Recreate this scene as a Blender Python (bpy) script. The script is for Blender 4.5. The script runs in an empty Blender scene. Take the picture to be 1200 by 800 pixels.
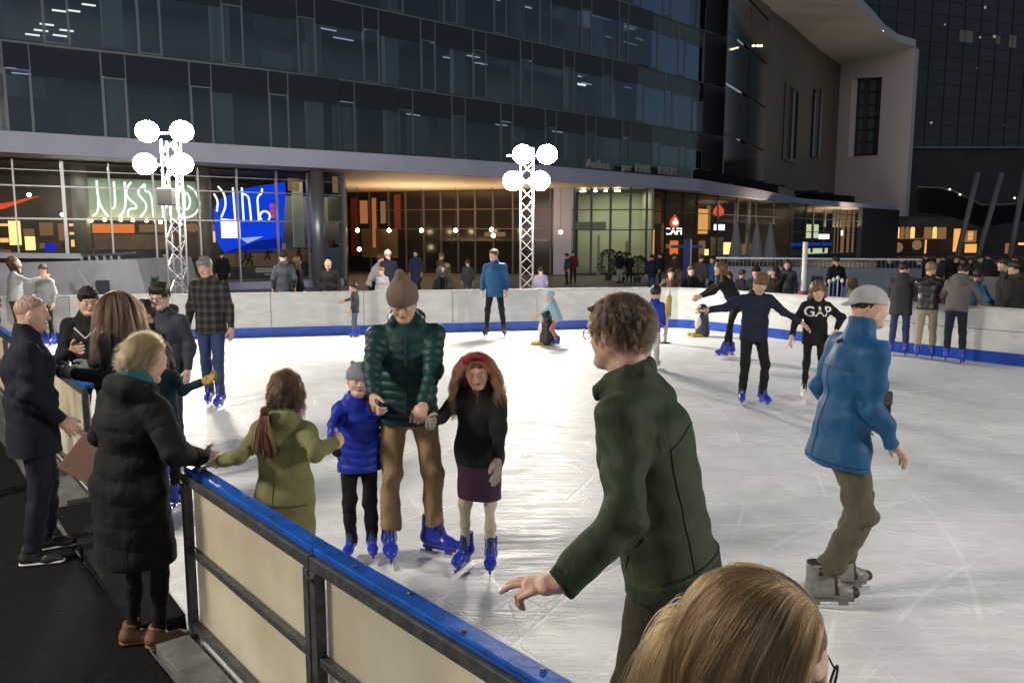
import bpy, math, random
import numpy as np
from mathutils import Vector, Matrix
R = math.radians
SC = bpy.context.scene
COL = SC.collection

# ------------------------------------------------------------------ camera, world, lamps, exposure
CAMH = 2.1
PITCH = R(7.41)
FPX = 930.0
cd = bpy.data.cameras.new('camera'); cam = bpy.data.objects.new('camera', cd); COL.objects.link(cam)
cam.location = (0, 0, CAMH); cam.rotation_euler = (R(90) - PITCH, 0, 0)
cd.sensor_width = 36; cd.lens = 36 * FPX / 1200; cd.clip_start = 0.05; cd.clip_end = 2000
SC.camera = cam
W = bpy.data.worlds.new('World'); SC.world = W; W.use_nodes = True
nt = W.node_tree; bg = nt.nodes['Background']
sky = nt.nodes.new('ShaderNodeTexSky'); sky.sky_type = 'NISHITA'; sky.sun_disc = False
sky.sun_elevation = R(1.5); sky.sun_rotation = R(200); sky.air_density = 1.0; sky.ozone_density = 2.0
tn = nt.nodes.new('ShaderNodeMix'); tn.data_type = 'RGBA'; tn.blend_type = 'MULTIPLY'; tn.inputs[0].default_value = 1; tn.inputs[7].default_value = (.80, .92, 1.10, 1)
hs_ = nt.nodes.new('ShaderNodeHueSaturation'); hs_.inputs['Saturation'].default_value = .5; nt.links.new(sky.outputs[0], hs_.inputs['Color']); nt.links.new(hs_.outputs[0], tn.inputs[6]); nt.links.new(tn.outputs[2], bg.inputs[0]); bg.inputs[1].default_value = SKY_STRENGTH = 0.21
SC.view_settings.view_transform = 'Standard'; SC.view_settings.look = 'None'
SC.view_settings.exposure = 0.0; SC.view_settings.gamma = 1
GLOBE_W = 285.0
SC.cycles.max_bounces = 4; SC.cycles.diffuse_bounces = 2; SC.cycles.glossy_bounces = 2
SC.cycles.transmission_bounces = 4; SC.cycles.transparent_max_bounces = 8
SC.cycles.sample_clamp_indirect = 4; SC.cycles.caustics_reflective = False; SC.cycles.caustics_refractive = False
SC.cycles.use_denoising = True

def at(u, v, z=0.0):
    """the point of the place at height z that is seen at photograph pixel u, v"""
    c, s = math.cos(PITCH), math.sin(PITCH)
    d = Vector(((u - 600) / FPX, c + (400 - v) / FPX * s, -s + (400 - v) / FPX * c))
    k = (z - CAMH) / d.z
    return Vector((d.x * k, d.y * k, z))

def aty(u, v, Y):
    """the point at distance Y (world y) seen at pixel u, v"""
    c, s = math.cos(PITCH), math.sin(PITCH)
    d = Vector(((u - 600) / FPX, c + (400 - v) / FPX * s, -s + (400 - v) / FPX * c))
    k = Y / d.y
    return Vector((d.x * k, Y, CAMH + d.z * k))

# ------------------------------------------------------------------ object helpers
def tag(o, label=None, cat=None, group=None, kind=None):
    if label: o['label'] = label
    if cat: o['category'] = cat
    if group: o['group'] = group
    if kind: o['kind'] = kind
    return o

def empty(name, loc=(0, 0, 0), rz=0.0, label=None, cat=None, group=None):
    o = bpy.data.objects.new(name, None); COL.objects.link(o)
    o.location = loc; o.rotation_euler = (0, 0, rz); o.empty_display_size = 0.1
    return tag(o, label, cat, group)

def mesh_np(name, V, F, mat, parent=None, smooth=True, mi=None):
    """V (n,3), F (m,4) or (m,3) arrays"""
    me = bpy.data.meshes.new(name)
    V = np.asarray(V, dtype=np.float32); F = np.asarray(F, dtype=np.int32)
    n = F.shape[1]
    me.vertices.add(len(V)); me.vertices.foreach_set('co', V.ravel())
    me.loops.add(F.size); me.loops.foreach_set('vertex_index', F.ravel())
    me.polygons.add(len(F)); me.polygons.foreach_set('loop_start', np.arange(0, F.size, n, dtype=np.int32))
    try: me.polygons.foreach_set('loop_total', np.full(len(F), n, dtype=np.int32))
    except Exception: pass
    for m in (mat if isinstance(mat, (list, tuple)) else [mat]): me.materials.append(m)
    if mi is not None: me.polygons.foreach_set('material_index', np.asarray(mi, dtype=np.int32))
    me.polygons.foreach_set('use_smooth', np.full(len(F), smooth, dtype=bool))
    me.update(calc_edges=True); me.validate()
    o = bpy.data.objects.new(name, me); COL.objects.link(o)
    if parent: o.parent = parent
    return o

class MB:
    """collects polygons of one mesh"""
    def __init__(s): s.v = []; s.f = []
    def box(s, c, d, rz=0.0, M=None):
        i = len(s.v); x, y, z = d[0] / 2, d[1] / 2, d[2] / 2
        Rm = Matrix.Rotation(rz, 4, 'Z') if M is None else M
        for sx in (-1, 1):
            for sy in (-1, 1):
                for sz in (-1, 1):
                    p = Rm @ Vector((sx * x, sy * y, sz * z)); s.v.append(tuple(Vector(c) + p))
        for q in ((0, 1, 3, 2), (4, 6, 7, 5), (0, 4, 5, 1), (2, 3, 7, 6), (0, 2, 6, 4), (1, 5, 7, 3)):
            s.f.append(tuple(i + k for k in q))
        return s
    def beam(s, a, b, w, h=None, up=(0, 0, 1)):
        a = Vector(a); b = Vector(b); d = b - a; L = d.length
        if L < 1e-6: return s
        d.normalize(); upv = Vector(up)
        if abs(d.dot(upv)) > 0.98: upv = Vector((1, 0, 0))
        x = d.cross(upv).normalized(); z = x.cross(d)
        M = Matrix((x, d, z)).transposed().to_4x4()
        return s.box((a + b) / 2, (w, L, h or w), M=M)
    def tube(s, pts, r, n=8, closed=False):
        pts = [Vector(p) for p in pts]; m = len(pts); i0 = len(s.v)
        rr = r if isinstance(r, (list, tuple)) else [r] * m
        prev = None
        for k, p in enumerate(pts):
            if closed: t = pts[(k + 1) % m] - pts[k - 1]
            else: t = pts[min(k + 1, m - 1)] - pts[max(k - 1, 0)]
            t.normalize()
            if prev is None:
                a = Vector((0, 0, 1)) if abs(t.z) < 0.9 else Vector((1, 0, 0))
                x = t.cross(a).normalized()
            else:
                x = (prev - t * prev.dot(t)).normalized()
            prev = x; y = t.cross(x)
            for j in range(n):
                an = 2 * math.pi * j / n
                s.v.append(tuple(p + (x * math.cos(an) + y * math.sin(an)) * rr[k]))
        for k in range(m if closed else m - 1):
            k2 = (k + 1) % m
            for j in range(n):
                j2 = (j + 1) % n
                s.f.append((i0 + k * n + j, i0 + k * n + j2, i0 + k2 * n + j2, i0 + k2 * n + j))
        if not closed:
            s.f.append(tuple(i0 + j for j in range(n))[::-1]); s.f.append(tuple(i0 + (m - 1) * n + j for j in range(n)))
        return s
    def quad(s, a, b, c, d):
        i = len(s.v); s.v += [tuple(a), tuple(b), tuple(c), tuple(d)]; s.f.append((i, i + 1, i + 2, i + 3)); return s
    def poly(s, pts):
        i = len(s.v); s.v += [tuple(p) for p in pts]; s.f.append(tuple(range(i, i + len(pts)))); return s
    def lathe(s, prof, c=(0, 0, 0), n=16):
        i0 = len(s.v)
        for (r, z) in prof:
            for j in range(n):
                an = 2 * math.pi * j / n; s.v.append((c[0] + r * math.cos(an), c[1] + r * math.sin(an), c[2] + z))
        for k in range(len(prof) - 1):
            for j in range(n):
                j2 = (j + 1) % n; s.f.append((i0 + k * n + j, i0 + k * n + j2, i0 + (k + 1) * n + j2, i0 + (k + 1) * n + j))
        s.f.append(tuple(i0 + j for j in range(n))[::-1]); s.f.append(tuple(i0 + (len(prof) - 1) * n + j for j in range(n)))
        return s
    def build(s, name, mat, parent=None, smooth=False, bevel=0.0):
        me = bpy.data.meshes.new(name); me.from_pydata(s.v, [], s.f)
        me.materials.append(mat)
        if smooth: me.polygons.foreach_set('use_smooth', [True] * len(me.polygons))
        me.update()
        o = bpy.data.objects.new(name, me); COL.objects.link(o)
        if parent: o.parent = parent
        if bevel:
            b = o.modifiers.new('bevel', 'BEVEL'); b.width = bevel; b.segments = 2; b.limit_method = 'ANGLE'
        return o

# ------------------------------------------------------------------ materials
_M = {}
def mat(name, col=(0.5, 0.5, 0.5), rough=0.6, metal=0.0, spec=0.5, noise=None, bump=None, emit=None, sheen=0.0, coat=0.0):
    """noise = (scale, amount[, stretch]) varies the colour; bump = (scale, strength[, stretch xyz]) """
    if name in _M: return _M[name]
    m = bpy.data.materials.new(name); m.use_nodes = True; n = m.node_tree.nodes; l = m.node_tree.links
    p = n['Principled BSDF']
    p.inputs['Base Color'].default_value = (*col, 1); p.inputs['Roughness'].default_value = rough
    p.inputs['Metallic'].default_value = metal; p.inputs['Specular IOR Level'].default_value = spec
    p.inputs['Sheen Weight'].default_value = sheen; p.inputs['Coat Weight'].default_value = coat
    if sheen: p.inputs['Sheen Tint'].default_value = (*[min(1, c * 3 + .1) for c in col], 1)
    tc = n.new('ShaderNodeTexCoord')
    if noise:
        mp = n.new('ShaderNodeMapping'); l.new(tc.outputs['Object'], mp.inputs[0])
        if len(noise) > 2: mp.inputs['Scale'].default_value = noise[2]
        t = n.new('ShaderNodeTexNoise'); t.inputs['Scale'].default_value = noise[0]; t.inputs['Detail'].default_value = 5
        l.new(mp.outputs[0], t.inputs['Vector'])
        r = n.new('ShaderNodeMapRange'); r.inputs['From Min'].default_value = 0.3; r.inputs['From Max'].default_value = 0.7
        r.inputs['To Min'].default_value = 1 - noise[1]; r.inputs['To Max'].default_value = 1 + noise[1]
        l.new(t.outputs['Fac'], r.inputs['Value'])
        mx = n.new('ShaderNodeVectorMath'); mx.operation = 'SCALE'; mx.inputs[0].default_value = col
        l.new(r.outputs[0], mx.inputs['Scale']); l.new(mx.outputs[0], p.inputs['Base Color'])
    if bump:
        mp = n.new('ShaderNodeMapping'); l.new(tc.outputs['Object'], mp.inputs[0])
        if len(bump) > 2: mp.inputs['Scale'].default_value = bump[2]
        t = n.new('ShaderNodeTexNoise'); t.inputs['Scale'].default_value = bump[0]; t.inputs['Detail'].default_value = 4
        l.new(mp.outputs[0], t.inputs['Vector'])
        b = n.new('ShaderNodeBump'); b.inputs['Strength'].default_value = bump[1]; b.inputs['Distance'].default_value = 0.01
        l.new(t.outputs['Fac'], b.inputs['Height']); l.new(b.outputs[0], p.inputs['Normal'])
    if emit:
        p.inputs['Emission Color'].default_value = (*emit[0], 1); p.inputs['Emission Strength'].default_value = emit[1]
    _M[name] = m
    return m

def cloth(name, col, rough=0.85, sheen=0.12, fold=0.5, scale=7, quilt=0.0, weave=0.25):
    """fabric: large soft folds, fine weave, slight fading"""
    if name in _M: return _M[name]
    m = bpy.data.materials.new(name); m.use_nodes = True; n = m.node_tree.nodes; l = m.node_tree.links
    p = n['Principled BSDF']; p.inputs['Roughness'].default_value = rough
    p.inputs['Sheen Weight'].default_value = sheen; p.inputs['Sheen Roughness'].default_value = 0.5
    p.inputs['Sheen Tint'].default_value = (*[min(1, c * 2 + .05) for c in col], 1)
    p.inputs['Specular IOR Level'].default_value = 0.3
    tc = n.new('ShaderNodeTexCoord')
    t = n.new('ShaderNodeTexNoise'); t.inputs['Scale'].default_value = 14; t.inputs['Detail'].default_value = 6
    l.new(tc.outputs['Object'], t.inputs['Vector'])
    r = n.new('ShaderNodeMapRange'); r.inputs['From Min'].default_value = 0.3; r.inputs['From Max'].default_value = 0.7
    r.inputs['To Min'].default_value = 0.90; r.inputs['To Max'].default_value = 1.09
    l.new(t.outputs['Fac'], r.inputs['Value'])
    mx = n.new('ShaderNodeVectorMath'); mx.operation = 'SCALE'; mx.inputs[0].default_value = col
    l.new(r.outputs[0], mx.inputs['Scale']); l.new(mx.outputs[0], p.inputs['Base Color'])
    f = n.new('ShaderNodeTexNoise'); f.inputs['Scale'].default_value = scale; f.inputs['Detail'].default_value = 3
    f.inputs['Distortion'].default_value = .35
    mp = n.new('ShaderNodeMapping'); mp.inputs['Scale'].default_value = (1.3, 1.3, .62); mp.inputs['Rotation'].default_value = (0.5, 0.45, 0)
    l.new(tc.outputs['Object'], mp.inputs[0]); l.new(mp.outputs[0], f.inputs['Vector'])
    b1 = n.new('ShaderNodeBump'); b1.inputs['Strength'].default_value = fold; b1.inputs['Distance'].default_value = 0.05
    l.new(f.outputs['Fac'], b1.inputs['Height'])
    w = n.new('ShaderNodeTexNoise'); w.inputs['Scale'].default_value = 260; l.new(tc.outputs['Object'], w.inputs['Vector'])
    b2 = n.new('ShaderNodeBump'); b2.inputs['Strength'].default_value = weave; b2.inputs['Distance'].default_value = 0.003
    l.new(w.outputs['Fac'], b2.inputs['Height']); l.new(b1.outputs[0], b2.inputs['Normal'])
    l.new(b2.outputs[0], p.inputs['Normal'])
    _M[name] = m
    return m

def plaid(name, c1, c2, c3, s=9.0):
    m = cloth(name, c1); n = m.node_tree.nodes; l = m.node_tree.links
    p = n['Principled BSDF']; tc = n.new('ShaderNodeTexCoord'); sp = n.new('ShaderNodeSeparateXYZ'); l.new(tc.outputs['Object'], sp.inputs[0])
    outs = []
    for ax, ph in (('X', 0.1), ('Z', 0.4)):
        a = n.new('ShaderNodeMath'); a.operation = 'MULTIPLY_ADD'; a.inputs[1].default_value = s; a.inputs[2].default_value = ph
        l.new(sp.outputs[ax], a.inputs[0])
        fr = n.new('ShaderNodeMath'); fr.operation = 'FRACT'; l.new(a.outputs[0], fr.inputs[0])
        g = n.new('ShaderNodeMath'); g.operation = 'LESS_THAN'; g.inputs[1].default_value = 0.45; l.new(fr.outputs[0], g.inputs[0]); outs.append(g)
    ad = n.new('ShaderNodeMath'); ad.operation = 'ADD'; l.new(outs[0].outputs[0], ad.inputs[0]); l.new(outs[1].outputs[0], ad.inputs[1])
    cr = n.new('ShaderNodeValToRGB'); cr.color_ramp.interpolation = 'CONSTANT'
    cr.color_ramp.elements[0].color = (*c1, 1); cr.color_ramp.elements[1].position = 0.4; cr.color_ramp.elements[1].color = (*c2, 1)
    e = cr.color_ramp.elements.new(0.8); e.color = (*c3, 1)
    dv = n.new('ShaderNodeMath'); dv.operation = 'MULTIPLY'; dv.inputs[1].default_value = 0.49; l.new(ad.outputs[0], dv.inputs[0])
    l.new(dv.outputs[0], cr.inputs[0]); l.new(cr.outputs[0], p.inputs['Base Color'])
    return m

def emission(name, col, strength):
    if name in _M: return _M[name]
    m = bpy.data.materials.new(name); m.use_nodes = True; n = m.node_tree.nodes
    n.clear(); e = n.new('ShaderNodeEmission'); o = n.new('ShaderNodeOutputMaterial'); m.node_tree.links.new(e.outputs[0], o.inputs[0])
    e.inputs[0].default_value = (*col, 1); e.inputs[1].default_value = strength
    _M[name] = m
    return m

def glass(name, tint=(0.6, 0.65, 0.7), refl=0.06, rough=0.02, rcol=(0.9, 0.95, 1.0), fr=.8):
    """thin window glass: transparent with a fresnel reflection"""
    if name in _M: return _M[name]
    m = bpy.data.materials.new(name); m.use_nodes = True; n = m.node_tree.nodes; l = m.node_tree.links
    n.clear(); o = n.new('ShaderNodeOutputMaterial'); t = n.new('ShaderNodeBsdfTransparent'); t.inputs[0].default_value = (*tint, 1)
    g = n.new('ShaderNodeBsdfGlossy'); g.inputs['Color'].default_value = (*rcol, 1); g.inputs['Roughness'].default_value = rough
    lw = n.new('ShaderNodeLayerWeight'); lw.inputs[0].default_value = 0.25
    ma = n.new('ShaderNodeMath'); ma.operation = 'MULTIPLY_ADD'; ma.inputs[1].default_value = fr; ma.inputs[2].default_value = refl; ma.use_clamp = True
    l.new(lw.outputs['Fresnel'], ma.inputs[0])
    mx = n.new('ShaderNodeMixShader'); l.new(ma.outputs[0], mx.inputs[0]); l.new(t.outputs[0], mx.inputs[1]); l.new(g.outputs[0], mx.inputs[2])
    l.new(mx.outputs[0], o.inputs[0])
    _M[name] = m
    return m
# ------------------------------------------------------------------ implicit surfaces -> one continuous mesh
def nrm(v):
    v = np.asarray(v, float); L = np.linalg.norm(v)
    return v / L if L > 1e-9 else v

class Sdf:
    def __init__(s): s.P = []
    def cap(s, a, b, ra, rb=None, k=0.02, u=None, w=1.0, op='+', flat=False, flata=False):
        s.P.append(('c', np.array(a, float), np.array(b, float), ra, ra if rb is None else rb, k, None if u is None else nrm(u), w, op, flat, flata)); return s
    def ell(s, c, r, Rm=None, k=0.02, op='+'):
        r = (r, r, r) if np.isscalar(r) else r
        s.P.append(('e', np.array(c, float), np.array(r, float), None if Rm is None else np.array(Rm, float), k, op)); return s
    def box(s, c, hs, Rm=None, k=0.01, rnd=0.01, op='+'):
        s.P.append(('b', np.array(c, float), np.array(hs, float), None if Rm is None else np.array(Rm, float), k, rnd, op)); return s
    def _bb(s, p):
        if p[0] == 'c':
            m = max(p[3], p[4]) * max(1, p[7]); return np.minimum(p[1], p[2]) - m, np.maximum(p[1], p[2]) + m
        m = np.max(p[2]) if p[3] is not None else p[2]
        if p[0] == 'b' and p[3] is not None: m = np.linalg.norm(p[2])
        return p[1] - m, p[1] + m
    def mesh(s, h):
        pos = [s._bb(p) for p in s.P if (p[8] if p[0] == 'c' else p[-1]) == '+']
        lo = np.min([b[0] for b in pos], axis=0) - 2.5 * h; hi = np.max([b[1] for b in pos], axis=0) + 2.5 * h
        n = np.ceil((hi - lo) / h).astype(int) + 1
        ax = [(lo[i] + h * np.arange(n[i])).astype(np.float32) for i in range(3)]
        F = np.full(n, 0.25, np.float32)
        for p in s.P:
            a, b = s._bb(p); k = p[5] if p[0] == 'c' else p[4]; op = p[8] if p[0] == 'c' else p[-1]
            mg = k + 2.2 * h
            i0 = np.clip(np.floor((a - mg - lo) / h).astype(int), 0, n - 1); i1 = np.clip(np.ceil((b + mg - lo) / h).astype(int) + 1, 1, n)
            if np.any(i1 <= i0): continue
            sl = tuple(slice(i0[i], i1[i]) for i in range(3))
            X = ax[0][sl[0]][:, None, None]; Y = ax[1][sl[1]][None, :, None]; Z = ax[2][sl[2]][None, None, :]
            if p[0] == 'c':
                A, B, ra, rb = p[1], p[2], p[3], p[4]; d = B - A; L2 = max(float(d @ d), 1e-9)
                x = X - A[0]; y = Y - A[1]; z = Z - A[2]
                tt = (x * d[0] + y * d[1] + z * d[2]) / L2; t = np.clip(tt, 0, 1)
                x = x - t * d[0]; y = y - t * d[1]; z = z - t * d[2]
                q = x * x + y * y + z * z
                if p[6] is not None and p[7] != 1.0:
                    uu = p[6]; q = q - (x * uu[0] + y * uu[1] + z * uu[2]) ** 2 * (1 - 1 / p[7] ** 2)
                D = np.sqrt(np.maximum(q, 0)) - (ra + (rb - ra) * t)
                L = math.sqrt(L2)
                if p[9]: D = np.maximum(D, (tt - 1) * L)
                if p[10]: D = np.maximum(D, -tt * L)
            else:
                x = X - p[1][0]; y = Y - p[1][1]; z = Z - p[1][2]
                if p[3] is not None:
                    M = p[3].T; x, y, z = (M[0][0] * x + M[0][1] * y + M[0][2] * z, M[1][0] * x + M[1][1] * y + M[1][2] * z, M[2][0] * x + M[2][1] * y + M[2][2] * z)
                r = p[2]
                if p[0] == 'e':
                    k0 = np.sqrt((x / r[0]) ** 2 + (y / r[1]) ** 2 + (z / r[2]) ** 2)
                    k1 = np.sqrt((x / r[0] ** 2) ** 2 + (y / r[1] ** 2) ** 2 + (z / r[2] ** 2) ** 2) + 1e-6
                    D = k0 * (k0 - 1) / k1
                else:
                    rd = p[5]; qx = np.abs(x) - r[0] + rd; qy = np.abs(y) - r[1] + rd; qz = np.abs(z) - r[2] + rd
                    D = np.sqrt(np.maximum(qx, 0) ** 2 + np.maximum(qy, 0) ** 2 + np.maximum(qz, 0) ** 2) + np.minimum(np.maximum(np.maximum(qx, qy), qz), 0) - rd
            f = F[sl]
            if op == '+':
                hh = np.clip(0.5 + 0.5 * (f - D) / k, 0, 1); F[sl] = f * (1 - hh) + D * hh - k * hh * (1 - hh)
            elif op == '-':
                hh = np.clip(0.5 - 0.5 * (f + D) / k, 0, 1); F[sl] = f * (1 - hh) - D * hh + k * hh * (1 - hh)
        return nets(F, lo, h)

def nets(F, lo, h):
    S = F < 0
    c = np.zeros(tuple(k - 1 for k in F.shape), np.uint8)
    for a in (0, 1):
        for b in (0, 1):
            for d in (0, 1):
                c += S[a:S.shape[0] - 1 + a, b:S.shape[1] - 1 + b, d:S.shape[2] - 1 + d]
    act = (c > 0) & (c < 8)
    I = np.argwhere(act)
    idx = np.full(c.shape, -1, np.int32); idx[tuple(I.T)] = np.arange(len(I))
    acc = np.zeros((len(I), 3)); cnt = np.zeros(len(I))
    for axis in range(3):
        o1, o2 = [k for k in range(3) if k != axis]
        for a in (0, 1):
            for b in (0, 1):
                P0 = I.copy(); P0[:, o1] += a; P0[:, o2] += b; P1 = P0.copy(); P1[:, axis] += 1
                f0 = F[tuple(P0.T)]; f1 = F[tuple(P1.T)]; m = (f0 < 0) != (f1 < 0)
                t = np.where(m, f0 / np.where(m, f0 - f1, 1), 0)
                pt = np.zeros((len(I), 3)); pt[:, o1] = a; pt[:, o2] = b; pt[:, axis] = t
                acc[m] += pt[m]; cnt[m] += 1
    V = (I + acc / cnt[:, None]) * h + lo
    Q = []
    for axis in range(3):
        o1, o2 = (axis + 1) % 3, (axis + 2) % 3
        s0 = [slice(None)] * 3; s1 = [slice(None)] * 3; s0[axis] = slice(0, -1); s1[axis] = slice(1, None)
        A = S[tuple(s0)]; B = S[tuple(s1)]
        E = np.argwhere(A != B)
        ok = (E[:, o1] > 0) & (E[:, o2] > 0) & (E[:, o1] < c.shape[o1]) & (E[:, o2] < c.shape[o2]); E = E[ok]
        def g(a, b):
            P = E.copy(); P[:, o1] -= a; P[:, o2] -= b; return idx[tuple(P.T)]
        q = np.stack([g(1, 1), g(0, 1), g(0, 0), g(1, 0)], 1)
        fl = ~A[tuple(E.T)]
        q[fl] = q[fl][:, ::-1]; Q.append(q)
    Q = np.concatenate(Q); Q = Q[(Q >= 0).all(1)]
    return V, Q

def vnormals(V, Q):
    a = V[Q[:, 2]] - V[Q[:, 0]]; b = V[Q[:, 3]] - V[Q[:, 1]]; n = np.cross(a, b)
    N = np.zeros_like(V)
    for k in range(4): np.add.at(N, Q[:, k], n)
    return N / (np.linalg.norm(N, axis=1, keepdims=True) + 1e-12)

def wob(P, seed, freq, octs=2):
    """smooth noise about -1..1"""
    rs = np.random.RandomState(seed); out = np.zeros(len(P)); amp = 1.0; tot = 0
    for o in range(octs):
        for k in range(5):
            d = rs.normal(size=3); d /= np.linalg.norm(d)
            w = rs.normal(size=3) * freq * 0.7
            out += amp / 2.2 * np.sin((P @ d) * freq * (0.7 + 0.6 * rs.rand()) * 2 * np.pi + rs.rand() * 6.28 + 0.9 * np.sin(P @ w + rs.rand() * 6))
        tot += amp; amp *= 0.5; freq *= 2.1
    return out / tot

def Rz(a): c, s = math.cos(a), math.sin(a); return np.array([[c, -s, 0], [s, c, 0], [0, 0, 1.0]])
def Rx(a): c, s = math.cos(a), math.sin(a); return np.array([[1, 0, 0], [0, c, -s], [0, s, c.real]])
def Ry(a): c, s = math.cos(a), math.sin(a); return np.array([[c, 0, s], [0, 1, 0], [-s, 0, c.real]])

def ik(a, t, l1, l2, hint):
    a = np.array(a, float); t = np.array(t, float); d = t - a; L = np.linalg.norm(d); mx = (l1 + l2) * 0.995
    if L > mx: t = a + d / L * mx; d = t - a; L = mx
    L = max(L, abs(l1 - l2) + 0.02); x = (l1 * l1 - l2 * l2 + L * L) / (2 * L); y = math.sqrt(max(l1 * l1 - x * x, 0))
    dn = d / np.linalg.norm(d); hn = np.array(hint, float); hn = hn - dn * (hn @ dn); hn = nrm(hn)
    return a + dn * x + hn * y, t
# ------------------------------------------------------------------ people
def skin(name, col=(0.56, 0.34, 0.25)):
    m = mat(name, col, rough=0.5, noise=(26, 0.17), bump=(180, 0.16))
    p = m.node_tree.nodes['Principled BSDF']
    p.inputs['Subsurface Weight'].default_value = 0.12; p.inputs['Subsurface Radius'].default_value = (0.012, 0.005, 0.003)
    return m
SKIN = skin('skin'); SKIN2 = skin('skin_tanned', (0.42, 0.24, 0.16)); SKIN3 = skin('skin_pale', (0.62, 0.40, 0.31))
LIP = mat('lips', (0.38, 0.14, 0.12), 0.4); EYEW = mat('eye_white', (0.65, 0.62, 0.58), 0.2); IRIS = mat('iris', (0.03, 0.02, 0.015), 0.15)
BLUEP = mat('blue_skate_plastic', (0.012, 0.035, 0.42), 0.32, noise=(30, 0.2), coat=0.2)
DBLUEP = mat('dark_skate_strap', (0.01, 0.015, 0.09), 0.5)
STEEL = mat('skate_steel', (0.7, 0.72, 0.75), 0.22, metal=1.0)
WHITEP = mat('white_skate_leather', (0.72, 0.72, 0.70), 0.45, noise=(20, 0.1))
GREYP = mat('grey_skate_plastic', (0.20, 0.185, 0.17), 0.4, noise=(30, 0.2))
BLACKR = mat('black_rubber', (0.015, 0.015, 0.016), 0.6)
SOLEW = mat('white_sole', (0.6, 0.6, 0.58), 0.6)
FRAMEM = mat('glasses_frame', (0.012, 0.01, 0.01), 0.2)
LENSM = glass('glasses_lens', (0.95, 0.95, 0.97), 0.02)
_hm = {}
def hairmat(name, c):
    if name in _hm: return _hm[name]
    m = bpy.data.materials.new(name); m.use_nodes = True; n = m.node_tree.nodes; l = m.node_tree.links
    p = n['Principled BSDF']; p.inputs['Roughness'].default_value = 0.48; p.inputs['Specular IOR Level'].default_value = 0.35
    tc = n.new('ShaderNodeTexCoord'); mp = n.new('ShaderNodeMapping'); mp.inputs['Scale'].default_value = (1, 1, 0.22)
    l.new(tc.outputs['Object'], mp.inputs[0])
    t = n.new('ShaderNodeTexNoise'); t.inputs['Scale'].default_value = 70; t.inputs['Detail'].default_value = 5; t.inputs['Distortion'].default_value = 0.6
    l.new(mp.outputs[0], t.inputs['Vector'])
    cr = n.new('ShaderNodeValToRGB'); cr.color_ramp.elements[0].position = 0.3; cr.color_ramp.elements[1].position = 0.72
    cr.color_ramp.elements[0].color = (*[x * 0.45 for x in c], 1); cr.color_ramp.elements[1].color = (*[min(1, x * 1.7) for x in c], 1)
    l.new(t.outputs['Fac'], cr.inputs[0]); l.new(cr.outputs[0], p.inputs['Base Color'])
    b = n.new('ShaderNodeBump'); b.inputs['Strength'].default_value = 0.9; b.inputs['Distance'].default_value = 0.012
    l.new(t.outputs['Fac'], b.inputs['Height']); l.new(b.outputs[0], p.inputs['Normal'])
    _hm[name] = m; return m
def strandmat(name, c, c2=None):
    """strands whose tone varies from strand to strand and towards the tips"""
    if name in _hm: return _hm[name]
    c2 = c2 or tuple(x * 1.8 for x in c)
    m = bpy.data.materials.new(name); m.use_nodes = True; n = m.node_tree.nodes; l = m.node_tree.links
    n.clear(); o = n.new('ShaderNodeOutputMaterial'); p = n.new('ShaderNodeBsdfHairPrincipled'); p.parametrization = 'COLOR'
    p.inputs['Roughness'].default_value = 0.35; p.inputs['Radial Roughness'].default_value = 0.4
    hi = n.new('ShaderNodeHairInfo'); cr = n.new('ShaderNodeValToRGB')
    cr.color_ramp.elements[0].color = (*c, 1); cr.color_ramp.elements[1].color = (*c2, 1)
    l.new(hi.outputs['Random'], cr.inputs[0]); l.new(cr.outputs[0], p.inputs['Color']); l.new(p.outputs[0], o.inputs[0])
    _hm[name] = m; return m

class HF:
    """prims given in a local frame (head, hand, foot)"""
    def __init__(s, S, c, Rm, k): s.S = S; s.c = np.array(c, float); s.R = Rm; s.k = k
    def p(s, q): return s.c + s.R @ (np.array(q, float) * s.k)
    def cap(s, a, b, ra, rb=None, k=0.02, u=None, w=1.0, op='+', flat=False, flata=False):
        s.S.cap(s.p(a), s.p(b), ra * s.k, None if rb is None else rb * s.k, k * s.k, None if u is None else s.R @ np.array(u, float), w, op, flat, flata); return s
    def ell(s, c, r, k=0.02, op='+', Rl=None):
        r = np.array((r, r, r) if np.isscalar(r) else r) * s.k
        s.S.ell(s.p(c), r, s.R if Rl is None else s.R @ Rl, k * s.k, op); return s

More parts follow.
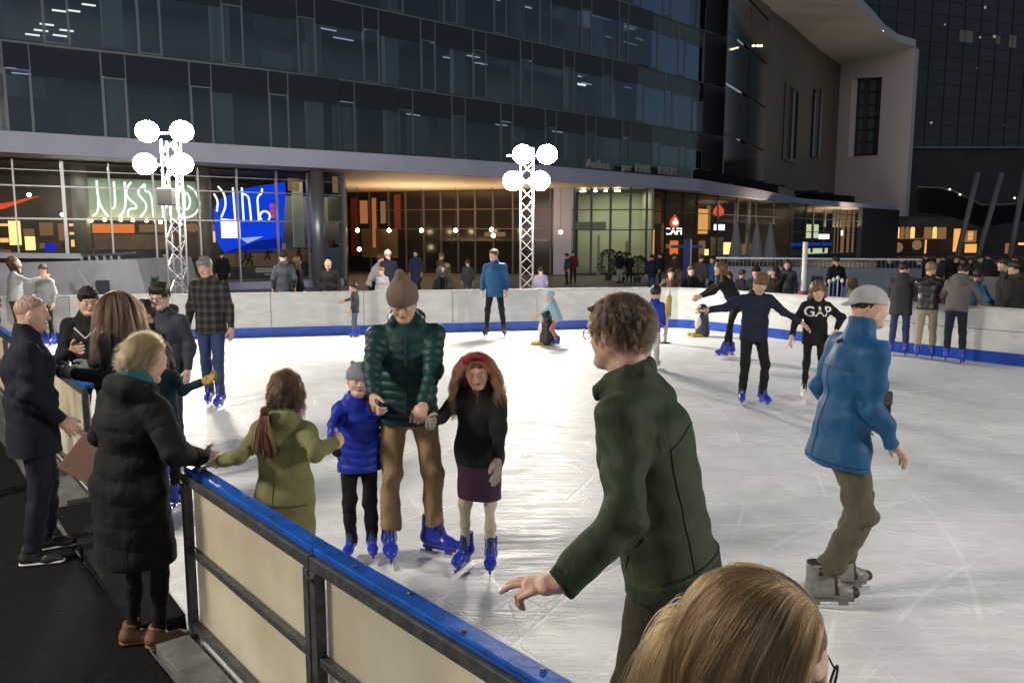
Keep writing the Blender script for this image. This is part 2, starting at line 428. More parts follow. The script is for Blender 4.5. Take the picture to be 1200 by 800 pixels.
def head_prims(h, female=False, child=False):
    j = 0.85 if female else 1.0
    if child: j = 0.8
    h.ell((0, -.014, .030), (.076, .094, .088), k=.01)
    h.cap((0, .022, -.012), (0, .042, -.078), .062 if not child else .066, .036 * (1.12 if child else 1), k=.03, u=(1, 0, 0), w=1.04 + .06 * j)
    for s in (-1, 1):
        h.ell((s * .036, .050, -.030), (.026, .026, .026), k=.025)
        h.cap((s * .058, .0, -.045), (s * .022, .062, -.088), .016 * j, .017 * j, k=.03)
    h.cap((-.034, .071, .026), (.034, .071, .026), .013 * j, k=.02)
    h.ell((0, .075, -.092 if not child else -.086), (.02, .018, .016), k=.02)
    for s in (-1, 1): h.ell((s * .031, .094, .004), (.018, .014, .011), k=.016, op='-')
    h.cap((0, .078, .016), (0, .100 if not child else .093, -.024), .008, .012 * (.85 if (female or child) else 1), k=.012)
    for s in (-1, 1): h.ell((s * .011, .090, -.029), (.008, .009, .007), k=.006)
    h.ell((0, .080, -.050), (.022, .014, .0065), k=.006)
    h.ell((0, .078, -.061), (.019, .013, .0065), k=.006)
    h.ell((0, .094, -.0555), (.020, .006, .0016), k=.003, op='-')
    for s in (-1, 1):
        h.ell((s * .031, .0765, .003), (.0125, .0125, .0118), k=.002)
        h.ell((s * .031, .0785, .0105), (.0150, .0115, .0055), k=.004)
        h.ell((s * .079, -.006, -.006), (.008, .019, .030), k=.006, Rl=Rz(-s * .35))
        h.ell((s * .089, -.002, -.004), (.006, .010, .019), k=.006, op='-')

def hand_prims(h, pose='relax', side=1, glove=0.0):
    """frame: y = fingers, z = back of the hand, x*side... thumb side is +x after mirroring by the frame"""
    g = glove
    curls = {'relax': (18, 22, 15), 'grip': (62, 70, 40), 'spread': (6, 8, 6), 'point': (8, 12, 8), 'flat': (5, 8, 5), 'hold': (40, 45, 25)}[pose]
    h.cap((0, -.02, 0), (0, .02, 0), .021 + g, .024 + g, k=.012, u=(1, 0, 0), w=1.25)
    h.cap((.004, .02, 0), (.002, .078, .001), .018 + g, .0135 + g, k=.015, u=(1, 0, 0), w=2.3)
    h.ell((.024, .03, -.008), (.014, .026, .013), k=.012)
    base = [(.030, .080, .075, 6), (.010, .086, .083, 1), (-.011, .082, .077, -4), (-.030, .072, .060, -10)]
    for i, (x, y, L, sp) in enumerate(base):
        c = np.array(curls, float) * (1 + .12 * i)
        if pose == 'point' and i > 1: c = np.array((38, 45, 25.))
        if pose == 'spread': sp *= 2.6
        a = R(-sp); p = np.array((x, y, 0.)); ang = 0
        p0 = p - np.array((0, .02, 0))
        for jn, (fr, r0, r1) in enumerate(((.46, .0098, .0086), (.30, .0086, .0078), (.24, .0078, .0066))):
            ang += R(c[jn]); d = np.array((-math.sin(a) * math.cos(ang), math.cos(a) * math.cos(ang), -math.sin(ang)))
            q = p + d * L * fr
            h.cap(p0 if jn == 0 else p, q, r0 + g * .9, r1 + g * .9, k=.0045 if jn else .007); p = q
    t0 = np.array((.024, .018, -.006)); ta = {'grip': -.9, 'spread': -.1, 'hold': -.6}.get(pose, -.35)
    d1 = nrm((.78, .62, ta * .5)); t1 = t0 + d1 * .040; d2 = nrm((.35, .9, ta * .8)); t2 = t1 + d2 * .032; d3 = nrm((.12, .95, ta)); t3 = t2 + d3 * .024
    h.cap(t0, t1, .0150 + g, .0112 + g, k=.012); h.cap(t1, t2, .0112 + g, .0098 + g, k=.005); h.cap(t2, t3, .0098 + g, .0078 + g, k=.004)

def hand_frame(d, pn, side):
    f = nrm(d); z = -np.array(pn, float); z = nrm(z - f * (z @ f)); x = np.cross(f, z)   # right handed x,y,z
    # thumb lies on -x for the right hand with palm down; mirror there
    return np.stack([x * (-1 if side > 0 else 1), f, z], 1)

def seg_t(V, a, b):
    d = b - a; L2 = d @ d; t = np.clip(((V - a) @ d) / L2, 0, 1); q = V - a - t[:, None] * d
    return t * math.sqrt(L2), np.linalg.norm(q, axis=1)

def person(loc, yaw, H, label, group=None, sex='m', child=False, lean=0, side=0, drop=0.0, pel=(0, 0), twist=0,
           feet=None, lh=None, rh=None, lhint=None, rhint=None, lpose='relax', rpose='relax', ldir=None, rdir=None, lpn=None, rpn=None,
           head=(0, 0, 0), top=None, legs=None, foot='shoe', footmat=None, hair=None, hat=None, gloves=None, skinm=None, fat=1.0,
           world_targets=False, glasses=False, lod=1.0, scarf=None, seed=None, legwear=True, only_upper=False, bag=None):
    loc = Vector(loc); root = empty('person', loc, R(yaw), label, 'person', group)
    seed = seed if seed is not None else (abs(hash((round(loc.x, 2), round(loc.y, 2)))) % 9999)
    D = max(1.0, (loc - cam.location).length); hv = min(max(.0045, D * .00155), .03) * lod; hh = min(max(.0026, D * .0008), .014) * lod
    SK = skinm or SKIN
    Mi = np.array((Matrix.Translation(loc) @ Matrix.Rotation(R(yaw), 4, 'Z')).inverted())
    def tgt(p):
        if p is None: return None
        if world_targets or isinstance(p, Vector):
            q = Mi @ np.array((p[0], p[1], p[2], 1.0)); return q[:3]
        return np.array(p, float)
    hs = (0.235 if not child else 0.160 + 0.038 * H) / 0.235
    ls = 0.066 if foot == 'skate' else 0.0
    sb = (H - .235 * hs) / 1.515
    fem = sex == 'f'; wd = (0.9 if fem else 1.0) * (1.0 if not child else 0.95)
    # legs
    if feet is None: feet = [(-.10, 0, 0, 8), (.10, 0, 0, -8)]
    up = nrm((math.sin(R(side)), math.sin(R(lean)), math.cos(R(lean)) * math.cos(R(side))))
    pz = .93 * sb + ls - drop
    P = np.array((pel[0], pel[1], pz)); twr = Rz(R(twist)) @ np.array((1, 0, 0)); hipr = Rz(R(twist * .4)) @ np.array((1, 0, 0))
    rt = nrm(twr - up * (twr @ up)); fw = np.cross(up, rt)
    hips = [P - hipr * .088 * sb * (1.04 if fem else 1), P + hipr * .088 * sb * (1.04 if fem else 1)]
    ank = []; knees = []
    for i, f in enumerate(feet):
        a = np.array((f[0] * sb, f[1] * sb, (f[2] if len(f) > 2 else 0) + .085 * sb + ls))
        fy = R(f[3] if len(f) > 3 else 0)
        kn, a = ik(hips[i], a, .43 * sb, .415 * sb, Rz(fy) @ np.array((0, 1, 0)) + np.array((0, 0.25, 0)))
        ank.append(a); knees.append(kn)
    # spine
    WA = P + up * .14 * sb; CH = P + up * .36 * sb; NB = P + up * .545 * sb + fw * (.005 * sb)
    SHz = P + up * .475 * sb; shw = .178 * sb * wd
    sh = [SHz - rt * shw, SHz + rt * shw]
    arms = []
    for i, (t, hint, sgn) in enumerate(((lh, lhint, -1), (rh, rhint, 1))):
        t = tgt(t)
        if t is None: t = sh[i] + np.array((0, 0, -.50 * sb)) + rt * sgn * .07 * sb + fw * .05 * sb
        hn = hint if hint is not None else (rt * sgn * .5 - fw * .8 + np.array((0, 0, -.6)))
        el, wr = ik(sh[i], t, .275 * sb, .25 * sb, hn); arms.append((sh[i], el, wr))
    # head
    hy, hp, hr = head
    Rh = Rz(R(twist)) @ Rz(R(hy)) @ Rx(-R(hp)) @ Ry(R(hr))
    Rn = Rz(R(twist)) @ Rz(R(hy * .5)) @ Rx(-R(lean * .5 + hp * .45)) @ Ry(R(hr * .5))
    neck_top = NB + Rn @ np.array((0, .012, .075)) * sb * .8
    HC = neck_top + Rh @ (np.array((0, .020, .092)) * hs)
    # ---- skin
    faces_v = []; faces_f = []; mats = [SK, LIP, EYEW, IRIS]; mi_all = []; off = 0
    def add(V, Q, mi=None):
        nonlocal off
        faces_v.append(V); faces_f.append(Q + off); mi_all.append(np.zeros(len(Q), int) if mi is None else mi); off += len(V)
    S = Sdf(); h = HF(S, HC, Rh, hs); head_prims(h, fem, child)
    nr = (.052 if fem or child else .060) * hs
    S.cap(HC + Rh @ (np.array((0, -.022, -.035)) * hs), NB - up * .03 * sb, nr, nr * 1.08, k=.03 * hs)
    V, Q = S.mesh(hh)
    L = (V - HC) @ Rh / hs; C = L[Q].mean(1); mi = np.zeros(len(Q), int)
    if D < 14:
        for s in (-1, 1):
            q = C - np.array((s * .031, .0765, .003)); de = np.linalg.norm(q, axis=1)
            op = (de < .0134) & (C[:, 1] > .080) & (C[:, 2] < .0085) & (C[:, 2] > -.0045)
            mi[op] = 2; mi[op & (np.hypot(q[:, 0], q[:, 2] - .0005) < .0058)] = 3
        mi[(((C[:, 0] / .023) ** 2 + ((C[:, 2] + .0555) / .0095) ** 2) < 1) & (C[:, 1] > .074)] = 1
    hm = None
    if hair and hair.get('mat'):
        mats.append(hair['mat']); bz = .0285 + .10 * np.abs(C[:, 0]) * 0
        if D < 14: mi[(np.abs(np.abs(C[:, 0]) - .031) < .017) & (np.abs(C[:, 2] - (.027 - 6 * (np.abs(C[:, 0]) - .030) ** 2)) < .0034) & (C[:, 1] > .05)] = 4
    add(V, Q, mi)
    glove_parts = []
    for i, (s0, el, wr) in enumerate(arms):
        sgn = (-1, 1)[i]; pose = (lpose, rpose)[i]; d = (ldir, rdir)[i]; pn = (lpn, rpn)[i]
        fd = nrm(wr - el) if d is None else nrm(d)
        pn = (-rt * sgn * 1.0 - fw * .3) if pn is None else np.array(pn, float)
        if abs(nrm(pn) @ fd) > .95: pn = pn + np.array((0.3, 0.2, -.3))
        fr = hand_frame(fd, pn, sgn); S = Sdf(); hf = HF(S, wr + fd * .012 * hs, fr, hs * (.97 if fem else 1.03))
        hand_prims(hf, pose, sgn, .004 if gloves else 0.0)
        S.cap(wr - nrm(wr - el) * .09 * sb, wr, .024 * sb * (.85 if fem else 1), .021 * sb, k=.015)
        V, Q = S.mesh(min(hh * 1.0, .008))
        if gloves: glove_parts.append((V, Q))
        else: add(V, Q)
        arms[i] = (s0, el, wr, fd, fr)
    S = Sdf()   # body under the clothes
    S.cap(P, CH, .085 * sb, .09 * sb, k=.03, u=rt, w=1.3); S.cap(CH, NB, .08 * sb, .045 * sb, k=.03, u=rt, w=1.3)
    for i in (0, 1):
        S.cap(hips[i], knees[i], .055 * sb, .04 * sb, k=.02); S.cap(knees[i], ank[i], .04 * sb, .03 * sb, k=.02)
        S.cap(SHz, arms[i][0], .04 * sb, k=.02); S.cap(arms[i][0], arms[i][1], .036 * sb, .03 * sb, k=.02); S.cap(arms[i][1], arms[i][2], .03 * sb, .02 * sb, k=.02)
    V, Q = S.mesh(max(.018, hv * 1.2)); add(V, Q)
    mesh_np('body', np.concatenate(faces_v), np.concatenate(faces_f), mats, root, mi=np.concatenate(mi_all))
    for V, Q in glove_parts: mesh_np('glove', V, Q, gloves, root)
    # ---- trousers
    lg = dict(thick=1.0, cuff=.0, mat=None, flare=1.0); lg.update(legs or {})
    if not only_upper:
        S = Sdf(); tk = lg['thick'] * sb
        S.cap(P - up * .03 * sb, P + up * .10 * sb, .108 * sb * fat, .096 * sb * fat, k=.04, u=hipr, w=1.32 * (1.03 if fem else 1))
        for i in (0, 1):
            kd = nrm(ank[i] - knees[i]); e = ank[i] + kd * (lg['cuff'] * sb)
            S.cap(hips[i], knees[i], .086 * min(tk, 1.04 * sb) * (1.03 if fem else 1), .060 * tk, k=.035)
            S.cap(knees[i], knees[i] * .55 + ank[i] * .45, .060 * tk, .055 * tk, k=.03)
            S.cap(knees[i] * .55 + ank[i] * .45, e, .055 * tk, .047 * tk * lg['flare'], k=.02, flat=True)
        V, Q = S.mesh(hv); N = vnormals(V, Q)
        amp = np.full(len(V), .0026 * lg['thick'])
        a = np.zeros(len(V))
        for i in (0, 1):
            for (pt, rad) in ((knees[i], .13), (ank[i], .16), (hips[i], .12)):
                g = np.exp(-(np.linalg.norm(V - pt, axis=1) / (rad * sb)) ** 2)
                amp += g * .0065 * lg['thick'] * (0.1 if pt is hips[i] else 1)
        st = V * np.array((1.2, 1.2, 1.25)) + np.array((0, 0, 1)) * V[:, :1] * .8; V = V + N * (amp * (wob(st, seed, 4.5) - .2) * min(2.2, lg.get('wrinkle', 1.0)))[:, None]
        mesh_np(lg.get('name', 'trousers'), V, Q, lg['mat'], root)
    # ---- footwear
    for i in (0, 1):
        if only_upper: break
        f = feet[i]; fy = R(f[3] if len(f) > 3 else 0); fp = R(f[4] if len(f) > 4 else 0)
        g = ank[i] - np.array((0, 0, .085 * sb)); Rf = Rz(fy) @ Rx(-fp); S = Sdf(); k = sb * (1.0 if not child else 1.08)
        hf = HF(S, ank[i] - Rf @ np.array((0, 0, .085 * sb)), Rf, k); fh = max(.0045, hv * .8)
        if foot == 'skate':
            fm = footmat or BLUEP
            hf.cap((0, -.045, .055), (0, .10, .040), .044, .036, k=.03, u=(1, 0, 0), w=1.05); hf.cap((0, .10, .040), (0, .165, .032), .037, .030, k=.03, u=(1, 0, 0), w=1.2)
            hf.cap((0, -.035, .07), (0, -.025, .205), .047, .050, k=.03, flat=True)
            hf.ell((0, .04, .10), (.032, .05, .04), k=.03)
            hf.cap((0, .05, .13), (0, .02, .205), .026, .03, k=.02)
            S.cap(hf.p((0, -.08, -.02)), hf.p((0, .2, -.02)), .02 * k, k=.002, u=Rf @ np.array((1, 0, 0)), w=3, op='-')
            V, Q = S.mesh(fh)
            Lc = (V[Q].mean(1) - hf.c) @ Rf / k
            bi = np.zeros(len(Q), int)
            bi[((np.abs(Lc[:, 2] - .155 - .15 * Lc[:, 1]) < .012) | (np.abs(Lc[:, 2] - .185) < .008)) & (Lc[:, 1] > -.02)] = 1
            bi[(Lc[:, 2] > .202)] = 1; bi[(np.abs(Lc[:, 1] - .07) < .010) & (Lc[:, 2] > .03)] = 1
            if footmat is GREYP: bi[(Lc[:, 1] > .155)] = 1
            b = mesh_np('skate', V, Q, [fm, DBLUEP if fm is BLUEP else BLACKR], root, mi=bi)
            mb = MB(); M = Matrix(Rf.tolist()).to_4x4()
            mb.box(hf.p((0, .045, -.008)), (.020 * k, .24 * k, .020 * k), M=M)
            for yy in (-.035, .11): mb.box(hf.p((0, yy, -.022)), (.014 * k, .05 * k, .036 * k), M=M)
            hold = mb.build('blade_holder', fm if fm is not WHITEP else WHITEP, b, bevel=.002)
            MB().box(hf.p((0, .045, -.045)), (.004, .29 * k, .024), M=M).build('blade', STEEL, b)
        else:
            fm = footmat or BLACKR
            hf.cap((0, -.045, .038), (0, .09, .030), .038, .034, k=.03, u=(1, 0, 0), w=1.05); hf.cap((0, .09, .030), (0, .155, .024), .034, .024, k=.03, u=(1, 0, 0), w=1.3)
            hf.cap((0, -.03, .05), (0, -.015, .115), .042, .045, k=.03, flat=True)
            S.cap(hf.p((0, -.1, -.028)), hf.p((0, .22, -.028)), .028 * k, k=.002, u=Rf @ np.array((1, 0, 0)), w=3, op='-')
            V, Q = S.mesh(fh); b = mesh_np('shoe', V, Q, fm, root)
            if D < 12:
                S = Sdf(); hf.S = S; hf.cap((0, -.045, .010), (0, .155, .010), .040, .034, k=.01, u=(1, 0, 0), w=1.12)
                S.box(hf.p((0, .05, .06)), np.array((.1, .25, .045)) * k, Rf, k=.002, op='-'); S.box(hf.p((0, .05, -.045)), np.array((.1, .25, .045)) * k, Rf, k=.002, op='-')
                V, Q = S.mesh(fh * .8); mesh_np('sole', V, Q, SOLEW if (footmat is None) else fm, b)
    # ---- top
    tp = dict(kind='jacket', mat=None, hem=.09, collar=.07, hood=False, flare=1.0, thick=1.0, quilt=0, sleeve=.0, sl=1.0, mat2=None, split=None); tp.update(top or {})
    S = Sdf(); tk = tp['thick'] * fat; ex = .012 * sb
    long = tp['hem'] > .25
    fl = tp['flare']
    if long:
        HB = P - np.array((0, 0, tp['hem'] * sb)) + (np.array((ank[0][0] + ank[1][0], ank[0][1] + ank[1][1], 0)) / 2 - np.array((P[0], P[1], 0))) * .5 * min(1, tp['hem'] / .8)
        S.cap(P, HB, .130 * sb * tk + ex, .150 * sb * fl + ex, k=.03, u=hipr, w=1.28, flat=True)
        S.cap(WA, P, .108 * sb * tk + ex, .128 * sb * tk + ex, k=.04, u=rt, w=1.36)
    else:
        HB = P - up * tp['hem'] * sb
        S.cap(WA, HB, .112 * sb * tk + ex, .128 * sb * fl * tk + ex, k=.03, u=rt, w=1.38, flat=True)
    S.cap(WA, CH, .108 * sb * tk + ex, .118 * sb * tk + ex, k=.05, u=rt, w=1.38 if not fem else 1.3)
    S.cap(CH, SHz, .115 * sb * tk + ex, .078 * sb * tk, k=.05, u=rt, w=1.36)
    S.cap(SHz + up * .0 * sb, NB + up * .005 * sb, .075 * sb, .062 * sb, k=.05, u=rt, w=1.3)
    sr = tp['sl']
    for i in (0, 1):
        s0, el, wr, fd, fr = arms[i]
        S.cap(SHz + (s0 - SHz) * .4, s0 - up * .012 * sb, .062 * sb, (.052 + .008 * sr) * sb, k=.05)
        S.cap(s0 - up * .012 * sb, el, (.050 + .012 * sr) * sb, (.040 + .012 * sr) * sb, k=.035)
        cd_ = nrm(wr - el); ce = wr - cd_ * (.0 - tp['sleeve']) * sb
        S.cap(el, ce, (.040 + .012 * sr) * sb, (.029 + .010 * sr) * sb, k=.03, flat=True)
    if tp['collar'] > 0:
        c0 = NB - up * .02 * sb; c1 = NB + (neck_top - NB) * .2 + up * tp['collar'] * sb
        if tp.get('fold_collar'):
            c1 = c0 + (neck_top - NB) * .35 + up * tp['collar'] * sb * .7
            S.cap(c0, c1, .078 * hs, .074 * hs, k=.03, flat=True); S.cap(c0 + up * .02, c1 + up * .05, .058 * hs, .066 * hs, k=.008, op='-')
            for sg in (-1, 1):
                a_ = c1 + rt * sg * .066 * hs - fw * .02; b_ = c1 + rt * sg * .062 * hs + fw * .10 * hs - up * .045; S.cap(a_, b_, .016, .014, k=.02, u=up, w=2.0)
            S.cap(c1 - rt * .05 * hs - fw * .062 * hs, c1 + rt * .05 * hs - fw * .062 * hs, .018, k=.02, u=up, w=1.6)
        else:
            S.cap(c0, c1, .080 * hs, .073 * hs, k=.03, flat=True); S.cap(c0 + up * .03, c1 + up * .05, .058 * hs, .062 * hs, k=.008, op='-')
    if tp['hood']:
        hb = NB - fw * .085 * sb + up * .015 * sb
        S.cap(hb - rt * .06 * sb, hb + rt * .06 * sb, .052 * sb, k=.03, u=fw, w=1.15)
        S.cap(hb, hb - up * .12 * sb - fw * .025 * sb, .06 * sb, .03 * sb, k=.04, u=rt, w=1.5)
        for sg in (-1, 1): S.cap(hb + rt * sg * .07 * sb, NB + rt * sg * .075 * sb + fw * .05 * sb + up * .005, .042 * sb, .03 * sb, k=.03)
    V, Q = S.mesh(hv); N = vnormals(V, Q)
    segs = [(HB, SHz, .13)] + [(arms[i][0], arms[i][1], .055) for i in (0, 1)] + [(arms[i][1], arms[i][2], .045) for i in (0, 1)]
    ts = []; ds = []
    for a, b, r in segs:
        t, d = seg_t(V, a, b); ts.append(t); ds.append(d - r * sb)
    ds = np.array(ds); ts = np.array(ts); w = ds.argmin(0); t = ts[w, np.arange(len(V))]
    if tp['quilt']:
        pitch = tp['quilt']; q = np.abs(np.sin(np.pi * (t + .008 * wob(V, seed, 3, 1)) / pitch)) ** .55
        V = V + N * ((q - .75) * .014 * tp.get('qa', 1.0) * min(1, pitch / .07))[:, None]
    amp = np.full(len(V), .004)
    for i in (0, 1):
        for (pt, rad, am) in ((arms[i][1], .12, .010), (arms[i][0], .13, .006), (arms[i][2], .08, .006)):
            amp += am * np.exp(-(np.linalg.norm(V - pt, axis=1) / (rad * sb)) ** 2)
    amp += .006 * np.exp(-(np.linalg.norm((V - WA) * np.array((.6, .6, 1)), axis=1) / (.16 * sb)) ** 2)
    amp *= tp.get('fold', 1.0) * (.6 if tp['quilt'] else 1.0)
    nz = wob(V * np.array((1, 1, 1.6)), seed + 5, 3.6)
    V = V + N * (amp * (nz - .1))[:, None]
    mi = None; mm = tp['mat']
    if tp['mat2']:
        C = V[Q].mean(1); mi = (C[:, 2] < tp['split'] * sb).astype(int); mm = [tp['mat'], tp['mat2']]
    if tp.get('rib'):
        C = V[Q].mean(1); mi = np.zeros(len(Q), int); mi[(((C - HB) @ up) < .045 * sb) & (ts[0][Q[:, 0]] < .05)] = 1
        for i in (0, 1):
            mi[(np.linalg.norm(C - arms[i][2], axis=1) < .050 * sb)] = 1
        mm = [tp['mat'], tp['rib']]
    jk = mesh_np(tp.get('name', tp['kind']), V, Q, mm, root, mi=mi)
    info = dict(root=root, HC=HC, Rh=Rh, hs=hs, sb=sb, NB=NB, up=up, rt=rt, fw=fw, P=P, arms=arms, SHz=SHz, WA=WA, CH=CH, hv=hv, hh=hh, D=D, jacket=jk, HB=HB, ank=ank, knees=knees)
    if tp.get('zip'):
        mb = MB(); zz = [HB + (SHz - HB) * f for f in np.linspace(.02, 1.0, 12)]
        pts = []
        for z_ in zz:
            d = (V - z_) - ((V - z_) @ up)[:, None] * up; m = (np.abs((V - z_) @ up) < .02) & (np.abs(d @ rt) < .02) & (d @ fw > 0)
            if m.any(): pts.append(z_ + fw * ((d @ fw)[m].max() + .001))
        if len(pts) > 2: mb.tube(pts, .006, 6).build('zip', tp['zip'], jk)
    if scarf:
        S = Sdf(); S.cap(NB - up * .01, NB + up * .06 * sb, .085 * hs, .082 * hs, k=.03); S.cap(NB - up * .03, NB + up * .09 * sb, .05 * hs, k=.01, op='-')
        V, Q = S.mesh(hv); N = vnormals(V, Q); V = V + N * (.008 * wob(V, seed, 7))[:, None]; mesh_np('scarf', V, Q, scarf, root)
    if hair: do_hair(info, dict(hair, hat=bool(hat and hat['kind'] in ('beanie', 'cap', 'capback', 'hoodup'))), seed)
    if hat: do_hat(info, hat, seed)
    if glasses: do_glasses(info)
    return info

def do_hair(I, hair, seed):
    S = Sdf(); h = HF(S, I['HC'], I['Rh'], I['hs']); kind = hair['kind']; b = hair.get('vol', 1.0); z0 = hair.get('line', 0.0)
    if kind == 'buzz':
        h.ell((0, -.0155, .0305), (.0770, .0950, .0889), k=.01); h.ell((0, .105, -.010), (.09, .095, .085), k=.004, op='-'); h.ell((0, .0, -.115), (.12, .16, .085), k=.008, op='-')
        V, Q = S.mesh(I['hh']); mesh_np('hair', V, Q, hair['mat'], I['root']); return
    if hair.get('hat') or hair.get('under'): b = -.35
    h.ell((0, -.016, .036 + .004 * b), (.080 + .006 * b, .099 + .007 * b, .091 + .009 * b), k=.01)
    if kind in ('short', 'crop'):
        if not hair.get('hat') and not hair.get('under'): h.ell((0, .068, .085), (.06, .03, .024 * b), k=.03)
        h.ell((0, .118, -.035 + z0), (.078, .075, .088), k=.012, op='-')
        for s in (-1, 1): h.ell((s * .09, .02, -.055), (.035, .045, .055), k=.01, op='-')
        h.ell((0, -.03, -.145), (.12, .12, .085), k=.012, op='-')
    elif kind in ('long', 'pony', 'bun', 'bob'):
        h.ell((0, .128, -.030 + z0), (.066, .075, .088), k=.014, op='-')
        if kind != 'long' and kind != 'bob': h.ell((0, -.0, -.16), (.12, .14, .085), k=.02, op='-')
        else:
            L = hair.get('len', .34); w = hair.get('w', 1.0) * (.82 if hair.get('under') else 1)
            h.cap((0, -.055, .02), (0, -.085, -L), .068 * w, .055 * w, k=.05, u=(1, 0, 0), w=1.35)
            for s in (-1, 1):
                uy = -.035 if hair.get('under') else 0
                h.cap((s * .062, -.01 + uy, .03), (s * (.082 if not uy else .070), .012 + uy, -.06), .026 if not uy else .018, .026 if not uy else .018, k=.03)
                h.cap((s * .082, .012 + uy, -.06), (s * (.080 + .02 * w), .005 + uy, -L * .8), .028 * w, .022 * w, k=.03)
        if kind == 'pony':
            h.ell((0, -.115, .0), (.03, .03, .03), k=.01)
            h.cap((0, -.13, .0), (.01, -.15, -.10), .03, .038, k=.02); h.cap((.01, -.15, -.10), (0, -.135, -.24), .038, .018, k=.02)
        if kind == 'bun': h.ell((0, -.108, -.025), (.042, .03, .038), k=.012)
    V, Q = S.mesh(I['hh'] * 1.1); N = vnormals(V, Q)
    Lc = (V - I['HC']) @ I['Rh'] / I['hs']
    V = V + N * ((.0055 if kind in ('short', 'crop') else .004) * abs(b) * wob(Lc * np.array((1.6, 1.6, .45)), seed + 3, 17))[:, None]
    mesh_np('hair', V, Q, hair['mat'], I['root'])

def do_hat(I, hat, seed):
    S = Sdf(); h = HF(S, I['HC'], I['Rh'], I['hs']); k = hat['kind']; m = hat['mat']
    if k == 'beanie':
        t = hat.get('tall', .06)
        h.ell((0, -.016, .040), (.092, .112, .092), k=.01); h.cap((0, -.02, .06), (0, -.03, .10 + t), .078, .030, k=.05)
        h.cap((0, -.012, .006), (0, -.016, .045), .094, .092, k=.015, u=(0, 1, 0), w=1.16, flata=True)
        S.box(h.p((0, 0, -.10)), np.array((.2, .2, .104)) * I['hs'], I['Rh'] @ Rx(.10), k=.006, op='-')
        V, Q = S.mesh(I['hh']); N = vnormals(V, Q); Lc = (V - I['HC']) @ I['Rh'] / I['hs']
        an = np.arctan2(Lc[:, 1] + .016, Lc[:, 0]); V = V + N * (.0022 * np.sin(an * hat.get('ribs', 42)))[:, None]
        o = mesh_np('hat', V, Q, m, I['root'])
        if hat.get('ears'):
            for s in (-1, 1):
                S = Sdf(); h.S = S; h.cap((s * .045, -.02, .105), (s * .066, -.022, .128), .03, .016, k=.01); V, Q = S.mesh(I['hh']); mesh_np('hat_ear', V, Q, m, o)
    elif k in ('cap', 'capback'):
        h.ell((0, -.012, .040), (.088, .106, .086), k=.01); S.box(h.p((0, 0, -.10)), np.array((.2, .2, .125)) * I['hs'], I['Rh'], k=.004, op='-')
        sg = 1 if k == 'cap' else -1
        h.cap((-.0, sg * .085, .030), (0, sg * .150, .012 if sg > 0 else .0), .009, .006, k=.008, u=(1, 0, 0), w=7)
        if sg < 0: h.ell((0, .11, .03), (.03, .03, .018), k=.004, op='-')
        V, Q = S.mesh(I['hh']); mesh_np('cap', V, Q, m, I['root'])
    elif k == 'hoodup':
        h.ell((0, -.022, .025), (.104, .128, .122), k=.01); h.cap((0, -.05, .0), (0, -.06, -.14), .095, .10, k=.05)
        h.ell((0, .135, .0), (.075, .09, .098), k=.02, op='-')
        V, Q = S.mesh(I['hh'] * 1.3); N = vnormals(V, Q); V = V + N * (.004 * wob(V, seed, 7))[:, None]; o = mesh_np('hood', V, Q, m, I['root'])
        if hat.get('fur'):
            pts = [h.p((math.sin(a) * .080, .068, .0 + math.cos(a) * .100)) for a in np.linspace(-2.4, 2.4, 20)]
            MB().tube(pts, .02 * I['hs'], 8).build('fur_trim', hat['fur'], o, smooth=True)
    elif k == 'band':
        pts = [h.p((math.cos(a) * .086, math.sin(a) * .108 - .012, .062 + .02 * math.sin(a))) for a in np.linspace(0, 6.283, 28)[:-1]]
        MB().tube(pts, .010 * I['hs'], 6, closed=True).build('headband', m, I['root'], smooth=True)
    elif k == 'alice':
        pts = [h.p((math.cos(a) * .090, .030 + .012 * math.sin(a), math.sin(a) * .104 + .030)) for a in np.linspace(-.1, 3.24, 24)]
        o = MB().tube(pts, .014 * I['hs'], 8).build('headband', m, I['root'], smooth=True)
        S = Sdf(); h.S = S; h.ell((.055, .045, .105), (.03, .014, .022), k=.01); V, Q = S.mesh(I['hh']); mesh_np('bow', V, Q, m, o)
    elif k == 'headphones':
        pts = [h.p((math.cos(a) * .094, -.01, math.sin(a) * .112 + .030)) for a in np.linspace(-.1, 3.24, 24)]
        MB().tube(pts, .006, 8).build('headband', m, I['root'], smooth=True)

def seam(I, path, m, r=.0022, name='seam'):
    """a stitched line laid on the jacket: path = (angle from the front in degrees, height 0..1 from hem to shoulder)"""
    from mathutils.bvhtree import BVHTree
    me = I['jacket'].data
    if 'bvh' not in I: I['bvh'] = BVHTree.FromPolygons([v.co.copy() for v in me.vertices], [tuple(p.vertices) for p in me.polygons])
    pts = []
    for a, t in path:
        ax = I['HB'] + (I['SHz'] - I['HB']) * t; d = I['fw'] * math.cos(R(a)) + I['rt'] * math.sin(R(a))
        hit = I['bvh'].ray_cast(Vector(ax + d * .6), Vector(-d))
        if hit[0] and (hit[0] - Vector(ax)).length < .25 * I['sb'] and (not pts or (hit[0] - pts[-1]).length < .09): pts.append(hit[0] + Vector(d) * .0012)
    if len(pts) > 2: MB().tube(pts, r, 5).build(name, m, I['jacket'], smooth=True)

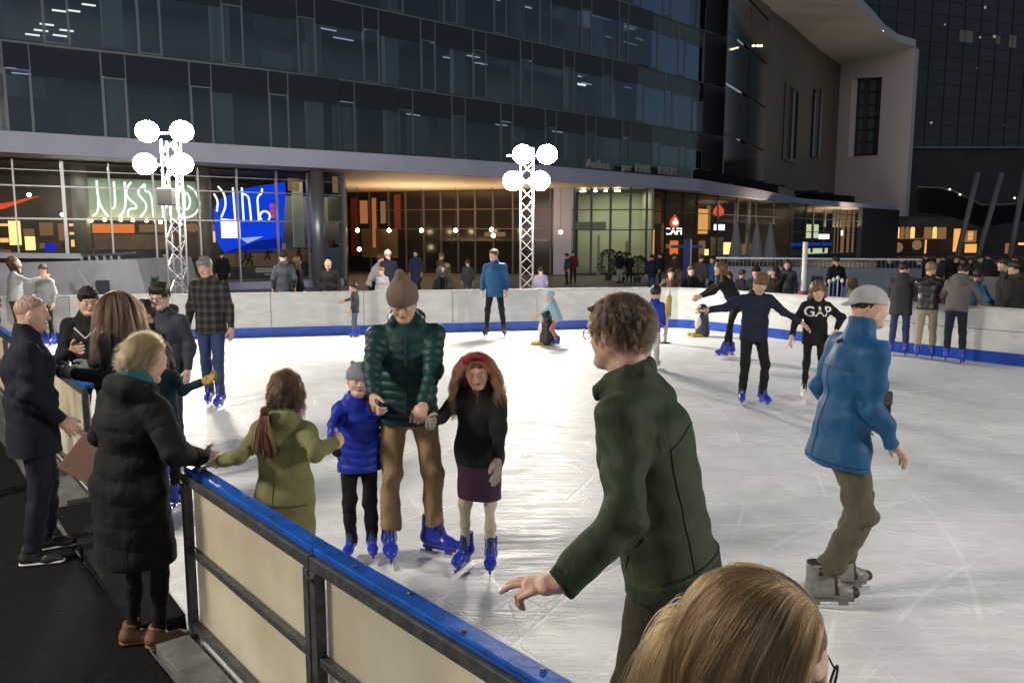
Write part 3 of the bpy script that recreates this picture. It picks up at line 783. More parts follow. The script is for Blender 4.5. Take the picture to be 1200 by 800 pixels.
def do_glasses(I, lens=True):
    S = None; h = HF(S, I['HC'], I['Rh'], I['hs'])
    fr = MB()
    for s in (-1, 1):
        pts = [h.p((s * .033 + .024 * math.cos(a) * (1 if abs(math.cos(a)) < .8 else .95), .104 - .15 * abs(s * .033 + .024 * math.cos(a)) ** 1.0 * .3, .002 + .017 * math.sin(a))) for a in np.linspace(0, 6.283, 21)[:-1]]
        fr.tube(pts, .0019, 6, closed=True)
        fr.tube([h.p((s * .056, .100, .006)), h.p((s * .078, .088, .008)), h.p((s * .083, .0, .006)), h.p((s * .082, -.02, -.012))], .0018, 6)
    fr.tube([h.p((-.010, .104, .004)), h.p((0, .107, .007)), h.p((.010, .104, .004))], .0018, 6)
    o = fr.build('glasses', FRAMEM, I['root'], smooth=True)
    for s in (-1, 1):
        m = MB(); m.poly([h.p((s * .033 + .023 * math.cos(a), .104 - .045 * abs(s * .033 + .023 * math.cos(a)), .002 + .016 * math.sin(a))) for a in np.linspace(0, 6.283, 21)[:-1]])
        m.build('lens', LENSM, o)

def strands(I, n, length, m, seed=1, region=None, comb=None, grav=1.0, stiff=.8, lift=.012, rad=.00045, seg=14, clumps=120, clump=.6, curl=0.0, cfreq=3.0, collide=None, lvar=.35, thick=None, name='hair', tipw=.2, base=None):
    """real hair curves grown from the scalp, in the person's own space"""
    rs = np.random.RandomState(seed); HC, Rh, hs = I['HC'], I['Rh'], I['hs']
    P = []
    while len(P) < n:
        d = rs.normal(size=(n * 3, 3)); d /= np.linalg.norm(d, axis=1)[:, None]
        q = d * np.array((.0785, .0965, .0905)) + np.array((0, -.016, .033))
        ok = region(q); P += list(q[ok])
    P = np.array(P[:n])
    N = (P - np.array((0, -.016, .033))) / np.array((.0785, .0965, .0905)) ** 2; N /= np.linalg.norm(N, axis=1)[:, None]
    cb = comb(P, N)                                  # preferred initial direction in head space
    cb = cb - N * (cb * N).sum(1)[:, None]; cb /= np.linalg.norm(cb, axis=1)[:, None] + 1e-9
    lift_i = lift * rs.rand(n) ** 1.0
    L = length * (1 - lvar * rs.rand(n)); ds = L / (seg - 1)
    g = Rh.T @ np.array((0, 0, -1.0)); v = cb * .9 + N * .45; v /= np.linalg.norm(v, axis=1)[:, None]
    X = [P * 1.0]; p = P.copy(); c0 = np.array((0, -.016, .033))
    jit = rs.normal(size=(n, 3)) * .06
    for k in range(seg - 1):
        v = v * stiff + g * grav * (1 - stiff) * 1.6 + cb * (1 - stiff) * (0.9 if k < seg * .35 else 0.0) + jit * (1 - stiff); v /= np.linalg.norm(v, axis=1)[:, None]
        p = p + v * (ds / hs)[:, None]
        off = .0035 + lift_i * min(1, k / 3.0)
        A = np.array((.0785, .0965, .0905))[None, :] + off[:, None]
        q = (p - c0) / A; r = np.linalg.norm(q, axis=1); ins = r < 1
        p2 = p.copy(); p2[ins] = c0 + (q[ins] / r[ins][:, None]) * A[ins]; v[ins] += (p2 - p)[ins] / (ds / hs)[ins][:, None] * .5; v /= np.linalg.norm(v, axis=1)[:, None]
        p = p2
        if collide:
            for (cc, ar) in collide:
                cl = (np.array(cc) - HC) @ Rh / hs; A2 = np.array(ar) / hs + lift_i[:, None] * .8
                q = (p - cl) / A2; r = np.linalg.norm(q, axis=1); ins = r < 1
                p[ins] = cl + (q[ins] / r[ins][:, None]) * (A2[ins] if A2.ndim > 1 else A2)
        X.append(p.copy())
    X = np.stack(X, 1)                                # n, seg, 3
    if clumps:
        gi = rs.choice(n, clumps, replace=False); near = ((P[:, None, :] - P[gi][None]) ** 2).sum(2).argmin(1)
        t = np.linspace(0, 1, seg)[None, :, None]; G = X[gi][near]; own = X - G
        spread = rs.normal(size=(n, 1, 3)) * .0035
        X = G + own * (1 - clump * t ** .6) + spread * t
        if curl:
            ph = rs.rand(clumps, 3) * 6.28; f = cfreq * (.8 + .5 * rs.rand(clumps, 3))
            X = X + curl * t * np.sin(ph[near][:, None, :] + f[near][:, None, :] * t * 6.28)
    X = HC + (X.reshape(-1, 3) * hs) @ Rh.T
    cu = bpy.data.hair_curves.new(name); cu.add_curves([seg] * n)
    cu.position_data.foreach_set('vector', X.astype(np.float32).ravel())
    rd = np.tile(np.linspace(1, tipw, seg), n).astype(np.float32) * rad
    at_ = cu.attributes.get('radius') or cu.attributes.new('radius', 'FLOAT', 'POINT'); at_.data.foreach_set('value', rd)
    cu.materials.append(m)
    o = bpy.data.objects.new(name, cu); COL.objects.link(o); o.parent = base or I['root']
    return o
# ------------------------------------------------------------------ the rink
FAR = [(-10.9, 15.65), (-5.98, 16.78), (-4.12, 17.22), (-0.78, 17.98), (2.01, 18.56), (3.0, 18.76), (3.7, 18.78), (4.3, 18.5), (5.02, 17.6), (5.66, 16.62), (6.36, 15.66), (7.09, 14.7), (8.47, 12.95), (13.6, 6.2), (17.0, 1.6)]
NEAR = [(0.12, 2.0), (-0.745, 2.96), (-1.70, 4.07)]
NEAR2 = [(-3.44, 6.36), (-4.6, 7.8), (-6.4, 10.0), (-8.2, 12.2), (-10.4, 14.9)]
def gen_ice():
    m = bpy.data.materials.new('ice'); m.use_nodes = True; n = m.node_tree.nodes; l = m.node_tree.links; p = n['Principled BSDF']
    tc = n.new('ShaderNodeTexCoord')
    def noise(scale, rot=0, st=(1, 1, 1), det=6, dist=0.0):
        mp = n.new('ShaderNodeMapping'); mp.inputs['Scale'].default_value = st; mp.inputs['Rotation'].default_value = (0, 0, R(rot)); l.new(tc.outputs['Object'], mp.inputs[0])
        t = n.new('ShaderNodeTexNoise'); t.inputs['Scale'].default_value = scale; t.inputs['Detail'].default_value = det; t.inputs['Distortion'].default_value = dist
        l.new(mp.outputs[0], t.inputs['Vector']); return t.outputs['Fac']
    def rng(x, a, b, c, d):
        r = n.new('ShaderNodeMapRange'); l.new(x, r.inputs['Value']); r.inputs['From Min'].default_value = a; r.inputs['From Max'].default_value = b; r.inputs['To Min'].default_value = c; r.inputs['To Max'].default_value = d; return r.outputs[0]
    def op(o, a, b):
        q = n.new('ShaderNodeMath'); q.operation = o
        for i, v in enumerate((a, b)):
            if isinstance(v, (int, float)): q.inputs[i].default_value = v
            else: l.new(v, q.inputs[i])
        return q.outputs[0]
    scr = [rng(noise(9, rot, (0.16, 3.6, 1), 7, .5 + .3 * i), .57, .62, 0, 1) for i, rot in enumerate((28, -47, 62, 118))]
    S = op('MAXIMUM', op('MAXIMUM', scr[0], scr[1]), op('MAXIMUM', scr[2], scr[3]))
    big = noise(0.55, 0, (1, 1, 1), 5, .4); mid = noise(3.5, 20, (1, 1, 1), 6, .8); fine = noise(38, 0, (1, 1, 1), 5)
    shav = rng(mid, .42, .62, 0, 1); cuts = []
    for (ox, oy, sc, ds) in ((3, 2, .55, 5), (-6, 9, .42, 7), (9, -3, .36, 6), (-2, -7, .60, 8), (1, 26, .5, 6), (14, 12, .8, 9), (-12, 1, .9, 10), (5, -14, .75, 12)):
        mp = n.new('ShaderNodeMapping'); mp.inputs['Location'].default_value = (-ox, -oy, 0); l.new(tc.outputs['Object'], mp.inputs[0])
        wv = n.new('ShaderNodeTexWave'); wv.wave_type = 'RINGS'; wv.rings_direction = 'Z'; wv.inputs['Scale'].default_value = sc; wv.inputs['Distortion'].default_value = ds; wv.inputs['Detail'].default_value = 1.0; wv.inputs['Detail Scale'].default_value = .35
        l.new(mp.outputs[0], wv.inputs['Vector']); cuts.append(rng(wv.outputs['Fac'], .9935, .9995, 0, 1))
    CUT = op('MULTIPLY', op('MAXIMUM', op('MAXIMUM', cuts[0], cuts[1]), op('MAXIMUM', cuts[2], op('MAXIMUM', op('MAXIMUM', cuts[3], cuts[4]), op('MAXIMUM', op('MULTIPLY', cuts[5], .7), op('MAXIMUM', op('MULTIPLY', cuts[6], .6), op('MULTIPLY', cuts[7], .7)))))), rng(noise(1.3, 50), .42, .60, 0, 1))
    base = op('ADD', rng(big, .3, .7, .62, .76), op('ADD', op('ADD', op('MULTIPLY', S, .06), op('MULTIPLY', CUT, .13)), op('MULTIPLY', shav, .06)))
    cx = n.new('ShaderNodeCombineXYZ'); l.new(op('MULTIPLY', base, .955), cx.inputs[0]); l.new(op('MULTIPLY', base, .975), cx.inputs[1]); l.new(base, cx.inputs[2]); l.new(cx.outputs[0], p.inputs['Base Color'])
    rg = op('ADD', op('ADD', rng(mid, .3, .7, .30, .50), op('MULTIPLY', S, .20)), op('MULTIPLY', rng(big, .3, .7, 0, 1), .10)); l.new(rg, p.inputs['Roughness'])
    p.inputs['Specular IOR Level'].default_value = 0.45
    hgt = op('ADD', op('ADD', op('MULTIPLY', S, .35), op('MULTIPLY', CUT, -.9)), op('ADD', op('MULTIPLY', fine, .35), op('MULTIPLY', mid, .8)))
    b = n.new('ShaderNodeBump'); b.inputs['Strength'].default_value = .55; b.inputs['Distance'].default_value = .006; l.new(hgt, b.inputs['Height']); l.new(b.outputs[0], p.inputs['Normal'])
    return m
ICE = gen_ice()
def sheet(name, pts, z, m, kind='structure', z0=None):
    mb = MB(); mb.poly([(x, y, z) for x, y in pts])
    if z0 is not None:
        for k in range(len(pts)):
            a, b = pts[k], pts[(k + 1) % len(pts)]; mb.quad((a[0], a[1], z0), (b[0], b[1], z0), (b[0], b[1], z), (a[0], a[1], z))
    return tag(mb.build(name, m), kind=kind)
ice_pts = [(17.0, 1.6), (14, -6), (6.5, -5.5), (3.0, -1.05)] + NEAR + NEAR2 + FAR[:-1][0:]
sheet('ice', ice_pts, 0.0, ICE, z0=-.1)
PAVE = mat('plaza_paving', (0.14, 0.135, 0.14), 0.55, noise=(6, 0.25), bump=(14, 0.2))
tag(MB().poly([(-300, -60, -.10), (300, -60, -.10), (300, 400, -.10), (-300, 400, -.10)]).build('plaza_ground', PAVE), kind='structure')
RUB = mat('rubber_matting', (0.007, 0.007, 0.0075), 0.85, spec=.15, noise=(24, 0.35), bump=(60, 0.9))
sheet('rubber_floor', [(3.0, -1.4), (0.0, 1.78), (-.93, 2.83), (-1.95, 3.98), (-3.68, 6.05), (-4.9, 7.6), (-10.7, 14.7), (-16, 14.7), (-16, -6), (3, -6)], -.075, RUB)
sheet('gate_mat', [(-1.83, 4.30), (-3.36, 6.26), (-3.62, 6.08), (-2.09, 4.12)], -.02, RUB, z0=-.10)

def pt_on(line, s):
    for a, b in zip(line[:-1], line[1:]):
        L = math.hypot(b[0] - a[0], b[1] - a[1])
        if s <= L: return (a[0] + (b[0] - a[0]) * s / L, a[1] + (b[1] - a[1]) * s / L), math.atan2(b[1] - a[1], b[0] - a[0])
        s -= L
    return (b[0], b[1]), math.atan2(b[1] - a[1], b[0] - a[0])
def length(line): return sum(math.hypot(b[0] - a[0], b[1] - a[1]) for a, b in zip(line[:-1], line[1:]))

BOARD = mat('white_board_plastic', (0.66, 0.67, 0.66), 0.35, noise=(2.6, 0.12, (1, 1, 3)), bump=(5, 0.10))
KICK = mat('blue_kick_strip', (0.008, 0.06, 0.42), 0.35, noise=(9, 0.25))
SEAM = mat('board_seam', (0.10, 0.10, 0.11), 0.6)
STEELG = mat('galvanised_steel', (0.16, 0.17, 0.17), 0.42, metal=.75, noise=(18, 0.3), bump=(40, .2))
def strip(line, s0, s1, z0, z1, off, th, nseg=1):
    mb = MB()
    for k in range(nseg):
        (x0, y0), a0 = pt_on(line, s0 + (s1 - s0) * k / nseg); (x1, y1), a1 = pt_on(line, s0 + (s1 - s0) * (k + 1) / nseg)
        n0 = math.atan2(y1 - y0, x1 - x0); nx, ny = math.sin(n0), -math.cos(n0)
        a = Vector((x0 + nx * off, y0 + ny * off, (z0 + z1) / 2)); b = Vector((x1 + nx * off, y1 + ny * off, (z0 + z1) / 2))
        mb.beam(a, b, th, z1 - z0)
    return mb
fb = empty('rink_boards', (-5, 17, 0), 0, 'long white rink boards with blue kick strip curving round the far side of the ice', 'rink boards')
LF = length(FAR); s = 0.0; k = 0
def sub(mb, par):   # shift a world space mesh into its parent's space
    p = par.matrix_world.translation if False else par.location
    mb.v = [(v[0] - p[0], v[1] - p[1], v[2] - p[2]) for v in mb.v]; return mb
while s < LF - .5:
    e = min(s + 1.96, LF)
    sub(strip(FAR, s + .006, e - .006, .20, .92, 0, .05, 4), fb).build('board_panel', BOARD, fb)
    sub(strip(FAR, s + .001, e - .001, .0, .195, .012, .06, 4), fb).build('kick_strip', KICK, fb)
    sub(strip(FAR, s + .004, e - .004, .925, .95, 0, .075, 4), fb).build('top_cap', mat('board_cap', (0.55, 0.56, 0.56), .4), fb)
    if k > 7: sub(strip(FAR, s + .01, e - .01, .556, .566, .026, .004, 4), fb).build('seam', SEAM, fb)
    (x, y), a = pt_on(FAR, e); sub(MB().box((x - math.sin(a) * .07, y + math.cos(a) * .07, .42), (.06, .08, .84), a), fb).build('post', STEELG, fb)
    s = e; k += 1

# near barrier: steel frames with cream translucent panels and a blue cap
def gen_cream():
    m = bpy.data.materials.new('cream_translucent_panel'); m.use_nodes = True; n = m.node_tree.nodes; l = m.node_tree.links
    p = n['Principled BSDF']; p.inputs['Base Color'].default_value = (.75, .70, .56, 1); p.inputs['Roughness'].default_value = .4
    t = n.new('ShaderNodeBsdfTranslucent'); t.inputs[0].default_value = (.85, .76, .58, 1); mx = n.new('ShaderNodeMixShader'); mx.inputs[0].default_value = .55
    tc = n.new('ShaderNodeTexCoord'); q = n.new('ShaderNodeTexNoise'); q.inputs['Scale'].default_value = 2.2; q.inputs['Detail'].default_value = 6; l.new(tc.outputs['Object'], q.inputs['Vector'])
    cr = n.new('ShaderNodeValToRGB'); cr.color_ramp.elements[0].color = (.72, .65, .50, 1); cr.color_ramp.elements[1].color = (.90, .86, .74, 1); cr.color_ramp.elements[0].position = .3; cr.color_ramp.elements[1].position = .7
    l.new(q.outputs['Fac'], cr.inputs[0]); l.new(cr.outputs[0], t.inputs[0]); l.new(cr.outputs[0], p.inputs['Base Color'])
    l.new(p.outputs[0], mx.inputs[1]); l.new(t.outputs[0], mx.inputs[2]); l.new(mx.outputs[0], n['Material Output'].inputs[0]); return m
CREAM = gen_cream()
CAPB = mat('blue_barrier_cap', (0.004, 0.085, 0.42), 0.35, noise=(14, 0.35), bump=(30, .2))
DSTEEL = mat('dark_frame_steel', (0.10, 0.105, 0.105), 0.45, metal=.5, noise=(22, 0.35), bump=(50, .2))
LEDGE = mat('worn_grey_plank', (0.13, 0.13, 0.125), 0.6, noise=(7, 0.4, (1, 1, 1)), bump=(30, .5))
def barrier_panel(a, b, first, label, gate=False):
    """one framed panel from a to b (walking away from the photographer)"""
    a = Vector((*a, 0)); b = Vector((*b, 0)); d = (b - a).normalized(); L = (b - a).length; ang = math.atan2(d.y, d.x)
    r = empty('barrier_panel', a, ang, label, 'barrier')   # local x along the barrier, local +y = outside (left of travel is -) 
    o = -1.0                                              # ice side is local -y when walking away; outside is +y
    MB().box((L / 2, 0, .44), (L - .10, .012, .78)).build('translucent_sheet', CREAM, r)
    MB().box((L / 2, -.0, .903), (L - .004, .072, .030)).build('top_cap', CAPB, r, bevel=.006)
    MB().box((L / 2, .034, .860), (L - .004, .040, .052)).build('top_rail', DSTEEL, r, bevel=.004)
    MB().box((L / 2, .030, .47), (L - .10, .035, .035)).build('mid_rail', DSTEEL, r, bevel=.003)
    MB().box((L / 2, .030, .055), (L - .10, .035, .04)).build('bottom_rail', DSTEEL, r, bevel=.003)
    for x in (.027, L - .027):
        MB().box((x, .034, .415), (.045, .045, .83)).build('post', DSTEEL, r, bevel=.003)
    for q in range(int(L / .32)):
        MB().lathe([(.010, 0), (.010, .004), (.004, .006)], (.10 + q * .32, .012 * ((q % 2) * 2 - 1), .918), 8).build('rivet', STEELG, r)
    MB().lathe([(.014, 0), (.014, .012), (.006, .014)], (0, 0, 0), 10).build('bolt', STEELG, r).location = (L - .03, .06, .80)
    MB().box((L / 2, .14, -.035), (L - .004, .17, .05)).build('ledge', LEDGE, r, bevel=.004)
    return r
# barriers run from beside the photographer to the gate, then on to the left corner
p1 = (3.0, -1.15); p2 = (1.0, 1.02)
barrier_panel(p1, p2, 0, 'cream barrier panel nearest the bottom edge, under a blue cap')
barrier_panel(p2, (-.745, 2.96), 0, 'cream barrier panel with blue cap running out of the bottom of the picture')
barrier_panel((-.745, 2.96), (-1.70, 4.07), 0, 'cream barrier panel the child in the olive coat leans on, at the gate')
for q, (a, b) in enumerate(zip(NEAR2[:-1], NEAR2[1:])):
    barrier_panel(a, b, 0, ['pale barrier panel beyond the gate, beside the bald man', 'second barrier panel beyond the gate, behind the bald man', 'third barrier panel beyond the gate, towards the corner', 'last barrier panel, at the left corner of the rink'][q])

# ------------------------------------------------------------------ floodlight masts
ALU = mat('truss_aluminium', (0.62, 0.63, 0.65), 0.35, metal=.8, noise=(20, .1))
GLOBE = emission('floodlight_globe', (1.0, 0.91, 0.77), GLOBE_W)
SPKM = mat('loudspeaker_black', (0.03, 0.03, 0.03), .6, bump=(90, .4))
def mast(x, y, label, h=3.2, group=None, globes=((-.42, 3.72), (.42, 3.72), (-.30, 4.36), (.34, 4.36)), rz=0, spk=False, grad=.235):
    r = empty('floodlight_mast', (x, y, -.1), rz, label, 'floodlight', group)
    w = .15
    for sx, sy in ((-1, -1), (1, -1), (1, 1), (-1, 1)):
        MB().tube([(sx * w, sy * w, 0), (sx * w, sy * w, h + 1.1)], .024, 8).build('truss_tube', ALU, r, smooth=True)
    br = MB(); n = int((h + 1.0) / .30)
    cs = [(-w, -w), (w, -w), (w, w), (-w, w)]
    for k in range(n):
        z = .08 + k * .30
        for q in range(4):
            a, b = cs[q], cs[(q + 1) % 4]; up_ = (k + q) % 2
            br.tube([(a[0], a[1], z + (0 if up_ else .30)), (b[0], b[1], z + (.30 if up_ else 0))], .011, 5)
    br.build('truss_brace', ALU, r)
    MB().box((0, 0, .03), (.6, .6, .05)).build('base_plate', STEELG, r, bevel=.01)
    for z in sorted({g[1] for g in globes}):
        MB().tube([(-.48, -.19, z + .1), (.48, -.19, z + .1)], .025, 8).build('crossbar', ALU, r)
    for gx, gz in globes:
        g = MB().lathe([(grad * math.sin(t) + .001, -grad * .94 * math.cos(t)) for t in np.linspace(0, math.pi, 12)], (0, 0, 0), 18).build('lamp_globe', GLOBE, r, smooth=True)
        g.location = (gx, -.42, gz + .1)
        MB().tube([(gx, -.19, gz + .1), (gx, -.28, gz + .1)], .05, 8).build('lamp_bracket', SPKM, r)
    if spk: MB().box((-.03, -.30, 3.08), (.32, .22, .36)).build('loudspeaker', SPKM, r, bevel=.02)
    return r
pL = aty(209, 330, 17.6); pR = aty(617, 330, 19.2)
mast(pL.x, pL.y, 'truss mast with four blazing globe lamps and a loudspeaker, at the left', spk=True, globes=((-.40, 3.66), (.38, 3.66), (-.31, 4.33), (.42, 4.33)))
mast(pR.x, pR.y, 'truss mast with four blazing globe lamps near the middle of the far boards', globes=((-.33, 3.42), (.30, 3.42), (-.10, 4.02), (.46, 4.02)))
mast(9.8, 1.2, 'assumed unseen truss mast with four globe lamps beyond the right edge of the rink', rz=R(-90), globes=((-.42, 4.7), (.42, 4.7), (-.3, 5.4), (.3, 5.4)), h=4.0)  # assumed mast out of view, added to light the foreground from the right
if False: mast(4.6, -5.2, 'added truss mast with four globe lamps behind the photographer, by the near end of the rink', rz=R(215), globes=((-.42, 4.7), (.42, 4.7), (-.3, 5.4), (.3, 5.4)), h=4.0)  # switched off: further unseen mast added as light from behind the camera
mast(-7.6, 2.6, 'assumed unseen truss mast with four globe lamps behind the crowd on the near left', rz=R(90), globes=((-.42, 4.7), (.42, 4.7), (-.3, 5.4), (.3, 5.4)), h=4.0)  # unseen mast, its place assumed, added as front light from the left

# ------------------------------------------------------------------ the curved glass building
FAC = [(-27, 24.6), (-22.5, 27.4), (-18.5, 29.9), (-14.3, 32.5), (-10.4, 35.1), (-7.7, 37.2), (-2.8, 41.4), (-.8, 43.1), (3.0, 46.3), (6.6, 49.4), (10.0, 52.9), (14.9, 58.0), (16.9, 60.3)]
OLV = [(16.9, 60.3), (24.5, 73.5), (41.6, 104)]
CAN = [(-26, 22.6), (-21.5, 25.1), (-17.4, 27.5), (-12.9, 30.5), (-7.2, 34.2), (-3.6, 36.6), (0.4, 39.6), (5.2, 44.0), (11.7, 50.2), (18.5, 60.5), (26.2, 73.4), (36.5, 84.5), (46.3, 95)]
CONC = mat('fascia_render', (0.40, 0.42, 0.56), .6, noise=(.8, .06))
SOFF = mat('canopy_soffit', (0.55, 0.48, 0.40), .6)
DARKW = mat('dark_cladding', (0.03, 0.032, 0.038), .5)
SPAN = mat('dark_spandrel_glass', (0.012, 0.014, 0.022), .08, spec=.8)
MULL = mat('grey_mullion', (0.16, 0.18, 0.21), .4, metal=.3)
SLAB = mat('floor_slab', (0.10, 0.10, 0.11), .8)
INTW = mat('office_interior', (0.13, 0.135, 0.15), .8, noise=(.5, .3))
CURT = mat('interior_column', (0.34, 0.40, 0.42), .7)
GL1 = glass('office_glass', (.66, .70, .74), .07, .015, (.85, .92, 1.0))
GL2 = glass('pale_office_glass', (.25, .32, .38), .30, .03, (.6, .8, 1.0))
GL3 = glass('shop_glass', (.88, .90, .88), .002, .22, fr=.05)
LITE = emission('office_ceiling_light', (1.0, .97, .85), 2.2)
LITD = emission('dim_office_light', (.75, .85, 1.0), .9)
def bandpts(line, off, n=None):
    out = []
    for i, p in enumerate(line):
        a = line[max(i - 1, 0)]; b = line[min(i + 1, len(line) - 1)]; t = Vector((b[0] - a[0], b[1] - a[1])).normalized(); out.append((p[0] - t.y * off, p[1] + t.x * off))   # +off = away from the plaza
    return out
def band(mb, line, o0, o1, z0, z1):
    A = bandpts(line, o0); B = bandpts(line, o1)
    for i in range(len(line) - 1):
        a0, a1, b0, b1 = A[i], A[i + 1], B[i], B[i + 1]
        mb.quad((*a0, z0), (*a1, z0), (*a1, z1), (*a0, z1)); mb.quad((*b1, z0), (*b0, z0), (*b0, z1), (*b1, z1))
        mb.quad((*a0, z1), (*a1, z1), (*b1, z1), (*b0, z1)); mb.quad((*a1, z0), (*a0, z0), (*b0, z0), (*b1, z0))
    for i in (0, len(line) - 1): mb.quad((*A[i], z0), (*B[i], z0), (*B[i], z1), (*A[i], z1))
    return mb
BLD = empty('office_building', (0, 45, 0), 0, 'long curved office building with dark glass storeys above a white canopy and lit shops', 'building')
def bp(mb, name, m, par=None, **k):
    return sub(mb, BLD).build(name, m, par or BLD, **k)
def front(line, u):
    """the point of a plan line seen at column u (and the line's angle there)"""
    best = None
    for a, b in zip(line[:-1], line[1:]):
        k = (u - 600) / FPX * .9917
        dx, dy = b[0] - a[0], b[1] - a[1]; den = dx - k * dy
        if abs(den) < 1e-9: continue
        t = (k * a[1] - a[0]) / den
        if -1e-6 <= t <= 1.000001: return Vector((a[0] + dx * t, a[1] + dy * t, 0)), math.atan2(dy, dx)
        over = -t if t < 0 else t - 1
        first, last = (a == line[0]), (b == line[-1])
        if (t < 0 and first) or (t > 1 and last):
            q = (Vector((a[0] + dx * t, a[1] + dy * t, 0)), math.atan2(dy, dx), over * math.hypot(dx, dy))
            if q[0].y > 0 and (best is None or q[2] < best[2]): best = q
    if best: return best[0], best[1]
    raise ValueError(u)
def zat(v, Y): return aty(600, v, Y).z
# canopy: fascia, soffit and roof
cz = MB(); band(cz, CAN, 0, .35, 5.0, 5.72); bp(cz, 'canopy_fascia', CONC)
sf = MB(); A = bandpts(CAN, .352)
for i in range(len(CAN) - 1): sf.quad((*A[i], 5.06), (*A[i + 1], 5.06), (A[i + 1][0] - 9, A[i + 1][1] + 22, 5.06), (A[i][0] - 9, A[i][1] + 22, 5.06))
bp(sf, 'canopy_soffit', SOFF)
# storeys
ZS = [5.8, 9.2, 12.6, 16.0, 19.4, 22.8]
LFc = length(FAC)
for z in ZS: bp(band(MB(), FAC, .12, 9.0, z - .18, z + .12), 'floor_slab', SLAB)
bw = MB(); band(bw, FAC, 6.4, 6.6, 5.7, 22.8); bp(bw, 'inner_wall', INTW)
rs = random.Random(4)
s = 1.5
while s < LFc:
    for z in ZS[:-1]:
        (x, y), a = pt_on(bandpts(FAC, 1.0), s); bp(MB().box((x, y, z + 1.6), (.75, .35, 3.0), a), 'interior_column', CURT)
    s += 4.1
# floor-line caps
for z in ZS: bp(band(MB(), FAC, -.05, .06, z - .035, z + .035), 'floor_line', MULL)
proto = {}
def window_unit(wd, nar, gm):
    key = (wd, nar, gm.name)
    if key in proto: return proto[key]
    H_ = 3.33; f = MB()
    # local x along facade, y outwards(-)
    f.box((0, 0, H_ / 2 + .035), (.05, .09, H_)); f.box((nar, 0, H_ / 2 + .035), (.035, .07, H_))
    f.box((nar / 2, -.012, 2.42), (nar - .08, .07, .05)); f.box((nar / 2, -.012, .10), (nar - .08, .07, .05)); f.box((.05, -.012, 1.26), (.04, .07, 2.3)); f.box((nar - .045, -.012, 1.26), (.04, .07, 2.3))
    sp = MB(); sp.box((nar / 2, .03, 2.92), (nar - .05, .03, .9)); sp.box(((nar + wd) / 2, .03, 2.82), (wd - nar - .05, .03, 1.1))
    g = MB(); g.box((nar / 2, .02, 1.26), (nar - .1, .012, 2.26)); g.box(((nar + wd) / 2, .02, 1.16), (wd - nar - .05, .012, 2.2))
    proto[key] = [f, sp, g]; return proto[key]
def mesh_of(mb, nm, m):
    me = bpy.data.meshes.new(nm); me.from_pydata(mb.v, [], mb.f); me.materials.append(m); me.update(); return me
WM = {}
for gm in (GL1, GL2):
    f, sp, g = window_unit(3.2, .85, gm); WM[gm.name] = (mesh_of(f, 'window', MULL), mesh_of(sp, 'spandrel', SPAN if gm is GL1 else mat('blue_spandrel_glass', (.05, .075, .09), .15, spec=.8)), mesh_of(g, 'pane', gm))
cnt = 0
for fi, z in enumerate(ZS[:-1]):
    s = .4 + (fi * 1.37) % 3.2
    while s + 3.2 < LFc:
        (x, y), a = pt_on(FAC, s)
        u = 600 + FPX * x / y
        vis = z < 2.1 + .305 * y + .5 and u > -60
        if vis:
            gm = GL2 if 726 < u < 800 else GL1
            mf, ms, mg = WM[gm.name]
            w_ = bpy.data.objects.new('window', mf); COL.objects.link(w_); w_.parent = BLD; w_.location = (x, y - 45, z); w_.rotation_euler = (0, 0, a)
            for nm, mm in (('spandrel', ms), ('pane', mg)):
                o = bpy.data.objects.new(nm, mm); COL.objects.link(o); o.parent = w_
            cnt += 1
        s += 3.2
print('window units', cnt)
# office ceiling lights: a few lit rooms
lt = MB(); ld = MB()
for fi, z in enumerate(ZS[:-1]):
    for q in range(40):
        s = rs.uniform(1, LFc - 1); dpt = rs.choice([1.5, 2.6, 3.8, 5.0]); (x, y), a = pt_on(bandpts(FAC, dpt), s); u = 600 + FPX * x / y
        if fi == 1 and u < 150: continue
        ld.box((x, y, z + 3.14), (.9, .12, .03), a)
for (u, v) in ((88, 13), (104, 13), (122, 6), (66, 36), (73, 29), (87, 42), (56, 41), (95, 36)):
    p = front(bandpts(FAC, 3.0), u); Y = p[0].y; lt.box((p[0].x, Y, zat(v, Y)), (.5, .14, .04), p[1])
BLIND = [mat('pale_teal_blind', (.26, .33, .36), .8), mat('grey_blind', (.20, .21, .23), .8), mat('dusky_partition', (.12, .11, .12), .8)]
for q in range(46):
    s = rs.uniform(1, LFc - 3); z = rs.choice(ZS[:4]); w_ = rs.choice([.5, .8, 1.3, 2.2]); hgt_ = rs.choice([2.2, 2.2, 1.2, .8]); (x, y), a = pt_on(bandpts(FAC, rs.choice([.35, .5, 2.2])), s)
    bp(MB().box((x, y, z + (2.3 - hgt_ / 2 if rs.random() < .4 else hgt_ / 2 + .1)), (w_, .04, hgt_), a), 'blind', rs.choice(BLIND))
for (u, fz, pw, c_) in ((40, 1, 130, (1, .95, .85)), (150, 0, 40, (.8, .9, 1)), (330, 0, 55, (.9, .9, 1)), (420, 1, 90, (.8, .95, 1)), (560, 0, 40, (1, .9, .85)), (640, 1, 70, (.9, .95, 1)), (690, 2, 60, (.8, .9, 1)), (230, 1, 50, (.85, .9, 1))):
    p = front(bandpts(FAC, 3.2), u); d_ = bpy.data.lights.new('office_fill', 'AREA'); d_.energy = pw; d_.size = 7; d_.shape = 'RECTANGLE'; d_.size_y = 2.5; d_.color = c_
    o = bpy.data.objects.new('office_fill', d_); COL.objects.link(o); o.location = (p[0].x, p[0].y, ZS[fz + 1] - .3); o.rotation_euler = (0, 0, p[1])  # unseen fill added to brighten the office rooms
bp(lt, 'lit_ceiling_strip', LITE); bp(ld, 'ceiling_strip', LITD)
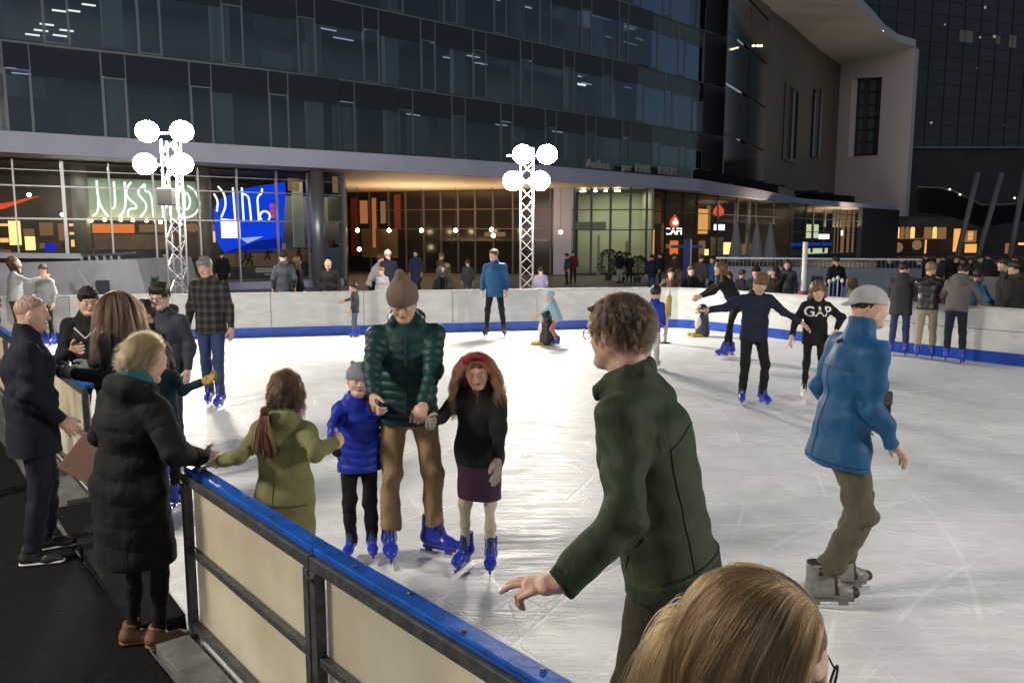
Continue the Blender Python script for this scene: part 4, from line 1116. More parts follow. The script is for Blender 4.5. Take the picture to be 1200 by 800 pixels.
for (u0, u1, v, zz) in ((672, 684, 98, 2.9),):
    a = front(bandpts(FAC, 2.0), u0)[0]; b = front(bandpts(FAC, 2.0), u1)[0]; z = zat(v, a.y)
    bp(MB().beam((a.x, a.y, z), (b.x, b.y, z), .1, .1), 'lit_ceiling_strip', LITE)
# terrace rail and planters along the canopy roof
OLIVE = mat('olive_render', (0.20, 0.18, 0.14), .8, noise=(.35, .12, (6, 6, .4)))
WHITEW = mat('pale_render', (0.64, 0.65, 0.70), .75, noise=(.3, .05))
def wallpoly(line_pts, m, name, par=BLD, th=.4):
    """vertical wall through (x,y,z0,z1) stations"""
    mb = MB()
    for (x0, y0, a0, b0), (x1, y1, a1, b1) in zip(line_pts[:-1], line_pts[1:]):
        mb.quad((x0, y0, a0), (x1, y1, a1), (x1, y1, b1), (x0, y0, b0)); dx, dy = x1 - x0, y1 - y0; L = math.hypot(dx, dy); nx, ny = -dy / L * th, dx / L * th
        mb.quad((x1 + nx, y1 + ny, a1), (x0 + nx, y0 + ny, a0), (x0 + nx, y0 + ny, b0), (x1 + nx, y1 + ny, b1))
    return bp(mb, name, m, par)
# olive wall, its top follows the sweep of the roof
back = []
for u, v in ((868, -6), (880, 4), (893, 12), (908, 22), (922, 34), (935, 46), (948, 57), (961, 68), (975, 76)):
    p, a = front(OLV, max(u, 869)); back.append((p.x, p.y, 5.0, zat(v, p.y)))
wallpoly(back, OLIVE, 'recessed_wall')
frontc = []
for (u, v, Y) in ((940, -60, 62), (968, -28, 66), (990, -8, 70), (1008, 8, 74), (1022, 22, 78), (1036, 38, 83), (1052, 49, 88), (1073, 55, 92)):
    p = aty(u, v, Y); frontc.append(p)
bk = []
for (u, v) in ((820, -66), (845, -30), (868, -6), (893, 12), (915, 28), (935, 46), (955, 63), (975, 76)):
    try: p, a = front(OLV, max(u, 869)); bk.append(Vector((p.x if u > 868 else p.x - (868 - u) * .09, p.y - (868 - max(min(u, 868), 0)) * .09 if u < 868 else p.y, zat(v, p.y))))
    except ValueError: pass
rb = MB(); TH = Vector((0, 0, .75))
NS = 8
def lerp(a, b, t): return a + (b - a) * t
for i in range(len(bk) - 1):
    for (o, fl) in ((Vector((0, 0, 0)), 0), (TH, 1)):
        q = [bk[i] + o, bk[i + 1] + o, frontc[i + 1] + o, frontc[i] + o]; rb.quad(*(q if not fl else q[::-1]))
    rb.quad(frontc[i], frontc[i + 1], frontc[i + 1] + TH, frontc[i] + TH)
bp(rb, 'swept_roof', WHITEW)
e0, e1 = bk[-1], frontc[-1]
ew = MB()
def wedge(a, b):
    return (lerp(e0, e1, a), lerp(e0, e1, b))
# end wall with a tall window opening
wt0, wt1 = .18, .60
zt = lambda t, v: aty(600, v, lerp(e0, e1, t).y).z
cols_ = [0, wt0, wt1, 1]
for i in range(3):
    p, q = lerp(e0, e1, cols_[i]), lerp(e0, e1, cols_[i + 1])
    if i != 1: ew.quad((p.x, p.y, 4.6), (q.x, q.y, 4.6), (q.x, q.y, q.z), (p.x, p.y, p.z))
    else:
        zb0, zb1, zt0, zt1 = zt(wt0, 184), zt(wt1, 182), zt(wt0, 92), zt(wt1, 90)
        ew.quad((p.x, p.y, 4.6), (q.x, q.y, 4.6), (q.x, q.y, zb1), (p.x, p.y, zb0)); ew.quad((p.x, p.y, zt0), (q.x, q.y, zt1), (q.x, q.y, q.z), (p.x, p.y, p.z))
        n_ = Vector((q.y - p.y, -(q.x - p.x), 0)).normalized() * -1.1
        WIN = [(p.x, p.y, zb0), (q.x, q.y, zb1), (q.x, q.y, zt1), (p.x, p.y, zt0)]
        IN = [tuple(Vector(w) + (n_ if n_.y > 0 or True else n_)) for w in WIN]
        for k in range(4): ew.quad(WIN[k], WIN[(k + 1) % 4], IN[(k + 1) % 4], IN[k])
# outer edge of the end wall
ex_ = Vector((1.2, 1.6, 0)); ew.quad((e1.x, e1.y, 4.6), (e1.x + ex_.x, e1.y + ex_.y, 4.6), (e1.x + ex_.x, e1.y + ex_.y, e1.z), tuple(e1))
bp(ew, 'end_wall', WHITEW)
SKYG = mat('window_dusk_paint', (0.10, 0.17, 0.24), .25, spec=.6)  # dusk sky reflection put into the base colour
wi = MB(); P_, Q_ = Vector(IN[0]), Vector(IN[1])
wi.quad(*IN); wobj = bp(wi, 'window', SKYG)
fr_ = MB()
for t in (.02, .36, .66, .97):
    a = lerp(Vector(IN[0]), Vector(IN[1]), t); b = lerp(Vector(IN[3]), Vector(IN[2]), t); w_ = .9 if t == .36 else (1.6 if t == .97 else .25)
    fr_.beam(a - n_ * .15, b - n_ * .15, w_, .2, up=(0, 1, 0))
for t in np.linspace(0.02, .98, 7):
    a = lerp(Vector(IN[0]), Vector(IN[3]), t); b = lerp(Vector(IN[1]), Vector(IN[2]), t); fr_.beam(a - n_ * .14, b - n_ * .14, .15, .16)
bp(fr_, 'window_frame', DARKW, wobj)
for ws in wobj.children: ws.location = (0, 0, 0)
# windows in the olive wall
for (u0, u1, v0, v1) in ((912, 927, 96, 186), (944, 949, 104, 184), (952, 956, 104, 184)):
    a = front(OLV, u0)[0]; b = front(OLV, u1)[0]; z1 = zat(v0, a.y); z0 = zat(v1, a.y); d = (b - a).normalized(); n2 = Vector((d.y, -d.x, 0)) * .06
    o = bp(MB().beam(Vector((a.x, a.y, (z0 + z1) / 2)) + n2, Vector((b.x, b.y, (z0 + z1) / 2)) + n2, .08, z1 - z0), 'window', SPAN)
    c_ = lerp(a, b, .68); mb = MB().box((c_.x + n2.x * 2, c_.y + n2.y * 2, (z0 + z1) / 2), (.5, .1, (z1 - z0) * .96), front(OLV, u0)[1]); bp(mb, 'pane', SKYG, o)
# dark glazed strips between
for (u0, u1, m_) in ((818, 842, DARKW), (843, 868.5, SPAN), (869, 890, SPAN)):
    ln = FAC if u1 < 868 else OLV
    a = front(ln, u0)[0]; b = front(ln, u1)[0]; d = (b - a).normalized(); n2 = Vector((d.y, -d.x, 0)) * .10
    for z in (5.9, 9.3, 12.7, 16.1, 19.5):
        bp(MB().beam(Vector((a.x, a.y, z + 1.6)) + n2, Vector((b.x, b.y, z + 1.6)) + n2, .06, 3.2), 'dark_panel', m_)
# small sloping light clusters under the roof
WL = emission('warm_downlight', (1.0, .75, .5), 5)
for (u, v, Y) in ((966, 0, 72), (972, -1, 72), (1018, 43, 88), (1022, 42, 88), (1026, 41.5, 88), (1031, 41, 88), (883, 54, 60), (888, 54, 60), (892, 54, 60)):
    p = aty(u, v, Y); bp(MB().box(p, (.15, .15, .10)), 'downlight', WL)
# terrace furniture seen above the fascia as dark bushes
TERR = mat('terrace_hedge', (.02, .026, .02), .9, bump=(6, 1))
tr = MB()
for u in list(range(820, 990, 7)):
    p = front(bandpts(CAN, 1.5), u)[0]; hh_ = .5 + .5 * rs.random(); tr.box((p.x, p.y, 5.72 + hh_ / 2), (.9 + rs.random(), .7, hh_), rs.random() * 3)
bp(tr, 'planter_hedge', TERR)
RAILG = mat('terrace_glass_rail', (.10, .14, .15), .2, spec=.7)
tg = MB(); band(tg, [p for p in CAN if 3 < p[0] < 37], .5, .53, 5.72, 6.45); bp(tg, 'glass_balustrade', glass('rail_glass', (.6, .72, .72), .05))
# ------------------------------------------------------------------ ground floor shops
def subx(mb, par):
    p = par.location; mb.v = [(v[0] - p[0], v[1] - p[1], v[2] - p[2]) for v in mb.v]; return mb
def item(line, u0, u1, v0, v1, off, m, name, par, th=.12, top=False):
    """a panel standing along a plan line, `off` metres behind it, seen between the given columns and heights"""
    ln = bandpts(line, off); a, an = front(ln, u0); b, _ = front(ln, u1); Y = (a.y + b.y) / 2; z0, z1 = zat(v1, Y), zat(v0, Y)
    mb = MB().beam((a.x, a.y, (z0 + z1) / 2), (b.x, b.y, (z0 + z1) / 2), th, z1 - z0)
    if par is None: return mb
    return subx(mb, par).build(name, m, par)
def vline(line, u, z0, z1, off, w=.06, d=.12):
    ln = bandpts(line, off); a, an = front(ln, u); return a, an
def lamp(name, loc, power, size, col, rot=(0, 0, 0), size_y=None, par=None):
    d = bpy.data.lights.new(name, 'AREA'); d.energy = power; d.size = size; d.color = col
    if size_y: d.shape = 'RECTANGLE'; d.size_y = size_y
    o = bpy.data.objects.new(name, d); COL.objects.link(o); o.location = loc; o.rotation_euler = rot; return o

STORE = [(-27, 24.6), (-22.5, 27.4), (-18.5, 29.9), (-14.3, 32.5), (-10.4, 35.1), (-7.9, 37.2)]
REC = [(-10.9, 52.6), (2.6, 48.3)]; GRN = [(3.55, 47.9), (8.3, 47.1)]; CAF = [(8.2, 49.0), (17.8, 60.4), (34.6, 79.0)]; BLK = [(33.6, 77.0), (40.5, 84)]
WARMM = emission('warm_panel_glow', (1.0, .50, .14), 1.5); YELM = emission('yellow_panel_glow', (1.0, .66, .22), 2.2)  # shelf light put into the panel materials as their own glow
DIMW = emission('dim_warm_glow', (1.0, .55, .25), .22); ORNG = emission('orange_backlit_panel', (1.0, .25, .05), .9)
GRNB = mat('green_grey_backing', (.40, .50, .38), .7, noise=(1.5, .15)); BRWN = mat('brown_column', (.20, .17, .15), .5, noise=(3, .15))
NEON = emission('white_neon', (.86, 1.0, .93), 1.7); SWSH = emission('orange_backlit_swoosh', (1.0, .10, .02), .95)
LEDB = emission('blue_led_screen', (.005, .06, .95), .95); LEDW = emission('white_led_area', (1, 1, 1), 1.6); LEDP = emission('red_led_patch', (1.0, .08, .12), .8); LEDC = emission('pale_led_beam', (.45, .6, 1.0), .9); LEDD = emission('deep_blue_led', (.004, .02, .35), .8)
SHD = mat('shop_interior', (.10, .085, .07), .8, noise=(.6, .4)); SHF = mat('shop_shelf', (.05, .04, .035), .7)
BULB = emission('warm_bulb', (1.0, .72, .42), 22); BULBW = emission('white_spot', (1.0, .93, .85), 14)
MULW = mat('pale_mullion', (.42, .42, .44), .35, metal=.4)

# --- the big glazed store at the left
ST = empty('sports_store', (-18, 31, 0), 0, 'big glazed store with orange lit shelves under the white canopy', 'shop')
ln = bandpts(STORE, 8.0); mb = MB(); band(mb, STORE, 7.8, 8.0, -.1, 5.05); subx(mb, ST).build('back_wall', SHD, ST)
mb = MB(); A_ = bandpts(STORE, .1); B_ = bandpts(STORE, 8.0)
for i in range(len(STORE) - 1): mb.quad((*A_[i], .2), (*A_[i + 1], .2), (*B_[i + 1], .2), (*B_[i], .2)); mb.quad((*A_[i], 4.95), (*B_[i], 4.95), (*B_[i + 1], 4.95), (*A_[i + 1], 4.95))
subx(mb, ST).build('floor_and_ceiling', SHD, ST)
mb = MB(); band(mb, STORE, -.06, .2, -.1, .22); subx(mb, ST).build('plinth', CONC, ST)
mb = MB(); band(mb, STORE, 0, .03, .24, 5.0); subx(mb, ST).build('shop_window', GL3, ST)
for zz, w_ in ((4.02, .05), (2.80, .06), (4.62, .03)): mb = MB(); band(mb, STORE, -.04, .05, zz, zz + w_); subx(mb, ST).build('transom', MULW, ST)
for u in (21, 78, 132, 183, 235, 280, 326, 362, 404):
    a, an = front(STORE, u); w_ = .12 if u in (78,) else .06
    subx(MB().box((a.x, a.y, 2.6), (w_, .16, 4.8), an), ST).build('mullion', MULW, ST)
for (u0, u1, v0, v1, off, m_) in ((0, 10, 279, 284, 5, WARMM), (-20, 12, 293, 296, 4, DIMW), (11, 25, 259, 287, 4, YELM), (29, 41, 277, 293, 3, YELM), (28, 41, 268, 276, 3, DIMW), (47, 63, 261, 276, 5, DIMW), (46, 62, 285, 291, 5, DIMW),
        (69, 76, 262, 282, 5, DIMW), (82, 92, 262, 265, 5, WARMM), (82, 93, 272, 275, 5, WARMM), (83, 90, 281, 289, 5, WARMM), (109, 158, 262.5, 273, 2.0, ORNG), (164, 200, 263, 272, 4, DIMW), (215, 254, 263, 271, 4, DIMW), (246, 252, 271, 284, 3, WARMM),
        (224, 229, 262, 272, 3, DIMW), (392, 403, 206, 226, 2, DIMW), (340, 352, 205, 224, 3, DIMW), (330, 334, 285, 300, 4, DIMW), (0, 20, 262, 265, 6, WARMM), (95, 105, 300, 303, 5, DIMW)):
    item(STORE, u0, u1, v0, v1, off, m_, 'display_panel', ST)  # lit shelves imitated by panels that glow by themselves
rs2 = random.Random(8)
for k in range(34):
    u = rs2.uniform(-10, 395); v = rs2.choice([282, 286, 291, 297, 302]); w_ = rs2.uniform(3, 9); item(STORE, u, u + w_, v, v + rs2.uniform(3, 9), rs2.uniform(3, 6.5), mat('stock_%d' % (k % 5), [(.12, .03, .02), (.05, .06, .12), (.22, .18, .14), (.03, .03, .03), (.10, .12, .10)][k % 5], .8), 'stock', ST, th=.4)
for (u, v) in ((38, 229), (124, 258), (143, 258), (157, 258.5), (173, 259), (189, 261), (212, 263), (75, 252), (108, 259)):
    a = front(bandpts(STORE, .7), u)[0]; subx(MB().lathe([(.01, 0), (.07, .03), (.07, .1), (.03, .14)], (a.x, a.y, zat(v, a.y) - .05), 10), ST).build('spot_lamp', BULBW if u in (75, 38) else BULB, ST)
for u in (97, 241, 373):   # round columns behind the glass
    a = front(bandpts(STORE, -.9 if u == 373 else .9), u)[0]; subx(MB().lathe([(.30, .0), (.30, 5.05)], (a.x, a.y, 0), 20), ST).build('column', BRWN if u != 373 else mat('steel_column', (.3, .32, .35), .3, metal=.6), ST, smooth=True)
item(STORE, 344, 356, 206, 290, 3, GRNB, 'green_panel', ST); item(STORE, 384, 402, 232, 262, 2.2, GRNB, 'green_panel', ST)
mb = MB().beam((-7.9, 37.3, 2.5), (-10.9, 52.6, 2.5), .3, 5.1); subx(mb, ST).build('side_wall', DARKW, ST)
c = front(bandpts(STORE, 4), 150)[0]; lamp('store_lamp', (c.x, c.y, 4.8), 210, 9, (1, .72, .45), (0, 0, R(32)), 3)
c = front(bandpts(STORE, 3), 320)[0]; lamp('store_lamp', (c.x, c.y, 4.8), 150, 8, (1, .75, .5), (0, 0, R(35)), 3)
# --- orange tick sign
g = front(bandpts(STORE, .35), 20)
an = g[1]; yy = g[0].y
def onplane(line, off, pts, z_of=lambda v, Y: zat(v, Y)):
    out = []
    l2 = bandpts(line, off)
    for u, v in pts:
        p = front(l2, u)[0]; out.append(Vector((p.x, p.y, zat(v, p.y))))
    return out
sw = [(-28, 205), (-25, 226), (-14, 240), (0, 245.5), (8, 244.5), (22, 239.5), (36, 234.5), (50, 229.8), (36, 232), (18, 236.5), (6, 238.5), (-3, 238), (-9, 233), (-8, 224), (-12, 214)]
P3 = onplane(STORE, .35, sw); th_ = Vector((.05, -.08, 0))
swo = empty('swoosh_sign', P3[3], 0, 'orange swoosh tick glowing behind the glass at the left edge', 'sign')
mb = MB(); nsw = len(P3); pf = [p - P3[3] for p in P3]
top_ = pf[0:8]; bot_ = [pf[0]] + pf[-1:7:-1] + [pf[7]]
mb.poly([p + th_ for p in pf]); mb.poly([p - th_ for p in pf][::-1])
for k in range(nsw): mb.quad(pf[k] + th_, pf[k] - th_, pf[(k + 1) % nsw] - th_, pf[(k + 1) % nsw] + th_)
mb.build('backlit_face', SWSH, swo)
# --- white neon letters
NL = {'letter_j': [[(85, 55), (85, 130), (95, 190), (115, 230), (140, 258)], [(88, 150), (85, 210), (75, 240), (50, 255)]],
      'letter_u': [[(180, 60), (182, 180), (175, 210), (160, 215)], [(240, 62), (240, 160), (235, 210), (215, 245), (195, 260)]],
      'letter_s': [[(278, 65), (254, 90), (242, 130), (262, 165), (300, 195), (295, 215), (250, 214), (249, 262)], [(352, 75), (305, 120), (330, 155), (357, 190), (347, 230), (315, 262)]],
      'letter_t': [[(350, 75), (350, 118), (380, 120), (388, 180), (390, 265)], [(440, 118), (446, 265)]],
      'letter_d': [[(570, 220), (570, 122), (590, 128), (603, 170), (590, 215), (570, 220)], [(590, 85), (630, 110), (656, 180), (640, 230), (600, 262), (530, 268), (520, 120)]],
      'letter_o': [[(735, 130), (757, 170), (747, 230)], [(760, 88), (795, 130), (800, 200), (770, 262)]],
      'letter_i': [[(842, 95), (845, 180), (848, 275)]],
      'letter_tall_t': [[(892, 95), (893, 180), (895, 278)], [(893, 130), (928, 140), (933, 200), (937, 280)], [(1005, 100), (1003, 130), (976, 145), (978, 210), (980, 280)]],
      'full_stop': [[(1015 + 28 * math.sin(a), 256 - 28 * math.cos(a)) for a in np.linspace(-2.4, 2.4, 14)]]}
def smooth_poly(pts, n=3):
    for _ in range(n):
        q = [pts[0]]
        for a, b in zip(pts[:-1], pts[1:]): q += [(a[0] * .75 + b[0] * .25, a[1] * .75 + b[1] * .25), (a[0] * .25 + b[0] * .75, a[1] * .25 + b[1] * .75)]
        pts = q + [pts[-1]]
    return pts
o0 = onplane(STORE, .55, [(150, 240)])[0]
ns = empty('neon_sign', o0, 0, 'white double stroke neon letters reading JUST DO IT. in the store window', 'sign')
for nm, strokes in NL.items():
    mb = MB()
    for stt in strokes: mb.tube([p - o0 for p in onplane(STORE, .55, [(100 + x / 4.8, 200 + y / 4.8) for x, y in smooth_poly(stt, 2)])], .042, 7)
    mb.build(nm, NEON, ns, smooth=True)
bk_ = item(STORE, 107, 234, 211, 256, .95, None, None, None, th=.06); bk_.v = [(v[0] - o0.x, v[1] - o0.y, v[2] - o0.z) for v in bk_.v]; bk_.build('backing_panel', GRNB, ns)
lamp('sign_fill', (o0.x + .1, o0.y - .5, 4.8), 70, 5, (.9, 1, .9), (R(-25), 0, an), .3)  # unseen strip added to brighten the panel behind the letters
# --- blue LED screen
P0 = onplane(STORE, 1.6, [(290, 250)])[0]
led = empty('led_screen', P0, 0, 'big blue LED screen with a white square behind the store glass', 'screen')
def ledpoly(pts, m, nm, off):
    q = [p - P0 for p in onplane(STORE, off, pts)]; mb = MB(); mb.poly(q); bq = [p + Vector((-.04, .06, 0)) for p in q]; mb.poly(bq[::-1])
    for k in range(len(q)): mb.quad(q[k], bq[k], bq[(k + 1) % len(q)], q[(k + 1) % len(q)])
    return mb.build(nm, m, led)
ledpoly([(252, 245), (262, 232), (290, 221), (336, 213), (337, 224), (330, 292), (262, 296), (253, 280)], LEDB, 'blue_picture', 1.6)
ledpoly([(260, 256), (282, 258), (282, 279), (260, 279)], LEDW, 'white_square', 1.5)
ledpoly([(282, 279), (309, 277), (290, 285)], LEDC, 'light_beam', 1.5)
ledpoly([(262, 296), (330, 291), (330, 278), (300, 283)], LEDD, 'dark_slope', 1.52)
for q in range(3): ledpoly([(318.5, 239 + q * 6), (323, 238.6 + q * 6), (323, 243 + q * 6), (318, 243.6 + q * 6)], LEDP, 'red_patch', 1.5)
# small blue screen on the shelf
ss = item(STORE, 52, 65, 285, 294, 2.0, None, None, None); c = Vector(np.mean(ss.v, axis=0)); o = empty('small_screen', c, 0, 'small blue screen on a shelf low in the store window', 'screen'); subx(ss, o).build('display', emission('small_blue_screen', (.02, .03, .8), .7), o)
# --- photo posters low in the windows
POSTG = mat('poster_dusk_sky', (.30, .17, .11), .6, noise=(1.2, .3)); POSTD = mat('poster_dark_ground', (.045, .05, .075), .6, noise=(3, .4)); POSTW = mat('poster_white_print', (.6, .55, .5), .6); POSTS = mat('poster_silhouette', (.02, .018, .02), .7)
def poster(label, u0, u1, v0, v1, vh, figs, words=None, off=.45):
    c = onplane(STORE, off, [((u0 + u1) / 2, (v0 + v1) / 2)])[0]; r = empty('window_poster', c, 0, label, 'poster')
    for (a0, a1, m_, nm) in ((v0, vh, POSTG, 'sky_print'), (vh, v1, POSTD, 'ground_print')):
        mb = item(STORE, u0, u1, a0, a1, off, None, None, None, th=.03); mb.v = [(v[0] - c.x, v[1] - c.y, v[2] - c.z) for v in mb.v]; mb.build(nm, m_, r)
    for (fu, fv, sc) in figs:
        mb = MB(); q = lambda du, dv: onplane(STORE, off - .03, [(fu + du * sc, fv + dv * sc)])[0] - c
        for a, b in (((0, -8), (0, -3)), ((0, -3), (-3, 1)), ((-3, 1), (-5, 4)), ((0, -3), (3, 0)), ((3, 0), (2, 5)), ((0, -7), (-3, -4)), ((0, -7), (3, -6))): mb.tube([q(*a), q(*b)], .045 * sc, 5)
        mb.lathe([(.01, -.08 * sc), (.08 * sc, 0), (.01, .09 * sc)], q(0, -9.5), 8); mb.build('printed_runner', POSTS, r)
    if words:
        mb = MB()
        for (a, b, vv, hh_) in words:
            x = a
            while x < b:
                w_ = rs2.uniform(1.2, 2.4); p, q2 = onplane(STORE, off - .03, [(x, vv), (min(x + w_, b), vv)]); p -= c; q2 -= c; mb.beam(p, q2, .02, hh_); x += w_ + .6
        mb.build('printed_words', POSTW, r)
    return r
poster('dusk photo poster of runners low in the window right of the blue screen', 258, 328, 297, 327, 312, [(287, 305, 1.0), (292, 307, .9), (313, 301, .8)], [(298, 322, 316.5, .22), (308, 320, 321.5, .06)])
poster('narrow dusk photo poster with one runner beside the steel column', 329, 363, 292, 324, 306, [(350, 300, .9)])
poster('wide landscape photo poster low in the window under the orange panel', 110, 205, 275, 306, 292, [])
# --- recess with warm soffit, dark glazing and pendant bulbs
RC = empty('arcade_recess', (-4, 50, 0), 0, 'deep recess under the canopy with dark glazing and warm lit ceiling', 'shop')
DG = mat('dark_shop_glass', (.022, .018, .015), .12, spec=.9)
mb = MB(); band(mb, REC, 0, .2, -.1, 5.05); subx(mb, RC).build('glazed_wall', DG, RC)
for u in (434, 456, 476, 497, 517, 537, 557, 578, 601, 625, 645):
    a, an2 = front(REC, u); subx(MB().box((a.x, a.y - .05, 2.5), (.09, .1, 5.1), an2), RC).build('mullion', mat('bronze_mullion', (.14, .11, .09), .4), RC)
for zz in (3.85, 2.65): mb = MB(); band(mb, REC, -.06, -.01, zz, zz + .05); subx(mb, RC).build('transom', mat('bronze_mullion', (.1, .08, .06), .4), RC)
for (u0, u1, v0, v1, m_) in ((412, 419, 232, 300, mat('red_wall', (.22, .05, .02), .7)), (423, 431, 235, 262, emission('amber_door_glow', (1, .35, .12), .35)), (437, 441, 232, 290, emission('amber_door_glow', (1, .35, .12), .35)), (424, 466, 268, 302, mat('timber_panels', (.20, .13, .07), .6, noise=(1, .3))), (447, 452, 236, 262, DIMW), (463, 470, 228, 268, mat('red_wall', (.22, .05, .02), .7))):
    item(REC, u0, u1, v0, v1, -.12, m_, 'lit_panel', RC)
for (u, v) in ((419, 270), (456, 270), (494, 270), (534, 270), (576, 269), (578, 276), (657, 272), (421, 292)):
    p = aty(u, v, 46.5); r = empty('pendant_lamp', (p.x, p.y, p.z), 0, 'small warm bulb hanging in the arcade recess under the canopy', 'lamp', 'small warm bulbs in the recess')
    MB().lathe([(.01, -.12), (.10, -.07), (.12, 0), (.07, .09), (.02, .12)], (0, 0, 0), 12).build('bulb', BULB, r, smooth=True)
    MB().tube([(0, 0, .12), (0, 0, 5.0 - p.z)], .012, 5).build('cable', BLACKR, r)
item(REC, 568, 592, 272, 277, -1, DIMW, 'lit_panel', RC)
lamp('recess_lamp', (-5.5, 46, 1.9), 420, 5, (1, .66, .36), (R(180), 0, 0), 3); lamp('recess_lamp', (0, 46.5, 1.9), 120, 3, (1, .66, .36), (R(180), 0, 0), 2)
# --- pale pier and greenish glazed lobby
LB = empty('glazed_lobby', (6, 48, 0), 0, 'tall pale green lit lobby behind dark mullions', 'shop')
LOBW = mat('lobby_wall', (.42, .44, .30), .8, noise=(.4, .15))
subx(MB().beam((2.55, 48.2, 2.5), (3.6, 47.9, 2.5), .5, 5.15), LB).build('pier', CONC, LB)
mb = MB(); band(mb, GRN, 4.6, 4.8, -.1, 5.05); subx(mb, LB).build('back_wall', LOBW, LB)
subx(MB().box((6, 50, .0), (5.4, 4.4, .1)), LB).build('lobby_floor', PAVE, LB)
for x in (3.5, 8.35): subx(MB().box((x, 50.1, 2.5), (.12, 4.8, 5.1)), LB).build('side_wall', LOBW, LB)
mb = MB(); band(mb, GRN, 0, .03, .0, 5.0); subx(mb, LB).build('shop_window', GL3, LB)
for u in (673, 692.5, 715, 738, 757): a, an2 = front(GRN, max(672, u)); subx(MB().box((a.x, a.y - .06, 2.5), (.14 if u > 680 else .08, .12, 5.1), an2), LB).build('mullion', DARKW, LB)
for zz in (3.72, 2.55): mb = MB(); band(mb, GRN, -.1, -.02, zz, zz + .07); subx(mb, LB).build('transom', DARKW, LB)
item(GRN, 673, 710, 260, 270, 2.0, mat('lobby_sign_band', (.10, .11, .10), .6), 'sign_band', LB); item(GRN, 733, 737, 282, 330, 1.0, mat('lobby_post', (.4, .38, .33), .6), 'post', LB); item(GRN, 700, 703, 276, 330, .2, mat('lobby_post', (.4, .38, .33), .6), 'post', LB)
for u in (681, 684, 697, 709, 721, 724): a = front(bandpts(GRN, .8), u)[0]; subx(MB().box((a.x, a.y, 4.9), (.18, .18, .08)), LB).build('spot_lamp', BULBW, LB)
lamp('lobby_lamp', (6, 49.6, 4.9), 120, 4, (1, 1, .78), (0, 0, 0), 2.4)
# --- cafes further right
CF = empty('cafe_row', (22, 64, 0), 0, 'row of cafes with orange lamps and lit panels under the canopy end', 'shop')
mb = MB(); band(mb, CAF, 7.0, 7.2, -.1, 5.05); subx(mb, CF).build('back_wall', mat('cafe_back_wall', (.12, .08, .06), .8, noise=(.5, .4)), CF)
mb = MB(); A_ = bandpts(CAF, .0); B_ = bandpts(CAF, 7.0)
for i in range(len(CAF) - 1): mb.quad((*A_[i], 4.97), (*B_[i], 4.97), (*B_[i + 1], 4.97), (*A_[i + 1], 4.97))
subx(mb, CF).build('ceiling', SHD, CF)
mb = MB(); band(mb, CAF, 0, .03, .0, 5.0); subx(mb, CF).build('shop_window', GL3, CF)
for u in (760, 779, 800, 816, 840, 862, 884, 905, 925, 943): a, an2 = front(CAF, u); subx(MB().box((a.x, a.y - .06, 2.5), (.09, .12, 5.1), an2), CF).build('mullion', DARKW, CF)
for zz in (3.72, 2.6): mb = MB(); band(mb, CAF, -.1, -.02, zz, zz + .06); subx(mb, CF).build('transom', DARKW, CF)
RED = emission('red_lantern_glow', (1.0, .10, .04), 1.0); WSIGN = emission('white_lit_sign', (.95, 1.0, 1.0), 2.4); AMB = emission('amber_panel_glow', (1.0, .48, .12), .95)
PALEG = emission('pale_shelf_glow', (.85, 1.0, .65), .8); BLUS = emission('blue_shelf_band', (.02, .12, .8), .35); TANW = mat('tan_curtain', (.35, .24, .14), .8, noise=(3, .3, (8, 8, .3)))
for (u0, u1, v0, v1, off, m_) in ((761, 766, 268, 300, 2, AMB), (774, 778, 262, 298, 2, TANW), (763, 773, 232, 262, 3, TANW), (817, 828, 245, 274, 2.0, AMB), (828, 831, 241, 270, 2.2, DIMW), (837, 848, 263, 270, 1.5, WSIGN), (834, 847, 278, 300, 1.5, mat('poster_pillar', (.3, .26, .3), .6, noise=(3, .6))),
        (849, 859, 284, 298, 3, YELM), (862, 866, 286, 297, 3, WARMM), (820, 826, 282, 300, 3, DIMW), (827, 830, 292, 299, 2.5, YELM), (786, 794, 282, 298, 2, ORNG), (870, 884, 286, 299, 3, DIMW), (778, 784, 286, 291, 2, DIMW),
        (943, 958, 263, 279, 3, PALEG), (960, 971, 274.5, 280, 2.5, WSIGN), (925, 975, 284.5, 288, 2, BLUS), (946, 970, 291, 297, 3, PALEG), (984, 987, 270, 276, 3, WSIGN), (944, 1000, 240, 250, 4.5, DIMW), (975, 1000, 252, 296, 5.0, DIMW)):
    item(CAF, u0, u1, v0, v1, off, m_, 'display_panel', CF)  # light on the cafe shelves is put into the panels as emission
for u in (975, 979, 983, 990, 996, 951, 965): item(CAF, u, u + 1.4, 240, 296, 2.6, DARKW, 'mullion', CF)
for (u, v, r_, nm, mt) in ((790, 260, .34, 'red_drop_lamp', RED), (841, 247, .42, 'red_lantern', RED)):
    a = front(bandpts(CAF, 1.2), u)[0]; c = empty(nm, (a.x, a.y, zat(v, a.y)), 0, 'glowing red drop shaped lamp above the cafe sign' if nm[4] == 'd' else 'round red lantern high in the cafe window', 'lamp')
    MB().lathe([(.02, -.42), (r_ * .7, -.34), (r_, -.12), (r_ * .8, .14), (r_ * .35, .36), (.02, .5)], (0, 0, 0), 14).build('glowing_shade', mt, c, smooth=True)
    if nm[4] == 'd': MB().lathe([(.01, -.25), (.14, -.18), (.2, -.06), (.1, .12), (.01, .25)], (0, -.24, 0), 12).build('bright_core', emission('white_core', (1, .75, .7), 3), c, smooth=True)
